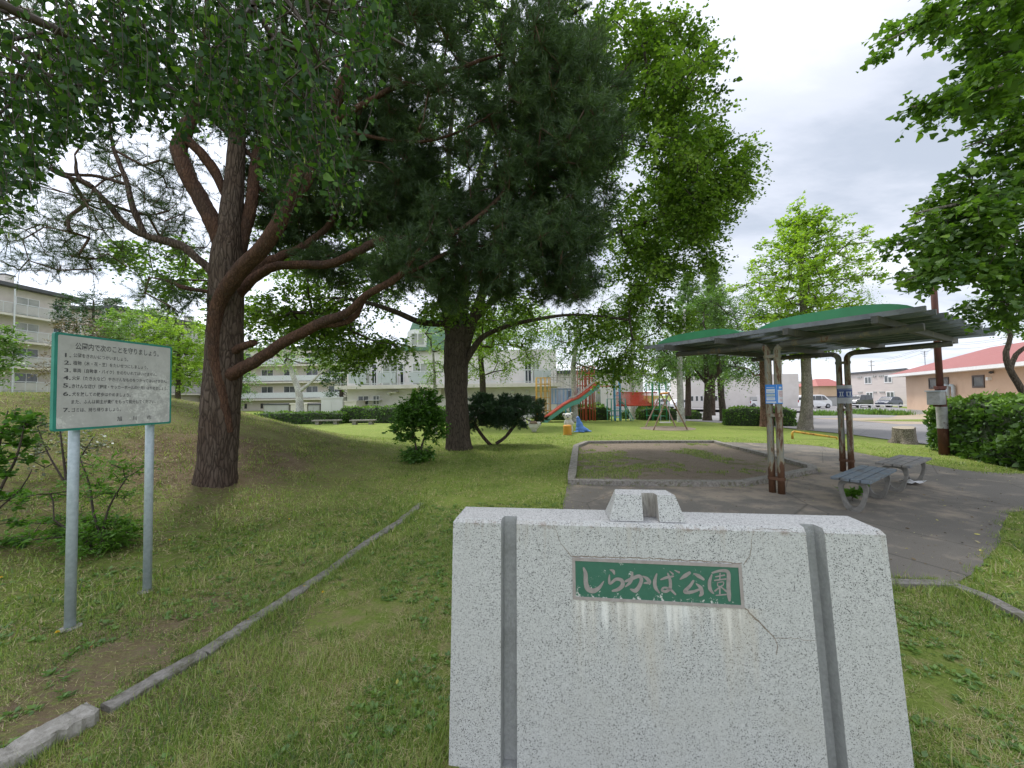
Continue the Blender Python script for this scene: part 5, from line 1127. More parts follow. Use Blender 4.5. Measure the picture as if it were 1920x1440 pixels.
ge = [((1830, 20, 3.3), (.45, .35, .17), 34), ((1720, 55, 3.2), (.22, .2, .07), 12), ((1915, 40, 3.4), (.35, .35, .34), 40), ((1900, 110, 3.4), (.3, .35, .2), 26), ((1850, 175, 3.3), (.35, .3, .12), 30), ((1770, 195, 3.3), (.18, .2, .06), 10), ((1920, 230, 3.5), (.35, .3, .30), 46),
      ((1850, 350, 3.6), (.42, .4, .22), 55), ((1890, 430, 3.7), (.55, .5, .42), 110), ((1780, 420, 3.6), (.34, .4, .22), 40), ((1800, 490, 3.65), (.42, .4, .16), 40), ((1910, 540, 3.8), (.35, .4, .28), 46), ((1735, 515, 3.6), (.2, .2, .05), 7), ((2120, 200, 3.9), (1.0, .9, 1.5), 90)]
gc = ell(ge, rg); sg.grow(gc, rg, wob=.08, sag=.03, step=.15); sg.mesh('branches', M_twig, gt, r0=.0024, ex=.42, sides=5, rmax=.03)
(a, segs) = sprays(gc, .17, 4, 8, .052, GINK, rg, P(2000, 300, 3.9), out=.9, droop=.25, flat=.5, tw=.0016, rnd=(.42, .22), spread=.08, upn=.9, hang=.35)
merge_np([a], 'leaves', L_gink, gt); twig_mesh(segs, 'twigs', M_twig, gt)

# ---------------------------------------------------------------- trees farther off
def far_tree(name, base, trunk, radii, crown, leafm, barkm, label, seed, R=.6, ntw=8, nl=10, size=.11, templ=KITE, droop=.25, flat=.6, hang=0., rnd=(.5, .24), stems=None, up=1.0, group=None, r0=.011, out=.6, upn=1.0, tsides=12):
    r_ = np.random.default_rng(seed); root = thing(name, base, label, 'tree', group)
    rough_tube(trunk, radii, 'trunk', barkm, root, tsides, .25, .04, seed, flare=.2); s_ = Skel(); seed_nodes(s_, [np.asarray(p) for p in trunk[len(trunk) // 3:]], None, .4)
    for st_ in (stems or []): rough_tube(st_[0], st_[1], 'limb', barkm, root, 8, .25, .04, seed + 1); seed_nodes(s_, st_[0], None, .4)
    c = ell(crown, r_); s_.grow(c, r_, wob=.1, sag=.04, step=.6); s_.mesh('branches', M_twig, root, r0=r0, ex=.42, sides=4, rmax=.08)
    ctr = c.mean(0) - V(0, 0, .5); (a, sg_) = sprays(c, R, ntw, nl, size, templ, r_, ctr, out=out, droop=droop, flat=flat, hang=hang, rnd=rnd, tw=.006, upn=upn)
    merge_np([a], 'leaves', leafm, root); return root
def tk(px_list): return [P(a, b, c) for a, b, c in px_list]
# conical ginkgo in the middle
gb_ = G(1510, 806); yg = gb_[1]
t_ = [gb_ - V(0, 0, .1)] + tk([(1513, 740, yg), (1511, 680, yg), (1508, 600, yg), (1503, 500, yg), (1499, 430, yg), (1497, 385, yg)])
crown = [((1497, 385, yg), (.12, .12, .35), 8)]
rgk = np.random.default_rng(90)
for k, (cy, hw) in enumerate([(415, 38), (440, 55), (465, 80), (490, 105), (515, 120), (540, 125), (565, 120), (590, 115), (615, 100), (640, 90), (660, 95)]):
    nb = 8 + k // 2
    for j in range(nb):
        an = 2 * math.pi * j / nb + rgk.uniform(-.3, .3); L0 = hw / FPX * yg * rgk.uniform(.7, 1.12)
        for q in range(4):
            f_ = (q + 1) / 4; crown.append(((0, 0, 0), (.16, .16, .10), 1)); crown[-1] = (('w', P(1503, cy + 8, yg) + V(math.cos(an) * L0 * f_, math.sin(an) * L0 * f_, L0 * f_ * rgk.uniform(.10, .38))), (.15, .15, .10), 2)
def ell_mixed(specs, rng):
    o_ = []
    for s in specs:
        if s[0][0] == 'w': o_.append(ell([(s[0][1], s[1], s[2])], rng, pixel=False))
        else: o_.append(ell([s], rng))
    return np.concatenate(o_)
root = thing('ginkgo_tree', gb_, 'young pointed yellow-green ginkgo standing alone behind the shelter', 'tree')
rough_tube(t_, [.24, .19, .17, .14, .10, .06, .02], 'trunk', M_gbark, root, 16, .2, .05, 44, flare=.35); s_ = Skel(); seed_nodes(s_, t_[1:], None, .3)
cg = ell_mixed(crown, rgk); s_.grow(cg, rgk, wob=.05, sag=-.02, step=.5); s_.mesh('branches', M_twig, root, r0=.008, ex=.42, sides=4, rmax=.05)
(a, sg_) = sprays(cg, .30, 4, 8, .085, GINK, rgk, None, droop=.15, flat=.5, rnd=(.52, .22), tw=.004); merge_np([a], 'leaves', L_gyel, root)
# weeping birch behind it
bb_ = G(1462, 792); yb = bb_[1] + 4; bb_ = V(bb_[0] * yb / bb_[1], yb, ghs(bb_[0] * yb / bb_[1], yb))
far_tree('birch_tree', bb_, [bb_, P(1462, 690, yb), P(1465, 600, yb), P(1468, 520, yb)], [.16, .13, .10, .04], [((1455, 570, yb), (2.3, 1.8, 1.5), 46), ((1555, 560, yb), (2.4, 1.5, 1.9), 46), ((1570, 480, yb), (1.6, 1.2, 1.1), 22), ((1430, 530, yb), (1.2, 1.2, .9), 14)], L_pale, M_bbark, 'tall weeping birch with thin pale leaves behind the pointed ginkgo', 401, R=.8, ntw=5, nl=11, size=.075, droop=1.5, flat=.5, hang=.9, rnd=(.35, .2))
# row to the left of the shelter
yA = G(1325, 789)[1]; a0 = G(1326, 789)
far_tree('park_tree', a0, [a0 - V(0, 0, .1), P(1326, 760, yA), P(1327, 730, yA), P(1325, 700, yA), P(1320, 650, yA)], [.26, .21, .19, .15, .06], [((1310, 655, yA), (1.6, 1.6, 1.0), 46), ((1262, 655, yA), (1.0, 1.2, .8), 20), ((1325, 580, yA), (1.9, 1.6, 1.4), 50)], L_mid, M_ebark, 'dark-trunked park tree just left of the shelter, nearer the playground', 402, R=.6, ntw=9, nl=10, size=.10, droop=.6, rnd=(.38, .2), stems=[(tk([(1327, 735, yA), (1345, 700, yA), (1362, 670, yA)]), [.12, .09, .04]), (tk([(1325, 720, yA), (1305, 695, yA), (1285, 670, yA)]), [.10, .07, .03])], group='trees along the back of the lawn')
a1 = G(1357, 790); yB = a1[1]
far_tree('park_tree', a1, [a1 - V(0, 0, .1), P(1353, 750, yB), P(1349, 700, yB), P(1345, 640, yB)], [.20, .17, .14, .07], [((1370, 660, yB), (1.3, 1.5, .9), 40), ((1350, 590, yB), (1.7, 1.6, 1.3), 46), ((1410, 690, yB), (.7, 1.0, .5), 12)], L_mid, M_ebark, 'slimmer park tree leaning slightly, right beside the darker trunk', 403, R=.6, ntw=9, nl=10, size=.10, droop=.7, rnd=(.36, .2), group='trees along the back of the lawn')
a2_ = G(1433, 800); yC = a2_[1]
far_tree('park_tree', a2_, [a2_ - V(0, 0, .1), P(1432, 760, yC), P(1430, 715, yC), P(1428, 670, yC), P(1420, 620, yC)], [.17, .13, .12, .10, .04], [((1395, 640, yC), (1.2, 1.2, .7), 30), ((1425, 600, yC), (1.2, 1.2, .8), 26), ((1360, 700, yC), (.8, .8, .4), 9)], L_mid, bark('red_bark', (.14, .075, .05), (.24, .15, .11), (.10, .07, .05), 10, .3), 'thin reddish-barked tree with a bare pale bough behind the nearer shelter post', 404, R=.55, ntw=8, nl=10, size=.09, droop=.7, rnd=(.4, .2), stems=[(tk([(1430, 700, yC), (1415, 704, yC), (1404, 692, yC), (1392, 690, yC), (1380, 688, yC)]), [.045, .04, .035, .025, .012])], group='trees along the back of the lawn')
# dark tall conifers behind the row
for px_, top_, w_, lab in ((1290, 515, 60, 'broad dark conifer rising behind the row left of the shelter'), (1335, 490, 40, 'narrow spire conifer with its tip against the sky, behind the row')):
    yy = 30.; b_ = V(*(P(px_, 770, yy)[:2]), -.2); r_ = np.random.default_rng(int(px_)); root = thing('conifer', b_, lab, 'tree', 'conifers behind the playground')
    tp = P(px_, top_, yy); rough_tube([b_, (b_ + tp) / 2, tp], [.25, .14, .02], 'trunk', M_pbark, root, 10, .5, .03, 4); cl_ = []
    for k in range(26):
        t = k / 26; z = tp[2] - .2 - t * (tp[2] - 3.2); rr = w_ / FPX * yy * (.12 + .95 * t ** .8)
        for j in range(int(5 + 10 * t)):
            an = r_.uniform(0, 6.28)
            for f_ in (.45, .95): cl_.append(V(tp[0] + math.cos(an) * rr * f_, tp[1] + math.sin(an) * rr * f_, z - f_ * rr * .25 + r_.normal(0, .1)))
    (a, sg_) = needles(np.array(cl_), .30, 7, 16, .22, .035, r_, b_ + V(0, 0, 4), upb=.1, rnd=(.5, .2)); merge_np([a], 'needles', L_mid, root); twig_mesh(sg_, 'twigs', M_twig, root)
# birches round the playground
for px_, pb__, yy, lab, cr_, sd in ((1077, 790, 22.5, 'birch with a pale trunk rising through the play frame', [((1060, 640, 22.5), (1.3, 1.4, 1.6), 36), ((1110, 660, 22.5), (1.5, 1.4, 1.3), 36), ((1150, 600, 22.5), (2.2, 1.8, 1.6), 40)], 411), (1276, 787, 21, 'birch with a white trunk right of the play frame', [((1262, 665, 21), (1.1, 1.2, 1.0), 30), ((1215, 675, 21), (1.2, 1.2, .9), 28), ((1190, 615, 21), (1.8, 1.5, 1.2), 30)], 412), (1185, 780, 26, 'pale leaved birch behind the middle of the play frame', [((1185, 640, 26), (2.2, 1.8, 2.0), 46), ((1230, 690, 26), (1.6, 1.5, .9), 20)], 413)):
    b_ = V(*(P(px_, 740, yy)[:2]), 0); b_[2] = ghs(b_[0], b_[1])
    far_tree('birch_tree', b_, [b_, P(px_, 745, yy), P(px_ - 2, 690, yy), P(px_ + 4, 640, yy), P(px_ + 8, 580, yy)], [.20, .17, .15, .11, .05], cr_, L_mid if sd != 413 else L_pale, M_bbark, lab, sd, R=.7, ntw=7, nl=10, size=.10, droop=1.0, hang=.6, rnd=(.42, .2), group='birches round the playground')
# birch by the left hedge
b5 = Z(563, 792); y5 = b5[1]
far_tree('birch_tree', b5, [b5, P(562, 765, y5), P(560, 735, y5), P(548, 700, y5), P(530, 650, y5)], [.28, .24, .20, .14, .06], [((500, 670, y5), (1.5, 1.6, .8), 22), ((565, 655, y5), (1.7, 1.6, .9), 26), ((625, 675, y5), (1.2, 1.6, .6), 14), ((560, 600, y5), (2.8, 2, 1.3), 34)], L_pale, M_bbark, 'white-trunked birch by the far hedge seen under the pine limb', 420, R=.75, ntw=6, nl=9, size=.10, droop=.6, hang=.4, rnd=(.45, .24), stems=[(tk([(560, 735, y5), (585, 715, y5), (610, 690, y5)]), [.13, .09, .04])])
# light green trees behind the elm
y6 = 20.; b6 = V(*(P(905, 770, y6)[:2]), 0)
far_tree('park_tree', b6, [b6, P(905, 720, y6), P(900, 660, y6), P(895, 600, y6)], [.2, .16, .12, .05], [((900, 655, y6), (1.7, 1.5, 1.3), 60), ((965, 660, y6), (1.2, 1.2, 1.0), 44), ((930, 600, y6), (2.6, 1.6, 1.2), 80), ((1000, 610, y6), (1.2, 1.2, 1.0), 36)], L_gyel, M_ebark, 'light green tree behind the multi-stemmed trunk, near the building', 430, R=.6, ntw=8, nl=10, size=.10, rnd=(.35, .2))
y7 = 16.; b7 = V(*(P(815, 770, y7)[:2]), 0)
far_tree('park_tree', b7, [b7, P(815, 720, y7), P(812, 660, y7)], [.09, .07, .04], [((815, 680, y7), (.5, .6, 1.0), 20), ((822, 620, y7), (.7, .7, .8), 18)], L_pale, M_bbark, 'slender pale green young tree just left of the multi-stemmed trunk', 431, R=.45, ntw=7, nl=10, size=.08, rnd=(.6, .2))
# trees in front of the flats on the left
for (px_, py_, yy, rx, rz_, lm_, lab, sd, cat_n) in ((175, 590, 36, 2.6, 2.0, L_dark, 'dark green round tree against the left block of flats', 441, 120), (268, 640, 30, 2.5, 2.6, L_mid, 'light green bushy tree right of the rules board', 442, 190), (335, 650, 29, 2.4, 2.4, L_gyel, 'yellowish green tree between the rules board and the pine trunk', 443, 180), (222, 640, 31, 1.8, 1.6, L_mid, 'low green tree rising over the top edge of the rules board', 444, 60), (-8, 655, 20, .75, 1.2, L_mid, 'leafy green tree at the far left edge before the flats', 445, 34), (640, 690, 34, 1.8, 2.2, L_dark, 'dark green tree beside the white building left corner', 446, 70), (430, 700, 36, 2.4, 2.2, L_mid, 'rounded tree seen just right of the pine trunk', 447, 80)):
    c_ = P(px_, py_, yy); b_ = V(c_[0], c_[1], ghs(c_[0], c_[1]))
    far_tree('park_tree', b_, [b_, (b_ + c_) / 2, c_, c_ + V(0, 0, rz_ * .7)], [.2, .16, .1, .04], [((px_, py_, yy), (rx, rx, rz_), cat_n), ((px_, py_ + 35, yy), (rx * .8, rx * .8, rz_ * .7), cat_n // 3)], lm_, M_ebark, lab, sd, R=.6, ntw=7, nl=9, size=.15, rnd=(.5 if sd != 442 else .75, .24), group='trees before the flats')
L_red = leafmat('reddish_leaves', [(.14, .09, .06), (.20, .14, .09), (.24, .20, .12)], trans=.25, tcol=.7)
c_ = P(150, 640, 27); b_ = V(c_[0], c_[1], ghs(c_[0], c_[1])); far_tree('plum_tree', b_, [b_, (b_ + c_) / 2, c_], [.12, .1, .05], [((150, 625, 27), (1.4, 1.2, .9), 40), ((105, 680, 27), (.8, .8, 1.6), 26)], L_red, M_ebark, 'dull reddish tree behind the top left corner of the rules board', 450, R=.5, ntw=6, nl=8, size=.11)
# crooked small tree at the right edge behind the hedge
rt = np.random.default_rng(66); y8 = 12.5; b8 = V(*(P(1935, 800, y8)[:2]), 0)
far_tree('crooked_tree', b8, tk([(1935, 845, y8), (1928, 760, y8), (1915, 730, y8), (1892, 690, y8), (1886, 660, y8), (1895, 630, y8), (1880, 600, y8)]), [.12, .10, .09, .08, .07, .055, .03], [((1880, 560, y8), (.7, .7, .6), 34), ((1925, 590, y8), (.6, .7, .8), 30), ((1905, 530, y8), (.8, .7, .4), 20)], L_mid, M_ebark, 'crooked bare-stemmed small tree at the right edge behind the hedge', 460, R=.35, ntw=7, nl=9, size=.07, rnd=(.55, .2), stems=[(tk([(1895, 690, y8), (1905, 665, y8), (1925, 650, y8), (1945, 640, y8)]), [.07, .065, .06, .05]), (tk([(1885, 610, y8), (1850, 600, y8), (1820, 580, y8)]), [.03, .018, .008])])

# ---------------------------------------------------------------- shrubs
def shrub(name, base, stems, clumps, leafm, label, cat, seed, R=.2, ntw=7, nl=9, size=.05, templ=OVATE, droop=.1, flat=.8, rnd=(.5, .22), r0=.004, group=None, spread=.05):
    r_ = np.random.default_rng(seed); root = thing(name, base, label, cat, group); s_ = Skel()
    for p_, rr in stems: rough_tube(p_, rr, 'stem', M_twig, root, 8, .08, .05, seed); seed_nodes(s_, [np.asarray(q) for q in p_], None, .12)
    c = ell(clumps, r_); s_.grow(c, r_, wob=.1, sag=.0, step=.15); s_.mesh('branches', M_twig, root, r0=r0, ex=.42, sides=4, rmax=.03)
    (a, sg_) = sprays(c, R, ntw, nl, size, templ, r_, c.mean(0) - V(0, 0, .3), out=.6, droop=droop, flat=flat, rnd=rnd, tw=.002, spread=spread)
    merge_np([a], 'leaves', leafm, root); twig_mesh(sg_, 'twigs', M_twig, root); return root
L_shrub = leafmat('shrub_leaves', [(.03, .08, .012), (.055, .13, .018), (.09, .20, .025), (.15, .30, .04)], trans=.35, gloss=.025, tcol=1.2)
s1b = G(787, 866); ys = s1b[1]
shrub('leafy_shrub', s1b, [(tk([(787, 868, ys), (790, 840, ys), (800, 810, ys), (815, 780, ys)]), [.03, .025, .018, .008]), (tk([(787, 866, ys), (778, 830, ys), (770, 790, ys), (765, 760, ys)]), [.025, .02, .014, .006])],
      [((785, 770, ys), (.45, .45, .35), 60), ((765, 800, ys), (.35, .4, .28), 30), ((812, 800, ys), (.28, .35, .3), 26), ((800, 750, ys), (.3, .3, .2), 18), ((783, 852, ys), (.30, .3, .14), 30)], L_shrub, 'leafy green shrub in front of the multi-stemmed trunk', 'shrub', 501, R=.17, ntw=7, nl=9, size=.062)
# low dark twisted pine
dp = G(912, 834); yd = dp[1]; rd_ = np.random.default_rng(71); root = thing('dwarf_pine', dp, 'low dark spreading pine with two crooked stems', 'shrub'); s_ = Skel()
for l, rr in (([(922, 836, yd), (912, 826, yd), (898, 808, yd), (890, 790, yd), (905, 775, yd)], [.06, .055, .05, .04, .03]), ([(930, 832, yd), (945, 822, yd), (960, 805, yd), (968, 790, yd), (950, 775, yd)], [.055, .05, .04, .032, .025]), ([(948, 818, yd), (962, 800, yd), (985, 785, yd)], [.03, .025, .015])):
    p_ = tk(l); rough_tube(p_, rr, 'stem', M_pbark, root, 10, .08, .06, 5); seed_nodes(s_, p_[2:], None, .12)
dc = ell([((935, 770, yd), (1.0, .8, .28), 60), ((900, 785, yd), (.5, .6, .22), 26), ((985, 765, yd), (.55, .6, .30), 36), ((960, 795, yd), (.45, .4, .12), 14), ((1010, 785, yd), (.2, .3, .1), 5), ((880, 800, yd), (.25, .3, .15), 8), ((905, 755, yd), (.35, .4, .2), 14), ((938, 785, yd), (.6, .5, .25), 50), ((925, 760, yd), (.5, .5, .25), 30), ((960, 755, yd), (.35, .4, .18), 14)], rd_)
s_.grow(dc, rd_, step=.15); s_.mesh('branches', M_twig, root, r0=.004, sides=4, rmax=.03)
(a, sg_) = needles(dc, .17, 22, 34, .06, .0095, rd_, P(940, 800, yd), rnd=(.30, .2), seglen=.08); merge_np([a], 'needles', L_dark, root); twig_mesh(sg_, 'twigs', M_twig, root)
# bushes at the foot of the mound by the sign
L_lush = leafmat('lush_leaves', [(.05, .12, .015), (.09, .20, .02), (.14, .28, .035), (.22, .38, .06)], trans=.35, gloss=.03, tcol=1.2)
q0 = G(175, 1030); yq = q0[1]
shrub('low_bush', q0, [(tk([(190, 1010, yq), (175, 960, yq), (168, 910, yq), (150, 860, yq)]), [.012, .010, .008, .005]), (tk([(190, 1010, yq), (205, 950, yq), (235, 900, yq)]), [.012, .009, .005])],
      [((195, 1005, yq), (.24, .25, .13), 80), ((110, 990, yq), (.25, .25, .12), 34), ((200, 925, yq), (.16, .2, .16), 14), ((90, 930, yq), (.16, .2, .10), 8), ((225, 880, yq), (.14, .2, .10), 7), ((165, 880, yq), (.14, .15, .08), 4)], L_lush, 'lush low bush with long bright leaves behind the sign posts', 'bush', 510, R=.11, ntw=5, nl=6, size=.048, templ=LONG, rnd=(.5, .22), r0=.003)
q1_ = G(-40, 1020); yr = q1_[1]; yr2 = 4.2
shrub('wild_bush', V(*(P(-20, 1000, yr)[:2]), 0), [(tk([(-30, 1010, yr), (0, 920, yr), (30, 860, yr), (45, 800, yr)]), [.014, .012, .009, .005]), (tk([(-30, 1010, yr), (-10, 900, yr), (0, 830, yr), (15, 770, yr)]), [.012, .010, .008, .005]), (tk([(-10, 960, yr), (40, 915, yr), (60, 880, yr)]), [.008, .006, .004])],
      [((10, 1030, yr), (.25, .25, .12), 16), ((-10, 960, yr), (.2, .25, .2), 12), ((20, 870, yr), (.2, .2, .25), 9), ((40, 800, yr), (.2, .2, .12), 8), ((0, 830, yr), (.2, .2, .15), 8)], L_shrub, 'straggly thin-stemmed bush at the left edge below the flats', 'bush', 511, R=.10, ntw=6, nl=7, size=.045, rnd=(.55, .25), r0=.003)
q2_ = G(120, 900); y9 = q2_[1]
shrub('bare_twig_bush', q2_, [(tk([(125, 905, y9), (118, 850, y9), (112, 800, y9)]), [.016, .012, .006]), (tk([(128, 905, y9), (150, 860, y9), (175, 820, y9)]), [.012, .009, .005]), (tk([(122, 905, y9), (90, 850, y9), (70, 800, y9)]), [.012, .009, .005])],
      [((120, 830, y9), (.45, .4, .35), 34), ((70, 820, y9), (.25, .3, .25), 12)], leafmat('sparse_leaves', [(.06, .07, .025), (.10, .13, .04), (.16, .22, .06)], trans=.3, tcol=1), 'sparse brown twiggy bush on the slope behind the sign', 'bush', 512, R=.16, ntw=5, nl=4, size=.035, rnd=(.4, .25), r0=.004)
# weed under the near bench
wb = G(1598, 940)
shrub('dock_weed', wb, [([wb, wb + V(0, 0, .03), wb + V(.01, 0, .06)], [.006, .005, .003])], [((1600, 925, wb[1]), (.05, .05, .03), 5)], L_lush, 'broad-leaved weed growing at the foot of the bluish bench', 'weed', 520, R=.08, ntw=5, nl=3, size=.075, rnd=(.5, .15))

# ---------------------------------------------------------------- hedges
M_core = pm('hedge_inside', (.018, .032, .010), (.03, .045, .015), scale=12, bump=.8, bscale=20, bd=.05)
def hedge(path, w, h, label, seed, size=.06, dens=420, name='hedge', leafm=None, amp=.06, z0=.0, round_=.25, group=None):
    """clipped hedge along a ground path: dark inside and leaves over top and sides"""
    r_ = np.random.default_rng(seed); pts = dense([np.array(p[:2]) for p in path], .25); c_ = pts[len(pts) // 2]; root = thing(name, V(*c_, ghs(*c_)), label, 'hedge' if name == 'hedge' else 'bush', group)
    K = 14; prof = []
    for k in range(K):
        a = math.pi * k / (K - 1); ca, sa = math.cos(a), math.sin(a); prof.append((math.copysign(abs(ca) ** round_, ca) * w / 2, (abs(sa) ** round_) * h if 0 < k < K - 1 else 0))
    n = len(pts); vs = []; Nn = []
    for i in range(n):
        t = unit(pts[min(i + 1, n - 1)] - pts[max(i - 1, 0)]); s_ = np.array([-t[1], t[0]]); e_ = min(i, n - 1 - i) * .25; sc_ = min(1, .80 + .2 * e_ / .3) 
        for (u, z) in prof:
            jj = 1 + r_.normal(0, amp * .5); q = pts[i] + s_ * u * .9 * jj * sc_; vs.append(V(q[0], q[1], ghs(*q) + z0 + z * .93 * jj * sc_))
    fs = [(i * K + k, i * K + k + 1, (i + 1) * K + k + 1, (i + 1) * K + k) for i in range(n - 1) for k in range(K - 1)] + [tuple(range(K)), tuple(range((n - 1) * K, n * K))[::-1]]
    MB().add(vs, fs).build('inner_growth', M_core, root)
    V3 = np.array(vs).reshape(n, K, 3); per = n * .25 * (w + 2 * h); N = int(per * dens); i = r_.integers(0, n - 1, N); k = r_.integers(0, K - 1, N)
    # area-weight the profile steps
    pl = np.linalg.norm(np.diff(np.array(prof), axis=0), axis=1); k = r_.choice(K - 1, N, p=pl / pl.sum()); fu = r_.random(N)[:, None]; fv = r_.random(N)[:, None]
    p = (V3[i, k] * (1 - fu) + V3[i + 1, k] * fu) * (1 - fv) + (V3[i, k + 1] * (1 - fu) + V3[i + 1, k + 1] * fu) * fv
    nr = nz(np.cross(V3[i + 1, k] - V3[i, k] + 1e-5, V3[i, k + 1] - V3[i, k] + 1e-5)); ctr = V3.mean(1)[i]; sgn = np.sign(np.sum(nr * (p - ctr - np.array([0, 0, .0])), 1) + 1e-6); nr = nr * sgn[:, None]
    for e0, sg in ((0, -1), (n - 1, 1)):         # leaves over the ends too
        m = int(w * h * dens * 1.2); tt = unit(pts[1] - pts[0]) if e0 == 0 else unit(pts[-1] - pts[-2]); s_ = np.array([-tt[1], tt[0]])
        uu_ = r_.uniform(-w / 2, w / 2, m) * .85; hh = r_.uniform(0, h, m) * .85; q = pts[e0][None] + s_[None] * uu_[:, None]; q3 = np.concatenate([q, (ghs(*pts[e0]) + z0 + hh)[:, None]], 1) + np.append(tt, 0) * sg * .02
        p = np.concatenate([p, q3]); nr = np.concatenate([nr, np.tile(np.append(tt, 0) * sg, (m, 1))])
    N = len(p); lump = vnoise(p[:, 0] * 1.0 + p[:, 2], p[:, 1] + p[:, 2] * .7, 3.0, seed)
    p = p + nr * (amp * (lump * 1.6 - .3) + r_.normal(0, amp * .35, N))[:, None]
    d = nz(nr * .5 + r_.normal(0, .7, (N, 3)) + np.array([0, 0, .1])); nn_ = nz(nr + r_.normal(0, .5, (N, 3))); sz = size * r_.lognormal(0, .28, N)
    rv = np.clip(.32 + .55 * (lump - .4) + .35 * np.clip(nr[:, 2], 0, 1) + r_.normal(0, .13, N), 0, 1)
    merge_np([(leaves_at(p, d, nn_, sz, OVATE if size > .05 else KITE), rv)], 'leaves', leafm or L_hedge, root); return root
def gp(*a): return [G(*p)[:2] for p in a]
hp = gp((1752, 826), (1800, 838), (1920, 858)); d_ = unit(hp[2] - hp[0]); off = np.array([-d_[1], d_[0]]); off = off if off[1] > 0 else -off
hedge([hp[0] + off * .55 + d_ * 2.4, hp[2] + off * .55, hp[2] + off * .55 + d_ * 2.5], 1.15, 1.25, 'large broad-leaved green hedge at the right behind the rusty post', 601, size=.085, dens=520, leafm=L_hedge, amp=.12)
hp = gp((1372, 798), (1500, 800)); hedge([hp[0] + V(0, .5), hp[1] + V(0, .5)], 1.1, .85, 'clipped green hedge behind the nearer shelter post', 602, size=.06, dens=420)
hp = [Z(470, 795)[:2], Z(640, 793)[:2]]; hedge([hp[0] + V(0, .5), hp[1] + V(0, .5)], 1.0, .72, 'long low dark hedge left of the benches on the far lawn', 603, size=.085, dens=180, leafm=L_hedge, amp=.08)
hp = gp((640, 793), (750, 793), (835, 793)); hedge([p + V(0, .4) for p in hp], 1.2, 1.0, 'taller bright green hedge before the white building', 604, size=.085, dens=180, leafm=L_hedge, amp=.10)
for a, b, py, w_, h_, lab, sd in ((1032, 1066, 788, .9, .62, 'clipped hedge behind the foot of the slide', 605), (1090, 1145, 788, 1.0, .85, 'clipped hedge block behind the red tower legs', 606), (1178, 1192, 786, .8, .6, 'small clipped hedge right of the blue tower', 607), (1208, 1268, 788, 1.1, .75, 'wide clipped hedge behind the green tower', 608), (1283, 1318, 787, 1.0, .70, 'short clipped hedge between the white birch and the dark trunk', 609)):
    hp = gp((a, py), (b, py)); hedge([p + V(0, .6) for p in hp], w_, h_, lab, sd, size=.075, dens=200, amp=.07, group='clipped hedges at the back of the playground')
def ball_bush(px_, py_, r, lab, sd, zc=.5):
    b_ = G(px_, py_); hedge([b_[:2] + V(-r * .5, .6 + r), b_[:2] + V(r * .5, .6 + r)], 2 * r, 2 * r * .95, lab, sd, size=.075, dens=230, name='round_bush', amp=.08, round_=.75, group='round clipped bushes in the playground')
ball_bush(1088, 787, .62, 'round clipped bush beside the red tower', 621); ball_bush(1128, 786, .62, 'round clipped bush just right of the red tower legs', 622); ball_bush(1222, 787, .72, 'round clipped bush behind the swing frame', 623); ball_bush(1255, 787, .62, 'round clipped bush right of the swing frame', 624)
# weeds on the bare lot
for px_, py_, w_, h_, sd, lab in ((1545, 781, 1.8, .8, 631, 'tall weeds on the bare lot left of the farther shelter post'), (1610, 776, 2.0, .7, 632, 'tall weeds on the bare lot under the dark van'), (1640, 778, 1.8, .8, 633, 'tall weeds on the bare lot before the cars'), (1680, 779, 1.5, .7, 634, 'tall weeds on the bare lot near the peach building')):
    b_ = G(px_, py_); r_ = np.random.default_rng(sd); n = 700; x = b_[0] + r_.normal(0, w_ * .45, n); y = b_[1] + r_.normal(0, .5, n); z = gh(x, y); h = h_ * r_.uniform(.3, 1, n) * np.exp(-((x - b_[0]) / w_) ** 2)
    d = nz(np.stack([r_.normal(0, .35, n), r_.normal(0, .35, n), np.ones(n)], -1)); bs = np.stack([x, y, z], -1)
    tag(merge_np([(leaves_at(bs, d, r_.normal(size=(n, 3)), h, [(0, 0, 0), (.5, .06, 0), (1, 0, 0), (.5, -.06, 0)]), np.clip(r_.normal(.55, .2, n), 0, 1))], 'weeds', L_mid), lab, 'weeds', kind='stuff')
# ================================================================== buildings
M_cream = pm('cream_render', (.58, .53, .46), (.52, .475, .41), scale=.8, bump=.1, bscale=30, dirt=(.40, .36, .30), dscale=.5, dlo=.5, dhi=.8)
M_cream2 = pm('cream_slab', (.66, .62, .55), (.58, .54, .48), scale=1.5, bump=.1, dirt=(.42, .38, .32), dscale=.8, dlo=.55, dhi=.8)
M_white = pm('white_wall', (.70, .665, .635), (.64, .605, .575), scale=.6, bump=.1, bscale=20, dirt=(.46, .43, .40), dscale=.4, dlo=.5, dhi=.8)
M_white2 = pm('offwhite_wall', (.62, .58, .54), (.57, .53, .49), scale=.7, bump=.1, bscale=20, dirt=(.50, .46, .42), dscale=.5, dlo=.5, dhi=.8)
M_pink = pm('pinkish_siding', (.56, .50, .46), (.52, .46, .43), scale=.7, bump=.1, vscale=(1, 1, 6))
M_peach = pm('peach_render', (.56, .40, .285), (.51, .355, .25), scale=.6, bump=.15, bscale=60, dirt=(.42, .29, .21), dscale=.7, dlo=.55, dhi=.8)
M_frame = pm('white_frame', (.72, .72, .71), (.66, .66, .65), scale=6, rough=.5, bump=0); M_dframe = pm('brown_frame', (.06, .045, .04), (.08, .06, .05), scale=6, rough=.5, bump=0)
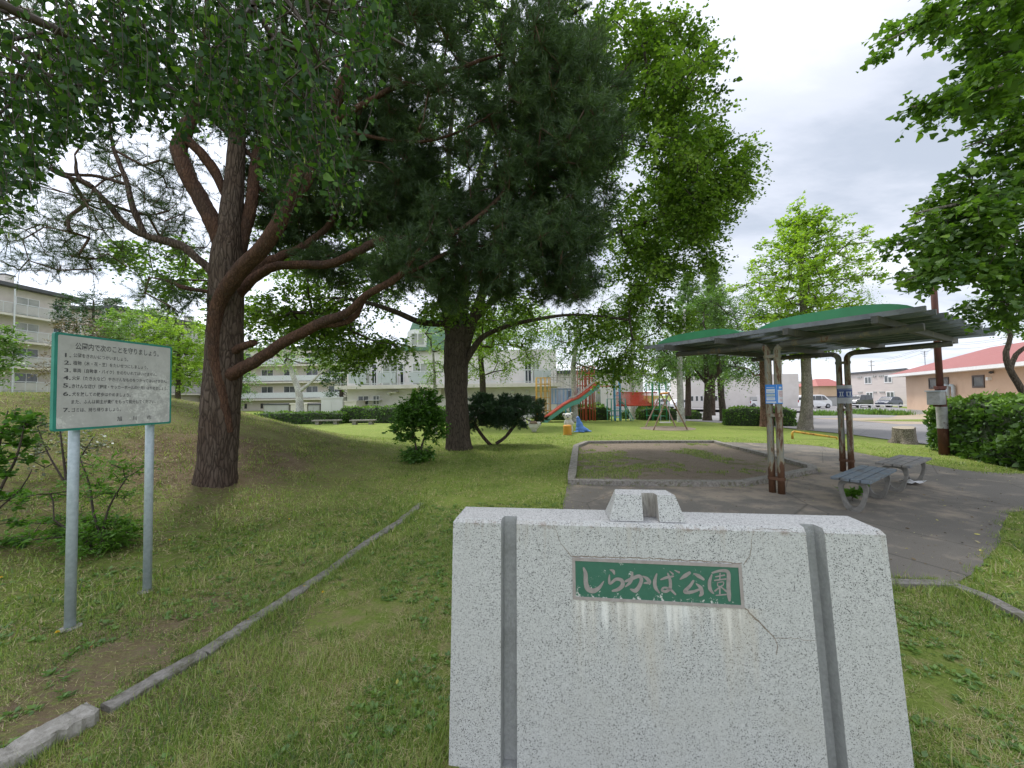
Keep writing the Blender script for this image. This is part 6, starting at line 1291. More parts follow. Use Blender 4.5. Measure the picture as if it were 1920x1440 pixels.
def glassy(name, c1, c2):
    t = NT(name); v = t.coord('Object'); n_ = t.noise(1.3, 4, .5, v); n2_ = t.noise(6, 3, .5, t.coord('Object', scale=(1, 1, .05)))
    return t.pbr(t.mix(t.ramp(n_, [(.35, 0.), (.65, 1.)]), c1, t.mix(n2_, c2, tuple(k * .6 for k in c2))), .12, 0, t.bump(t.noise(.8, 2, .5, v), .03, .05), .6)
M_glass = glassy('window_glass', (.045, .055, .06), (.16, .17, .17)); M_curt = glassy('curtained_glass', (.22, .24, .20), (.42, .43, .36)); M_dark = glassy('dark_glass', (.02, .024, .028), (.07, .075, .075))
M_dgrey = pm('dark_roof', (.065, .068, .075), (.09, .092, .10), scale=2, bump=.1); M_rail = pm('white_rail', (.62, .64, .65), (.55, .57, .58), scale=5, rough=.5, bump=0)
def metal_roof(name, c1, c2, axis_vec, pitch=.45):
    t = NT(name); v = t.coord('Object'); q = t.n('ShaderNodeVectorMath', operation='DOT_PRODUCT'); t.l(v, q.inputs[0]); q.inputs[1].default_value = tuple(axis_vec)
    w = t.math('ABSOLUTE', t.math('SUBTRACT', t.math('FRACT', t.math('DIVIDE', q.outputs['Value'], pitch)), .5)); seam = t.ramp(w, [(.0, 1.), (.10, 0.)])
    col = t.mix(t.noise(1.2, 6, .65, v), c1, c2); col = t.mix(t.math('MULTIPLY', seam, .6), col, tuple(k * .4 for k in c1)); return t.pbr(col, .5, 0, t.bump(seam, .5, .03), .4)
class Wall:
    """a wall plane: o = lower left seen from outside, a = along, n = outward"""
    def __init__(s, o, a, n): s.o = np.asarray(o, float); s.a = unit(a); s.n = unit(n)
    def p(s, u, z, d=0.): q = s.o + s.a * u + s.n * d; return V(q[0], q[1], z)
    def box(s, u0, u1, z0, z1, d0, d1, mb=None):
        mb = mb or MB(); vs = [s.p(u, z, d) for d in (d0, d1) for u, z in ((u0, z0), (u1, z0), (u1, z1), (u0, z1))]
        return mb.add(vs, [(0, 3, 2, 1), (4, 5, 6, 7), (0, 1, 5, 4), (1, 2, 6, 5), (2, 3, 7, 6), (3, 0, 4, 7)])
    def window(s, u0, u1, z0, z1, parent, glass=None, frame_m=None, bars=(.5,), fw=.05, sill=False, hb=()):
        mb = MB(); s.box(u0, u1, z0, z0 + fw, .0, .05, mb); s.box(u0, u1, z1 - fw, z1, .0, .05, mb); s.box(u0, u0 + fw, z0 + fw, z1 - fw, .0, .05, mb); s.box(u1 - fw, u1, z0 + fw, z1 - fw, .0, .05, mb)
        for b in bars: uc = u0 + (u1 - u0) * b; s.box(uc - fw / 2, uc + fw / 2, z0 + fw, z1 - fw, .0, .045, mb)
        for b in hb: zc = z0 + (z1 - z0) * b; s.box(u0 + fw, u1 - fw, zc - fw / 2, zc + fw / 2, .0, .042, mb)
        f = mb.build('window', frame_m or M_frame, parent); s.box(u0 + fw * .6, u1 - fw * .6, z0 + fw * .6, z1 - fw * .6, .004, .02).build('pane', glass or M_glass, f); return f
def block(name, corners, z0, z1, m, label, cat, roof=M_dgrey, over=.25, rt=.3, wname='wall', group=None):
    c = sum(np.asarray(k, float) for k in corners) / len(corners); root = thing(name, V(c[0], c[1], z0), label, cat, group)
    MB().prism([V(k[0], k[1], z0) for k in corners], V(0, 0, z1 - z0)).build(wname, m, root)
    if roof: MB().prism([V(k[0] + np.sign(k[0] - c[0]) * over, k[1] + np.sign(k[1] - c[1]) * over, z1 + .003) for k in corners], V(0, 0, rt)).build('roof', roof, root)
    return root
# ---- flats on the left, four storeys with balconies
def flats(y0, y1, label, bays, flo=(2.6, 5.2, 7.85, 10.5), top=13.3):
    dr = unit(V(.055, 1, 0)); o0 = V(-53.3, 0, 0); f0 = o0 + dr * y0; f1 = o0 + dr * y1; bk = V(-9, .5, 0)
    root = block('apartment_block', [f0, f1, f1 + bk, f0 + bk], -.5, top, M_cream, label, 'building', over=.9, rt=.35, group='blocks of flats left of the park')
    w = Wall(f0, dr, V(1, -.055, 0)); L_ = y1 - y0; bw = L_ / bays
    for fl in flo:
        sl = w.box(0, L_, fl - .22, fl, .0, 1.25).build('balcony', M_cream2, root)
        rb_ = MB(); w.box(0, L_, fl + 1.05, fl + 1.11, 1.19, 1.24, rb_); w.box(0, L_, fl + .08, fl + .12, 1.19, 1.24, rb_)
        for k in range(int(L_ / .9) + 1): w.box(k * .9, k * .9 + .03, fl, fl + 1.06, 1.195, 1.235, rb_)
        rb_.build('railing', M_rail, sl); w.box(.03, L_ - .03, fl + .16, fl + .98, 1.205, 1.220).build('railing_panel', pm('balcony_panel', (.45, .43, .41), (.40, .385, .37), scale=2, bump=0), sl)
        for b in range(bays):
            u = b * bw; w.window(u + bw * .18, u + bw * .18 + 1.9, fl + .05, fl + 2.05, root, M_glass if (b + int(fl)) % 3 else M_curt); w.window(u + bw * .72, u + bw * .72 + .8, fl + .95, fl + 2.0, root, M_dark, bars=())
    pp = MB()
    for b in range(bays + 1): w.box(min(b * bw, L_ - .1), min(b * bw, L_ - .1) + .09, -.4, top - .3, 1.28, 1.37, pp)
    pp.build('downpipe', M_rail, root)
    for b in range(bays):
        c = f0 + dr * ((b + .6) * bw) + V(-4.5, 0, 0); ch = MB().box(V(c[0], c[1], top + 1.2), (1.0, .8, 2.0)).build('chimney', M_cream2, root); MB().box(V(c[0], c[1], top + 2.27), (1.15, .95, .12)).build('chimney_cap', M_dgrey, ch)
    return root
flats(27, 44.3, 'nearest cream block of flats with balconies, cut by the left edge', 3); flats(49.0, 67, 'farther cream block of flats, mostly hidden by trees left of the pine', 3)
# ---- flats seen under the pine limb
X0 = P(395, 700, 62)[0]; X1 = P(648, 700, 62)[0]
r_ = block('apartment_block', [V(X0, 62, 0), V(X1, 62, 0), V(X1, 72, 0), V(X0, 72, 0)], -.8, 9.6, M_cream, 'cream balconied flats seen behind the white-trunked birch', 'building', group='blocks of flats left of the park'); w = Wall(V(X0, 62, 0), V(1, 0, 0), V(0, -1, 0)); L_ = X1 - X0
for fl in (1.6, 4.3, 7.0):
    s_ = w.box(0, L_, fl - .22, fl, 0, 1.2).build('balcony', M_cream2, r_); w.box(0, L_, fl + .15, fl + 1.0, 1.1, 1.14).build('railing_panel', M_rail, s_)
    for k in range(6): w.window(1 + k * 3.6, 2.9 + k * 3.6, fl + .1, fl + 2.0, r_, M_glass)
for k in range(6): w.window(.9 + k * 3.6, 1.3 + k * 3.6, .1, .9, r_, M_dark, bars=(), frame_m=M_dframe); w.window(1.9 + k * 3.6, 2.3 + k * 3.6, .1, .9, r_, M_dark, bars=(), frame_m=M_dframe)
# ---- storage sheds beyond the far hedge
M_shed = pm('shed_white', (.62, .62, .61), (.56, .56, .55), scale=1, rough=.5, bump=.1); M_shed2 = pm('shed_grey', (.42, .42, .40), (.36, .36, .345), scale=1, rough=.5, bump=.1)
for a, b, t_, m_, rf, lab in ((495, 541, 757, M_shed2, M_dgrey, 'grey storage shed farthest left beyond the low hedge'), (545, 576, 756, M_cream2, M_cream2, 'small cream shed behind the white birch trunk'), (578, 599, 757, M_shed2, M_dgrey, 'small dark-topped grey shed between the cream and the white shed'), (602, 643, 745, M_shed, M_shed, 'taller white storage shed beside the white building')):
    yy = 33; A0 = P(a, t_, yy); A1 = P(b, t_, yy); h = A0[2]; sh_ = block('storage_shed', [V(A0[0], yy, 0), V(A1[0], yy, 0), V(A1[0], yy + 2, 0), V(A0[0], yy + 2, 0)], -.3, h - .12, m_, lab, 'shed', rf, .06, .12, group='sheds beyond the far hedge')
    w = Wall(V(A0[0], yy, 0), V(1, 0, 0), V(0, -1, 0)); L_ = A1[0] - A0[0]; n = max(2, int(L_ / .8))
    for k in range(n): w.box(L_ * k / n + .03, L_ * (k + 1) / n - .03, -.2, h - .25, .0, .025).build('door', m_, sh_)
# ---- white building with the green mansard
yy = 31.; XL = P(651, 700, yy)[0]; XR = P(1043, 700, yy)[0]; zt = 5.25
r_ = thing('nursery_building', V((XL + XR) / 2, yy, 0), 'white two-storey building with long balcony and green mansard roof behind the trees', 'building')
MB().prism([V(XL, yy, -.4), V(XR, yy, -.4), V(XR, yy + 11, -.4), V(XL, yy + 11, -.4)], V(0, 0, zt + .4)).build('wall', M_white, r_)
w = Wall(V(XL, yy, 0), V(1, 0, 0), V(0, -1, 0)); LW = XR - XL
def U(px_): return P(px_, 700, yy)[0] - XL
def zz_(py_, px_=750): return P(px_, py_, yy)[2]
MB().prism([V(XL - .15, yy - .15, zt + .003), V(U(748) + XL, yy - .15, zt + .003), V(U(748) + XL, yy + 11, zt + .003), V(XL - .15, yy + 11, zt + .003)], V(0, 0, .18)).build('parapet', M_cream2, r_)
sl = w.box(-.45, LW + .3, 2.22, 2.50, .0, 1.25).build('balcony', M_cream2, r_); rb_ = MB(); w.box(-.4, LW + .25, 3.50, 3.56, 1.16, 1.21, rb_); w.box(-.4, LW + .25, 2.62, 2.66, 1.16, 1.21, rb_)
for k in range(int(LW / 1.3) + 1): w.box(k * 1.3, k * 1.3 + .035, 2.5, 3.5, 1.165, 1.205, rb_)
rb_.build('railing', M_rail, sl)
pn = MB()
for a, b in ((665, 697), (718, 750), (775, 806), (1000, 1030)): w.box(U(a), U(b), 2.68, 3.46, 1.18, 1.195, pn)
pn.build('railing_panel', pm('frosted_panel', (.50, .53, .54), (.44, .47, .48), scale=1, rough=.3, bump=0), sl)
for a, b, g_ in ((665, 694.5, M_curt), (717, 746.5, M_curt), (773.5, 803, M_curt), (983, 997, M_dark), (998, 1012, M_curt)): w.window(U(a), U(b), 2.52, 4.28, r_, g_, bars=(.5,), fw=.06)
for a, b in ((696.5, 707.5), (749.5, 758)): w.window(U(a), U(b), 2.52, 4.28, r_, M_dark, bars=(), hb=(.62, .74), fw=.07)
for a, b in ((671, 692), (699, 712)): w.window(U(a), U(b), .95, 1.72, r_, M_glass, fw=.06)
for a, b in ((933, 948), (950, 973), (975, 1007)): w.window(U(a), U(b), 1.02, 1.56, r_, M_dark, bars=(.5,), fw=.07); w.window(U(a), U(b), -.1, 1.0, r_, M_glass, bars=(.5,), fw=.07)
for a in (961, 988, 730): MB().lathe(w.p(U(a), 1.85, .12), [(.03, -.12), (.12, -.08), (.16, 0), (.12, .09), (.03, .12)], 12).build('wall_lamp', M_frame, r_, True)
w.box(U(732), U(748), 1.88, 1.98, .0, .7).build('canopy', M_cream2, r_); w.box(U(690), U(716), 1.32, 1.37, .05, .6).build('canopy', M_frame, r_)
ac = w.box(U(815), U(829), 1.62, 2.16, .25, .6).build('air_conditioner', M_cream2, r_); fan = MB(); fan.tube([w.p(U(819.5), 1.89, .605), w.p(U(819.5), 1.89, .62)], .20, 18); fan.build('fan_grille', M_dgrey, ac)
# mansard
mx0, mx1 = XL + U(757), XL + U(925); zb_, zt_ = zt + .2, 8.05; sl_ = .75
gv = [V(mx0, yy - .25, zb_), V(mx1, yy - .25, zb_), V(mx1, yy + 10, zb_), V(mx0, yy + 10, zb_), V(mx0 + sl_, yy + sl_ - .25, zt_), V(mx1 - sl_, yy + sl_ - .25, zt_), V(mx1 - sl_, yy + 9, zt_), V(mx0 + sl_, yy + 9, zt_)]
MB().add(gv, [(0, 3, 2, 1), (4, 5, 6, 7), (0, 1, 5, 4), (1, 2, 6, 5), (2, 3, 7, 6), (3, 0, 4, 7)]).build('roof', metal_roof('green_mansard', (.10, .19, .115), (.13, .23, .15), (0, 0, 1), .26), r_)
w.box(U(757) - .1, U(925) + .1, zt + .003, zt + .197, .0, .38).build('cornice', pm('green_cornice', (.10, .18, .12), (.12, .21, .14), scale=2, bump=0), r_)
dw = Wall(V(XL, yy - .05, 0), V(1, 0, 0), V(0, -1, 0))
for a0_, a1_ in ((766, 801), (880, 912)):
    u0_, u1_ = U(a0_), U(a1_); za, zb2 = 5.55, 6.7; arch = [dw.p(u0_, za, .2), dw.p(u1_, za, .2)] + [dw.p((u0_ + u1_) / 2 + (u1_ - u0_) / 2 * math.cos(t), zb2 + .28 * math.sin(t), .2) for t in np.linspace(0, math.pi, 12)]
    d_ = MB().prism(arch, V(0, 1.1, 0)).build('dormer', M_frame, r_); Wall(V(XL, yy - .25, 0), V(1, 0, 0), V(0, -1, 0)).window(u0_ + .28, u1_ - .12, za + .1, zb2 - .02, d_, M_curt, bars=(.5,), fw=.06)
# cream outbuilding at the left corner and a pale yard wall behind the playground
r_ = block('outbuilding', [V(P(646, 750, 29)[0], 29, 0), V(P(668, 750, 29)[0], 29, 0), V(P(668, 750, 29)[0], 30.8, 0), V(P(646, 750, 29)[0], 30.8, 0)], -.3, 1.25, M_cream2, 'low cream boiler house at the left corner of the white building', 'shed', M_cream2, .05, .08)
def pline(a, py, b, py2, Ya, Yb): return P(a, py, Ya), P(b, py2, Yb)
# grey panelled hall behind the playground
ya = 37.; X0 = P(1046, 700, ya)[0]; X1 = P(1205, 700, ya)[0]
r_ = block('panelled_hall', [V(X0, ya, 0), V(X1, ya, 0), V(X1, ya + 9, 0), V(X0, ya + 9, 0)], -.6, 3.6, M_white, 'low pale grey panelled hall behind the climbing frame', 'building'); w = Wall(V(X0, ya, 0), V(1, 0, 0), V(0, -1, 0)); pn = MB()
for k in range(9): w.box(.2 + k * .9, .24 + k * .9, -.4, 3.5, .0, .02, pn)
pn.build('panel_joint', M_shed2, r_); w.window(3.0, 4.1, -.3, 2.1, r_, M_curt, bars=(.5,)); w.window(.9, 2.0, 1.2, 2.0, r_, M_dark)
# long white building behind the parking
ya, yb_ = 62., 58.; A0 = P(1288, 712, ya); A1 = P(1497, 702, yb_)
r_ = thing('long_white_building', V(A0[0], A0[1], -1), 'long low off-white building with small windows behind the parking lot', 'building')
MB().prism([V(A0[0], A0[1], -1.3), V(A1[0], A1[1], -1.3), V(A1[0] + 1, A1[1] + 9, -1.3), V(A0[0] + 1, A0[1] + 9, -1.3)], V(0, 0, 5.6)).build('wall', M_white2, r_); w = Wall(A0, A1 - A0, V((A1 - A0)[1], -(A1 - A0)[0], 0)); L_ = np.linalg.norm((A1 - A0)[:2])
for i in range(7): w.window(L_ * (.03 + i * .045), L_ * (.03 + i * .045) + .45, .3, 1.15, r_, M_dark, bars=())
for px_ in (.66, .69): w.window(L_ * px_, L_ * px_ + .35, .2, .9, r_, M_dark, bars=(), hb=(.5,))
w.box(L_ * .63, L_ * .64 + 2.4, -1.2, 1.2, .0, .03).build('door', M_white, r_); w.box(L_ * .575, L_ * .575 + .9, .4, .9, .0, .25).build('meter_cabinet', M_shed2, r_); w.box(L_ * .33, L_ * .345, -1.2, 4.2, .0, .12).build('downpipe', M_dgrey, r_)
# white two-storey flats at the right
A0 = P(1588, 706, 66); A1 = P(1699, 692, 54); ztp = P(1640, 699, 60)[2]
r_ = thing('apartment_house', V(A0[0], A0[1], -1), 'pale two-storey house block behind the dark vans, left of the peach building', 'building'); dn = (A1 - A0); dn[2] = 0; nn_ = V(dn[1], -dn[0], 0)
MB().prism([V(A0[0], A0[1], -1.3), V(A1[0], A1[1], -1.3), V(A1[0] + 7, A1[1] + 6, -1.3), V(A0[0] + 7, A0[1] + 6, -1.3)], V(0, 0, ztp + 1.3)).build('wall', M_pink, r_)
MB().prism([V(A0[0] - .3, A0[1] - .2, ztp + .003), V(A1[0] - .3, A1[1] - .3, ztp + .003), V(A1[0] + 7, A1[1] + 6, ztp + .003), V(A0[0] + 7, A0[1] + 6, ztp + .003)], V(0, 0, .3)).build('roof', M_dgrey, r_)
w = Wall(A0, dn, nn_); L_ = np.linalg.norm(dn)
for px_, t0, t1 in ((1629, 706.5, 720), (1669, 703.5, 718), (1631, 735, 746), (1672, 734, 747)):
    f_ = (px_ - 1588) / 111; u = L_ * f_ * .92; yv = A0[1] + (A1[1] - A0[1]) * f_ * .92; w.window(u, u + 1.5, P(px_, t1, yv)[2], P(px_, t0, yv)[2], r_, M_glass, bars=(.5,), fw=.12)
vt = MB()
for k, f_ in enumerate((.22, .25, .28, .5, .53, .6, .63, .66)): vt.tube([w.p(L_ * f_, ztp - .55, .0), w.p(L_ * f_, ztp - .55, .14)], .13, 8); vt.tube([w.p(L_ * f_, ztp - 3.0, .0), w.p(L_ * f_, ztp - 3.0, .14)], .13, 8)
vt.build('vent', M_shed2, r_)
# small far houses
M_red = metal_roof('red_roof_far', (.30, .085, .07), (.36, .11, .09), (1, 0, 0), .5)
A0 = P(1536, 745, 84); A1 = P(1580, 745, 84); r_ = thing('distant_house', V(A0[0], 84, -1.3), 'distant beige house with a salmon roof between the shelter posts', 'house'); zt = P(1555, 722, 84)[2]
MB().prism([V(A0[0], 84, -1.3), V(A1[0], 84, -1.3), V(A1[0], 91, -1.3), V(A0[0], 91, -1.3)], V(0, 0, zt + 1.3)).build('wall', M_peach, r_)
MB().add([V(A0[0] - .8, 83.2, zt - .2), V(A1[0] + .5, 83.2, zt - .2), V(A1[0] + .5, 91.8, zt - .2), V(A0[0] - .8, 91.8, zt - .2), V(A0[0] + 2, 87.5, zt + 1.5), V(A1[0], 87.5, zt + 1.5)], [(0, 1, 5, 4), (1, 2, 5), (2, 3, 4, 5), (3, 0, 4), (0, 3, 2, 1)]).build('roof', M_red, r_)
A0 = P(1498, 745, 95); A1 = P(1536, 745, 95); zt = P(1515, 717, 95)[2]; r_ = block('distant_house', [V(A0[0], 95, 0), V(A1[0], 95, 0), V(A1[0], 103, 0), V(A0[0], 103, 0)], -1.5, zt, M_white, 'distant white flat-roofed block left of the salmon roofed house', 'house', M_shed, .1, .3); w = Wall(V(A0[0], 95, 0), V(1, 0, 0), V(0, -1, 0))
for k in range(3): w.window(2.6, 3.8, zt - 1.6 - k * 1.7 - .6, zt - 1.6 - k * 1.7 + .5, r_, M_dark, bars=())
# corrugated fence
A0 = P(1536, 745, 61); A1 = P(1607, 744, 59); fr = thing('corrugated_fence', V(A0[0], A0[1], ghs(A0[0], A0[1])), 'grey corrugated metal fence behind the white van', 'fence'); w = Wall(A0, A1 - A0, V((A1 - A0)[1], -(A1 - A0)[0], 0)); L_ = np.linalg.norm((A1 - A0)[:2]); zt = P(1570, 743, 60)[2]; vs = []; n = 60
for k in range(n + 1): d_ = .05 * (k % 2); vs += [w.p(L_ * k / n, -1.0, d_), w.p(L_ * k / n, zt - .1, d_)]
MB().add(vs, [(2 * k, 2 * k + 2, 2 * k + 3, 2 * k + 1) for k in range(n)]).build('sheet', M_shed2, fr); w.box(-.05, L_ + .05, zt - .1, zt, -.08, .12).build('capping', M_dgrey, fr)
# ---- peach building with the red roof
K0 = P(1701, 769, 39); zeL = 3.35; K0 = V(K0[0], K0[1], 0); K1 = P(1920, 677, 24.6); K1 = V(K1[0], K1[1], 0); dr = unit(K1 - K0); K2 = K1 + dr * 9; nb = V(dr[1], -dr[0], 0); nb = nb if nb @ (CAM * V(1, 1, 0) - K0) > 0 else -nb; ez = P(1920, 677, 24.6)[2] - .12
r_ = thing('peach_building', V(*(K0 + K2)[:2] / 2, 0), 'long single-storey peach building with a red metal roof at the right edge', 'building'); dep = 10.
MB().prism([V(*k[:2], -1.0) for k in (K0, K2, K2 - nb * dep, K0 - nb * dep)], V(0, 0, ez + 1.0)).build('wall', M_peach, r_)
w = Wall(K0, dr, nb); LP = np.linalg.norm(K2 - K0); w.box(-.02, LP, -1.0, -.35, .0, .06).build('plinth', M_conc2, r_)
ov = 1.0; e0 = w.p(-ov, ez, ov); e1 = w.p(LP, ez, ov); e2 = w.p(LP, ez, -dep - ov); e3 = w.p(-ov, ez, -dep - ov); r0_ = w.p(2.2, ez + 2.15, -dep * .5); r1_ = w.p(LP, ez + 2.15, -dep * .5); up_ = V(0, 0, .02)
MB().add([e0 + up_, e1 + up_, e2 + up_, e3 + up_, r0_, r1_], [(0, 1, 5, 4), (3, 4, 5, 2), (0, 4, 3), (1, 2, 5)]).build('roof', metal_roof('red_roof', (.25, .065, .055), (.32, .105, .09), tuple(dr), .42), r_)
MB().add([e0 - V(0, 0, .24), e1 - V(0, 0, .24), e2 - V(0, 0, .24), e3 - V(0, 0, .24), e0 + V(0, 0, .015), e1 + V(0, 0, .015), e2 + V(0, 0, .015), e3 + V(0, 0, .015)], [(0, 3, 2, 1), (0, 1, 5, 4), (1, 2, 6, 5), (2, 3, 7, 6), (3, 0, 4, 7)]).build('fascia', M_frame, r_)
def UW(px_):                                   # distance along the peach wall seen at a pixel column
    d = ray(px_, 740)[:2]; A = np.array([[dr[0], -d[0]], [dr[1], -d[1]]]); s = np.linalg.solve(A, -K0[:2]); return s[0], s[1]
for a, b, t0, t1 in ((1743, 1781, 708, 729), (1825, 1848, 703.5, 727)):
    ua, ya_ = UW(a); ub, yb2 = UW(b); w.window(ua, ub, (P(a, t1, ya_)[2] + P(b, t1, yb2)[2]) / 2, (P(a, t0, ya_)[2] + P(b, t0, yb2)[2]) / 2, r_, M_glass, M_dframe, bars=(.5,) if b - a > 30 else (), fw=.14)
for a in (1783, 1794): u, y_ = UW(a); z_ = P(a, 723, y_)[2]; MB().tube([w.p(u, z_ - 1.2, .18), w.p(u, z_ - .1, .18), w.p(u, z_, .2), w.p(u - .12, z_ + .05, .36)], .12, 10).build('flue', M_galv, r_, True)
u, y_ = UW(1859); w.box(u - .12, u + .12, P(1859, 713, y_)[2], P(1859, 707, y_)[2], 0, .2).build('vent', M_frame, r_); u, y_ = UW(1866); MB().lathe(w.p(u - .05, P(1862, 698, y_)[2], .12), [(.02, -.1), (.12, -.05), (.12, .05), (.02, .1)], 10).build('wall_lamp', M_dgrey, r_)

# ================================================================== vehicles
M_tyre = pm('tyre', (.02, .02, .02), (.03, .03, .03), scale=20, rough=.9, bump=.2); M_rim = pm('rim', (.30, .31, .32), (.24, .25, .26), scale=12, rough=.35, metal=.5, bump=0)
def paint(name, c): t = NT(name); v = t.coord('Object'); return t.pbr(t.mix(t.noise(3, 4, .5, v), c, tuple(k * .9 for k in c)), .25, 0, None, .6, **{'Coat Weight': .5})
PROF = {'van': ([(-.5, .12), (-.5, .44), (-.488, .60), (-.475, .93), (-.44, .985), (.12, 1.0), (.24, .95), (.38, .66), (.47, .54), (.50, .40), (.50, .14)], [[(-.46, .60), (-.445, .90), (-.15, .92), (-.15, .60)], [(-.13, .60), (-.13, .92), (.10, .92), (.10, .60)], [(.12, .60), (.12, .92), (.215, .88), (.335, .62)]]),
        'suv': ([(-.5, .16), (-.5, .45), (-.485, .62), (-.46, .94), (-.40, .99), (.10, 1.0), (.18, .94), (.30, .64), (.46, .56), (.5, .42), (.5, .16)], [[(-.455, .62), (-.435, .90), (-.26, .93), (-.25, .62)], [(-.235, .62), (-.24, .93), (-.04, .93), (-.03, .62)], [(-.015, .62), (-.02, .93), (.13, .90), (.245, .64)]]),
        'car': ([(-.5, .2), (-.5, .50), (-.46, .68), (-.34, .94), (-.22, .99), (.04, 1.0), (.14, .95), (.29, .66), (.45, .56), (.5, .42), (.5, .2)], [[(-.42, .66), (-.32, .90), (-.22, .93), (-.20, .66)], [(-.185, .66), (-.205, .94), (-.02, .94), (-.01, .66)], [(.005, .66), (-.005, .94), (.11, .91), (.225, .66)]])}
def vehicle(name, kind, px0, px1, pyb, h, c, label, face=1, yaw=0., group='cars parked in the far lot', W_=1.7):
    b0 = G(px0, pyb); b1 = G(px1, pyb); Yd = (b0[1] + b1[1]) / 2; c0 = (b0 + b1) / 2; Lr = np.linalg.norm(b1 - b0) / abs(math.cos(yaw)); base = V(c0[0], Yd + W_ / 2, ghs(c0[0], Yd) + .03)
    ax = V(math.cos(yaw), math.sin(yaw), 0) * face; ay = V(-ax[1], ax[0], 0); root = thing(name, base, label, 'van' if kind == 'van' else 'car', group)
    pf, wins = PROF[kind]; vs = []
    for (x, z) in pf:
        ins = .10 * max(0, z - .58) / .42
        for s_ in (-1, 1): vs.append(base + ax * x * Lr + ay * s_ * (W_ / 2 - ins) + V(0, 0, z * h))
    n = len(pf); fs = [(2 * i, 2 * i + 1, 2 * i + 3, 2 * i + 2) for i in range(n - 1)] + [tuple(2 * i for i in range(n)), tuple(2 * i + 1 for i in range(n))[::-1], (2 * n - 2, 2 * n - 1, 1, 0)]
    MB().add(vs, fs).build('body', c, root, bevel=.05)
    for wq in wins:
        for s_ in (-1, 1):
            q = [base + ax * x * Lr + ay * s_ * (W_ / 2 - .10 * (z - .58) / .42 + .012) + V(0, 0, z * h) for x, z in wq]; MB().prism(q, -ay * s_ * .02).build('side_window', M_dark, root)
    for e_, z0_, z1_, x0_, x1_ in ((1, .66, .92, .30 if kind != 'van' else .375, .165 if kind != 'van' else .25), (-1, .62, .90, -.487, -.468)):
        if kind == 'car' and e_ == -1: x0_, x1_ = -.455, -.355
        if kind == 'suv' and e_ == 1: x0_, x1_ = .285, .19
        wv = W_ / 2 - .14; q = [base + ax * (x0_ * Lr + e_ * .02) + ay * -wv + V(0, 0, z0_ * h), base + ax * (x0_ * Lr + e_ * .02) + ay * wv + V(0, 0, z0_ * h), base + ax * (x1_ * Lr + e_ * .02) + ay * (wv - .06) + V(0, 0, z1_ * h), base + ax * (x1_ * Lr + e_ * .02) - ay * (wv - .06) + V(0, 0, z1_ * h)]
        MB().prism(q, -ax * e_ * .03).build('windscreen' if e_ == 1 else 'rear_window', M_dark, root)
    for x in (-.32, .33):
        for s_ in (-1, 1):
            c_ = base + ax * x * Lr + ay * s_ * (W_ / 2 - .08) + V(0, 0, .31); wh = MB().tube([c_ - ay * .10, c_ + ay * .10], .31, 20).build('wheel', M_tyre, root); MB().tube([c_ + ay * s_ * .09, c_ + ay * s_ * .11], .19, 12).build('rim', M_rim, wh)
    for s_ in (-1, 1): MB().box(base + ax * Lr * .485 + ay * s_ * (W_ / 2 - .25) + V(0, 0, h * .44), (.12, .34, .12), frame(ax, ay, V(0, 0, 1))).build('headlight', M_frame, root); MB().box(base - ax * Lr * .49 + ay * s_ * (W_ / 2 - .16) + V(0, 0, h * .52), (.08, .16, .34), frame(ax, ay, V(0, 0, 1))).build('tail_light', M_tl, root)
    MB().box(base - ax * (Lr * .5 + .012) + V(0, 0, h * .34), (.02, .33, .16), frame(ax, ay, V(0, 0, 1))).build('number_plate', M_frame, root)
M_tl = pm('tail_light_red', (.25, .01, .01), (.3, .02, .02), scale=5, rough=.2, bump=0)
M_pw = paint('car_paint_white', (.72, .72, .72)); M_pb = paint('car_paint_black', (.015, .016, .02)); M_pn = paint('car_paint_navy', (.05, .06, .09)); M_pr = paint('car_paint_red', (.30, .03, .03)); M_ps = paint('car_paint_silver', (.5, .5, .5))
vehicle('parked_van', 'van', 1508, 1567, 766, 1.85, M_pw, 'white minivan parked beyond the bare lot, seen between the shelter posts', 1); vehicle('parked_car', 'suv', 1593, 1648, 765, 1.75, M_pb, 'black boxy minivan with a dark rear window right of the farther shelter post', -1, .25)
vehicle('parked_car', 'car', 1656, 1701, 764, 1.45, M_pn, 'dark blue-grey hatchback beside the peach building', -1, .15); vehicle('parked_car', 'suv', 1462, 1490, 763, 1.6, M_pb, 'dark car seen between the nearer shelter post and the ginkgo', -1, 1.0)
vehicle('parked_car', 'car', 1494, 1512, 762, 1.5, M_pr, 'red car mostly hidden behind the ginkgo trunk', 1, 1.0); vehicle('parked_car', 'car', 1262, 1298, 767, 1.45, M_pw, 'white car parked right of the white birch trunk', 1, .2); vehicle('parked_car', 'car', 1232, 1262, 765, 1.5, M_ps, 'silver white car behind the swing frame, left of another white car', 1, .2); vehicle('parked_car', 'car', 1405, 1436, 764, 1.5, M_pw, 'white car half hidden above the hedge left of the nearer shelter post', 1, .1)
# white chain rail before the cars
A0 = G(1590, 771); A1 = G(1712, 774); rl = thing('guard_rail', A0, 'low white rail along the edge of the far parking lot', 'rail')
MB().tube([A0 + V(0, 0, .75), A1 + V(0, 0, .75)], .045, 8).build('bar', M_frame, rl)
for k in range(6): q = A0 + (A1 - A0) * k / 5; q[2] = ghs(q[0], q[1]); MB().tube([q - V(0, 0, .05), q + V(0, 0, .78)], .045, 8).build('post', M_frame, rl)
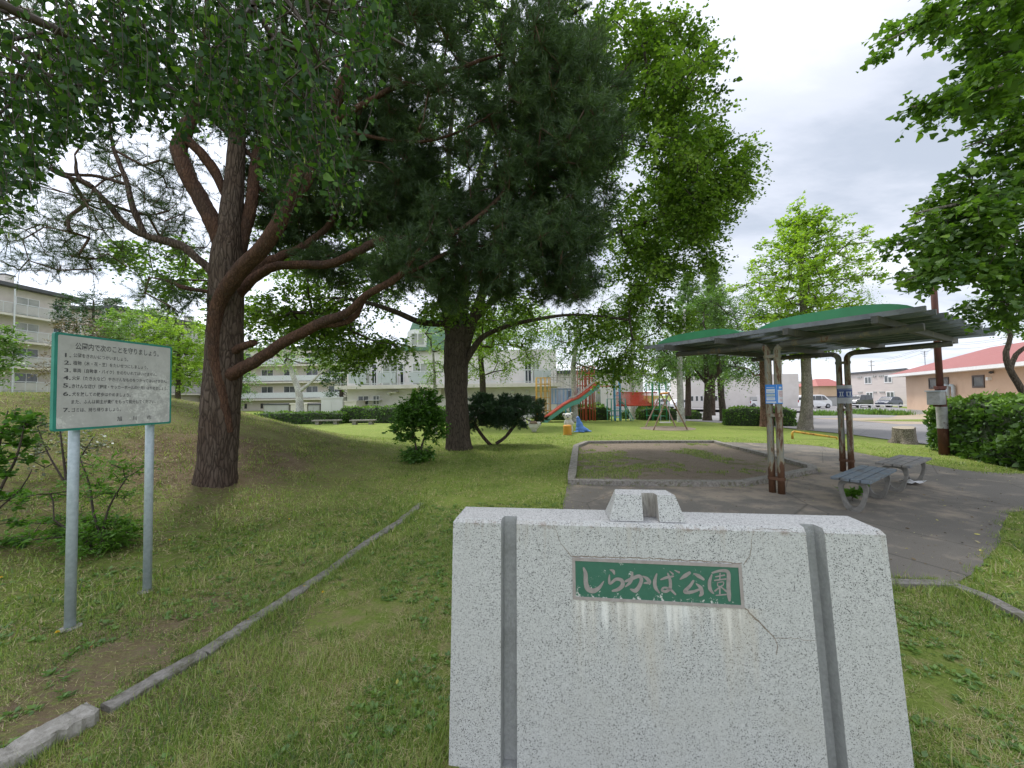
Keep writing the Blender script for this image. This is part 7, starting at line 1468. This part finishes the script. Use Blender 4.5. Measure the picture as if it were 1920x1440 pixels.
# utility poles, wires, antenna
M_pole2 = pm('concrete_pole', (.34, .33, .32), (.28, .27, .26), scale=3, bump=.1)
def upole(px_, pt, Yd, r, lab):
    b_ = P(px_, 740, Yd); t_ = P(px_, pt, Yd); b_[2] = ghs(b_[0], b_[1]) - .5; t_[0] = b_[0]; root = thing('utility_pole', b_, lab, 'pole', 'distant utility poles'); MB().tube([b_, t_], [r, r * .65], 10).build('pole', M_pole2, root, True)
    for k in (0, .9): MB().box(V(t_[0], t_[1], t_[2] - .4 - k), (1.5, .09, .09)).build('crossarm', M_pole2, root)
    return t_
T1 = upole(1636, 675, 90, .18, 'thin utility pole over the white flats at the right'); T2 = upole(1756, 640, 70, .16, 'utility pole rising behind the peach building roof'); T3 = upole(1895, 628, 60, .16, 'utility pole at the right edge over the red roof'); T4 = upole(120, 566, 40, .16, 'concrete utility pole before the flats at the left')
def wire(a, b, sag, lab, r=.018):
    q = [a + (b - a) * t + V(0, 0, -sag * 4 * t * (1 - t)) for t in np.linspace(0, 1, 14)]; tag(MB().tube(q, r, 4).build('overhead_wire', M_dgrey), lab, 'wire', 'overhead wires at the right')
for k, dz in enumerate((-.3, -.6, -1.3)):
    wire(T1 + V(0, 0, dz), T2 + V(0, 0, dz), .5, ('topmost', 'middle', 'lowest')[k] + ' overhead wire from the pole over the white flats towards the red roof'); wire(T2 + V(0, 0, dz), T3 + V(0, 0, dz), .4, ('topmost', 'middle', 'lowest')[k] + ' overhead wire between the two poles over the red roof')
ab = P(1735, 690, 46); an_ = MB(); an_.tube([V(ab[0], ab[1], 3.2), V(ab[0], ab[1], P(1735, 658, 46)[2])], .03, 6)
for k in range(4): an_.tube([V(ab[0] - .5 + .1 * k, ab[1], P(1735, 659 + k * 3.0, 46)[2]), V(ab[0] + .5 - .1 * k, ab[1], P(1735, 659 + k * 3.0, 46)[2])], .018, 5)
tag(an_.build('roof_antenna', M_dgrey), 'thin television antenna against the sky above the peach building', 'antenna')

# ================================================================== playground
def mt_(name, c, c2=None, dirt=None): return pm(name, c, c2, scale=4, rough=.5, bump=.1, dirt=dirt, dscale=4, dlo=.56, dhi=.7)
C_yel = mt_('play_yellow', (.62, .36, .06), None, (.45, .26, .08)); C_red = mt_('play_red', (.62, .10, .06), None, (.50, .15, .10)); C_brn = mt_('play_brown_red', (.42, .13, .08), None, (.32, .14, .09)); C_blu = mt_('play_blue', (.12, .40, .66), None, (.16, .34, .48)); C_grn = mt_('play_green', (.05, .30, .15), None, (.08, .24, .14)); C_teal = mt_('play_teal', (.12, .36, .29), None, (.16, .36, .30)); C_lil = mt_('play_lilac', (.34, .42, .58)); C_wht = mt_('play_white', (.60, .58, .56))
yp = 23.; zg = 0.0
def Q(px_, py_, dy=0.): return P(px_, py_, yp + dy)
prt = thing('climbing_frame', V(Q(1120, 740)[0], yp, 0), 'long colourful climbing frame with slide, towers and bridges on the far lawn', 'climbing frame')
def cage(name, xs, zs_px, dys, m, r=.030, ybase=797, top=None, rr=.018):
    mb = MB(); top = top or min(zs_px)
    for x in xs:
        for dy in dys: a = Q(x, top); mb.tube([V(a[0], yp + dy, -.05), V(a[0], yp + dy, a[2])], r, 6)
    for zp in zs_px:
        a = Q(xs[0], zp); b = Q(xs[-1], zp)
        for dy in dys: mb.tube([V(a[0], yp + dy, a[2]), V(b[0], yp + dy, b[2])], rr, 6)
        for x in xs: q = Q(x, zp); mb.tube([V(q[0], yp + dys[0], q[2]), V(q[0], yp + dys[-1], q[2])], rr, 6)
    return mb.build(name, m, prt, True)
cage('climbing_cage', (1006, 1014.5, 1023, 1031), (708, 720, 733, 745, 757, 770), (-.1, .8), C_yel)
cage('red_tower', (1087, 1097, 1111), (686, 698, 710, 723, 752, 766), (0, .9), C_brn, r=.03); cage('tower_rail', (1095, 1103, 1113.5), (688, 700, 706), (-.1, .7), C_red, r=.026)
cage('blue_tower', (1151, 1161), (690, 705, 742, 765, 783), (-.12, .15), C_blu, r=.036); cage('blue_ring', (1142, 1168), (748, 770), (-.5, .5), C_teal, r=.035)
cage('green_tower', (1221, 1234, 1247), (717.5, 731, 768, 780), (-.1, .9), C_grn, r=.036)
def fence_panel(name, a, b, t_, bt, m, n, dy, solid=0):
    mb = MB(); A = Q(a, t_, 0); B = Q(b, t_, 0); lo_ = Q(a, bt)[2]; lo2 = Q(b, bt)[2]
    for k in range(n + 1):
        x = A[0] + (B[0] - A[0]) * k / n; zt2 = A[2] + (B[2] - A[2]) * k / n; zl = lo_ + (lo2 - lo_) * k / n; mb.box(V(x, yp + dy, (zt2 + zl) / 2), (.032, .03, zt2 - zl))
    mb.tube([V(A[0], yp + dy, A[2]), V(B[0], yp + dy, B[2])], .035, 6); mb.tube([V(A[0], yp + dy, lo_), V(B[0], yp + dy, lo2)], .035, 6); return mb.build(name, m, prt)
fence_panel('bridge_rail', 1032, 1086, 729, 757, C_lil, 26, 0.0); fence_panel('bridge_rail', 1032, 1086, 729, 757, C_blu, 18, .8); fence_panel('bridge_rail', 1163, 1232, 736, 760, C_red, 30, 0.0); fence_panel('bridge_rail', 1163, 1232, 736, 760, C_red, 30, .8)
for a, b, z_, m_ in ((1032, 1088, 757, C_blu), (1112, 1152, 724, C_red), (1162, 1222, 761, C_red)): A = Q(a, z_); B = Q(b, z_); MB().box(V((A[0] + B[0]) / 2, yp + .4, A[2]), (B[0] - A[0], .8, .06)).build('deck', m_, prt)
for x in (1061, 1070): a = Q(x, 757); MB().tube([V(a[0], yp + .1, 0), V(a[0], yp + .1, a[2])], .045, 6).build('leg', C_blu, prt)
nt_ = MB()                                      # hanging white climbing bars between yellow and red
for x in (1037, 1043, 1049, 1055): nt_.tube([Q(x, 690), Q(x + 2, 730)], .02, 5)
nt_.tube([Q(1031, 708), Q(1085, 707)], .03, 6); nt_.tube([Q(1031, 711), Q(1050, 714), Q(1064, 722), Q(1086, 728)], .025, 6); nt_.build('climbing_bars', C_wht, prt)
# slide
def slide_pt(px_, py_, dy): return Q(px_, py_, dy)
pth = [(1116, 720), (1098, 734), (1078, 749), (1066, 753), (1052, 761), (1030, 777), (1013, 789)]; bed = MB(); sd_ = MB(); side_m = MB(); vs = []; 
for px_, py_ in pth: a = Q(px_, py_); vs += [V(a[0], yp - 1.15, a[2]), V(a[0], yp - .60, a[2])]
n = len(pth); bed.add(vs, [(2 * i, 2 * i + 1, 2 * i + 3, 2 * i + 2) for i in range(n - 1)]); bed.build('slide_bed', C_red, prt)
for dy in (-1.17, -.58):
    vs = []
    for px_, py_ in pth: a = Q(px_, py_); vs += [V(a[0], yp + dy, a[2] + .07), V(a[0], yp + dy, a[2] - .24), V(a[0], yp + dy + .03, a[2] - .24), V(a[0], yp + dy + .03, a[2] + .07)]
    MB().add(vs, [(4 * i + k, 4 * i + (k + 1) % 4, 4 * i + 4 + (k + 1) % 4, 4 * i + 4 + k) for i in range(n - 1) for k in range(4)] + [(0, 1, 2, 3), tuple(4 * n - 4 + k for k in (3, 2, 1, 0))]).build('slide_side', C_teal, prt)
    MB().tube([V(Q(px_, py_)[0], yp + dy, Q(px_, py_)[2] + .10) for px_, py_ in pth], .07, 6).build('slide_edge', C_red, prt, True)
    MB().tube([V(Q(a, b)[0], yp + dy, Q(a, b)[2]) for a, b in ((1112, 713), (1095, 727), (1074, 742), (1064, 746))], .022, 6).build('handrail', C_wht, prt, True)
la = MB()                                        # arched teal ladder at the foot of the blue tower
for dy in (-.4, .1):
    la.tube([V(Q(1160, 752)[0], yp + dy, Q(1160, 752)[2]), V(Q(1170, 760)[0], yp + dy, Q(1170, 760)[2]), V(Q(1178, 775)[0], yp + dy, Q(1178, 775)[2]), V(Q(1184, 797)[0], yp + dy, 0)], .03, 6)
for a, b in ((1165, 756), (1171, 762), (1175, 769), (1179, 778), (1182, 788)): q = Q(a, b); la.tube([V(q[0], yp - .4, q[2]), V(q[0], yp + .1, q[2])], .02, 5)
la.build('arched_ladder', C_teal, prt)
# swing frame
f1, f2, f3, f4 = G(1209, 801), G(1224, 807), G(1268, 801), G(1290, 806); 
apn = V((f2[0] + f4[0]) / 2 - .05, (f2[1] + f4[1]) / 2, 0); ha = 1.5 + (740.5 - 737) / FPX * apn[1] + .02; a1_ = P(1254, 737, apn[1]); a2__ = P(1239, 738, (f1[1] + f3[1]) / 2 + .6)
sw = thing('swing_frame', V(apn[0], apn[1], 0), 'small worn steel swing frame with splayed legs and a white seat', 'swing'); M_rusty = mt_('rusty_tube', (.20, .11, .08), (.30, .20, .15), (.42, .36, .30))
for f_, ap in ((f2, a1_), (f4, a1_), (f1, a2__), (f3, a2__)): MB().tube([f_ - V(0, 0, .05), ap], .03, 8).build('leg', M_rusty, sw)
MB().tube([a1_, a2__], .05, 10).build('top_bar', mt_('play_orange', (.60, .26, .05)), sw); sc_ = (a1_ + a2__) / 2; st_ = P(1247, 792, sc_[1]); s2_ = MB().box(V(sc_[0], sc_[1], st_[2]), (.46, .18, .04)).build('seat', C_wht, sw)
ch = MB(); [ch.tube([V(sc_[0] + dx, sc_[1], st_[2]), V(sc_[0] + dx, sc_[1], sc_[2] - .02)], .010, 5) for dx in (-.2, .2)]; ch.build('chain', M_galv, sw)
tag(MB().lathe(V(sc_[0], sc_[1] - .2, .008), [(1.15, -.004), (1.1, .004), (.2, .006)], 24).build('worn_patch', M_dirt), 'bare worn ground under the swing', 'ground', kind='structure')
# slab benches on the far lawn
for a, b, lab in ((591, 636, 'low slab bench on the far lawn before the hedge, left one'), (660, 702, 'low slab bench on the far lawn before the hedge, right one')):
    b0, b1_ = G(a, 796), G(b, 796); c_ = (b0 + b1_) / 2; Lb = np.linalg.norm(b1_ - b0); r_ = thing('slab_bench', c_, lab, 'bench', 'low slab benches on the far lawn'); MB().box(c_ + V(0, 0, .24), (Lb, .38, .07)).build('seat', M_conc, r_, bevel=.01)
    for s_ in (-.32, .32): MB().box(c_ + V(Lb * s_, 0, .095), (.22, .3, .22)).build('leg', M_conc, r_)
# ---- animal play sculptures: each body one smooth remeshed surface
def blob(name, parts, m, parent, vox=.02):
    bm = bmesh.new()
    for c, r_, rot in parts:
        bmesh.ops.create_icosphere(bm, subdivisions=3, radius=1, matrix=Matrix.Translation(Vector(c)) @ Matrix.Rotation(rot, 4, 'Y') @ Matrix.Diagonal(Vector((*r_, 1))))
    me = bpy.data.meshes.new(name); bm.to_mesh(me); bm.free(); o = link_mesh(name, me, m, parent, True); rm = o.modifiers.new('remesh', 'REMESH'); rm.mode = 'VOXEL'; rm.voxel_size = vox; rm.use_smooth_shade = True; sm = o.modifiers.new('smooth', 'SMOOTH'); sm.iterations = 4; return o
M_sw = pm('chipped_white', (.66, .64, .60), (.58, .56, .52), scale=6, rough=.6, bump=.1, dirt=(.35, .30, .25), dscale=5, dlo=.58, dhi=.7); M_sb = pm('sculpture_black', (.03, .03, .03), (.05, .05, .05), scale=6, bump=.1); M_sblue = pm('sculpture_blue', (.09, .22, .60), (.13, .28, .66), scale=5, rough=.45, bump=.1, dirt=(.30, .40, .62), dscale=3); M_sor = pm('sculpture_orange', (.68, .33, .04), (.60, .27, .03), scale=6, rough=.55, bump=.1, dirt=(.52, .24, .03), dscale=6); M_sgr = pm('sculpture_grey', (.30, .29, .27), (.22, .21, .20), scale=6, bump=.1)
s0_ = G(1068, 813); s0_ = V(s0_[0], s0_[1] + .25, 0); r_ = thing('animal_sculpture', s0_, 'white koala-like play sculpture standing behind an orange stump', 'sculpture', 'animal play sculptures on the lawn')
x, y, z = s0_; blob('body', [((x + .06, y, .16), (.12, .13, .18), 0), ((x - .06, y, .16), (.10, .12, .18), 0), ((x, y, .38), (.18, .17, .24), 0), ((x + .08, y - .1, .42), (.16, .08, .07), .4), ((x - .10, y - .1, .40), (.08, .09, .14), 0), ((x - .02, y - .02, .66), (.17, .16, .15), 0), ((x - .05, y - .15, .62), (.08, .06, .06), 0), ((x - .17, y, .72), (.07, .05, .08), 0), ((x + .13, y, .76), (.07, .05, .08), 0)], M_sw, r_)
for dx, zz2 in ((-.175, .72), (.135, .76)): MB().lathe(V(x + dx, y - .045, zz2), [(.001, -.05), (.045, -.03), (.05, 0), (.045, .03), (.001, .05)], 10).build('ear', M_sgr, r_, True)
MB().lathe(V(x - .05, y - .20, .645), [(.001, -.03), (.028, -.02), (.034, 0), (.028, .02), (.001, .03)], 10).build('nose', M_sb, r_, True)
for dx in (-.11, .03): MB().lathe(V(x + dx, y - .17, .70), [(.001, -.018), (.018, -.01), (.018, .01), (.001, .018)], 8).build('eye', M_sb, r_, True)
q = G(1065, 815); tag(MB().lathe(V(q[0] - .02, q[1] - .02, 0), [(.17, -.03), (.165, .02), (.15, .06), (.165, .10), (.15, .15), (.165, .20), (.15, .25), (.165, .30), (.155, .36), (.12, .372)], 20).build('log_stool', M_sor, None, True), 'orange painted log stool in front of the white koala sculpture', 'stool')
s1_ = G(1091, 811); x, y, z = V(s1_[0], s1_[1] + .2, 0); r_ = thing('seal_sculpture', V(x, y, 0), 'blue seal play sculpture with its head raised', 'sculpture', 'animal play sculptures on the lawn')
blob('body', [((x, y, .12), (.22, .18, .14), 0), ((x + .14, y, .10), (.20, .13, .09), .25), ((x - .05, y, .26), (.15, .13, .20), -.15), ((x - .09, y, .44), (.09, .09, .16), -.1), ((x - .115, y, .58), (.062, .065, .07), 0), ((x - .155, y - .03, .57), (.05, .035, .03), .2), ((x - .20, y - .14, .03), (.15, .06, .025), 0), ((x + .32, y - .03, .04), (.12, .10, .025), 0), ((x + .02, y - .2, .03), (.12, .05, .025), .1)], M_sblue, r_)
for dy in (-.065,): MB().lathe(V(x - .13, y + dy, .60), [(.001, -.016), (.015, -.008), (.015, .008), (.001, .016)], 8).build('eye', M_sb, r_, True)
s2_ = G(1003, 811); x, y, z = V(s2_[0], s2_[1] + .2, 0); r_ = thing('sheep_sculpture', V(x, y, 0), 'white rounded animal sculpture with a brown saddle right of the dark low pine', 'sculpture', 'animal play sculptures on the lawn')
blob('body', [((x - .02, y, .26), (.22, .16, .18), -.25), ((x + .14, y, .33), (.15, .13, .12), -.2), ((x - .02, y, .10), (.12, .11, .12), 0), ((x - .20, y, .36), (.08, .08, .14), .3), ((x - .24, y, .50), (.09, .07, .07), 0), ((x - .22, y - .07, .56), (.025, .02, .06), 0)], M_sw, r_); MB().lathe(V(x - .04, y, .42), [(.20, -.06), (.16, .0), (.10, .05), (.02, .06)], 14).build('saddle', pm('sculpture_brown', (.16, .10, .06), (.22, .15, .10), scale=6), r_, True); MB().lathe(V(x - .27, y - .065, .52), [(.001, -.016), (.014, -.008), (.014, .008), (.001, .016)], 8).build('eye', M_sb, r_, True)
s3_ = G(948, 806); x, y, z = V(s3_[0], s3_[1] + .2, 0); r_ = thing('panda_sculpture', V(x, y, 0), 'black and white panda-like sculpture behind the stems of the dark low pine', 'sculpture', 'animal play sculptures on the lawn')
blob('body', [((x, y, .20), (.19, .15, .16), 0), ((x - .17, y - .05, .28), (.12, .11, .11), 0), ((x - .1, y - .05, .06), (.06, .06, .10), 0), ((x + .1, y - .05, .06), (.06, .06, .10), 0)], M_sw, r_)
for c_ in (((x - .02, y, .24), (.12, .158, .15), 0),): blob('back_patch', [c_], M_sb, r_)
for dx in (-.24, -.10): MB().lathe(V(x + dx, y - .05, .39), [(.01, -.04), (.04, -.02), (.04, .02), (.01, .04)], 8).build('ear', M_sb, r_, True)
s4_ = G(984, 806); x, y, z = V(s4_[0], s4_[1] + .9, 0); r_ = thing('rabbit_sculpture', V(x, y, 0), 'white upright animal sculpture peeping through the dark low pine', 'sculpture', 'animal play sculptures on the lawn')
blob('body', [((x, y, .18), (.15, .14, .18), 0), ((x, y, .40), (.11, .10, .12), 0), ((x - .05, y, .56), (.03, .03, .11), -.15), ((x + .06, y, .56), (.03, .03, .11), .15)], M_sw, r_)

# ================================================================== small things on the grass and paving
M_fly = pm('dandelion_yellow', (.80, .55, .02), (.70, .45, .02), scale=50, bump=0); M_stem = pm('flower_stem', (.10, .18, .04), scale=20, bump=0)
fl = [(570, 1099, 'dandelion on the kerb nearest the second sign post'), (606, 1109, 'dandelion just right of the kerb'), (465, 1163, 'dandelion on the middle of the kerb line'), (107, 1185, 'dandelion at the foot of the left sign post'), (245, 1000, 'small yellow flower behind the sign posts'), (318, 1010, 'small yellow flower right of the sign posts'), (543, 970, 'small yellow flower on the slope grass'), (2, 1081, 'yellow flower at the very left edge')]
for px_, py_, lab in fl:
    g_ = G(px_, py_ + 6); r_ = thing('dandelion', g_, lab, 'flower', 'yellow flowers in the left lawn'); MB().tube([g_, g_ + V(.002, 0, .018)], .0015, 5).build('stem', M_stem, r_); mb = MB(); rr = np.random.default_rng(px_)
    for k in range(26):
        a = rr.uniform(0, 6.28); el = rr.uniform(.1, 1.4); d = V(math.cos(a) * math.cos(el), math.sin(a) * math.cos(el), math.sin(el)); s_ = V(-math.sin(a), math.cos(a), 0); b = g_ + V(0, 0, .016); L_ = .013; mb.add([b, b + d * L_ + s_ * .003, b + d * L_ - s_ * .003], [(0, 1, 2)])
    mb.build('petals', M_fly, r_)
M_lyel = pm('fallen_yellow', (.62, .58, .16), (.52, .46, .12), scale=60, bump=.2, bscale=300, bd=.001); M_lbrn = pm('fallen_orange', (.42, .20, .08), (.30, .14, .06), scale=60, bump=.2, bscale=300, bd=.001); M_lpal = pm('fallen_pale', (.55, .52, .30), (.46, .42, .24), scale=60, bump=.2, bscale=300, bd=.001)
fll = [(744, 1288, .034, M_lyel, 'pale yellow fallen leaf standing in the grass left of the monument'), (624, 1324, .016, M_lpal, 'tiny whitish leaf left of the monument'), (540, 1134, .022, M_lbrn, 'orange brown leaf leaning on the kerb'), (168, 1218, .024, M_lbrn, 'orange brown leaf below the left sign post'), (354, 1109, .030, M_lpal, 'pale narrow leaf right of the sign posts'), (441, 987, .030, M_lbrn, 'tan leaf on the grass under the pine'), (419, 1001, .030, M_lpal, 'pale leaf beside the tan leaf under the pine'), (570, 1170, .016, M_lpal, 'tiny pale leaf right of the kerb'), (671, 1010, .028, M_lbrn, 'orange leaf at the far end of the kerb'), (741, 1072, .020, M_lpal, 'small pale leaf on the lawn between kerb and monument'),
       (1697, 1030, .03, M_lyel, 'yellow leaf on the asphalt right of the monument'), (1826, 1003, .05, M_lyel, 'long pale leaf on the asphalt near the right lawn edge'), (1838, 1036, .035, M_lyel, 'second pale leaf nearer the right lawn edge'), (1770, 940, .04, M_lyel, 'pale leaf on the asphalt beyond the benches'), (1800, 915, .04, M_lpal, 'whitish scrap of leaf on the asphalt, farther right'), (1760, 978, .03, M_lyel, 'small yellow leaf in the middle of the right asphalt'), (1690, 940, .03, M_lpal, 'pale leaf beside the bluish bench'), (1555, 943, .03, M_lpal, 'pale leaf left of the bluish bench')]
for px_, py_, L_, m_, lab in fll:
    g_ = G(px_, py_); rr = np.random.default_rng(px_); a = rr.uniform(0, 6.28); d = V(math.cos(a), math.sin(a), rr.uniform(.0, .5)); s_ = V(-math.sin(a), math.cos(a), rr.uniform(-.3, .3)); b = g_ + V(0, 0, .012)
    if px_ == 744: d = V(.15, -.1, 1); s_ = V(.9, .1, 0)
    d = unit(d) * L_; s_ = unit(s_) * L_ * .5; mid_ = V(0, 0, .12 * L_)
    tag(MB().add([b, b + d * .3 + s_ * .42, b + d * .65 + s_ * .4, b + d, b + d * .65 - s_ * .4, b + d * .3 - s_ * .42, b + d * .35 - mid_, b + d * .68 - mid_], [(0, 6, 1), (1, 6, 7, 2), (2, 7, 3), (3, 7, 4), (4, 7, 6, 5), (5, 6, 0)]).build('fallen_leaf', m_), lab, 'leaf', 'fallen leaves')
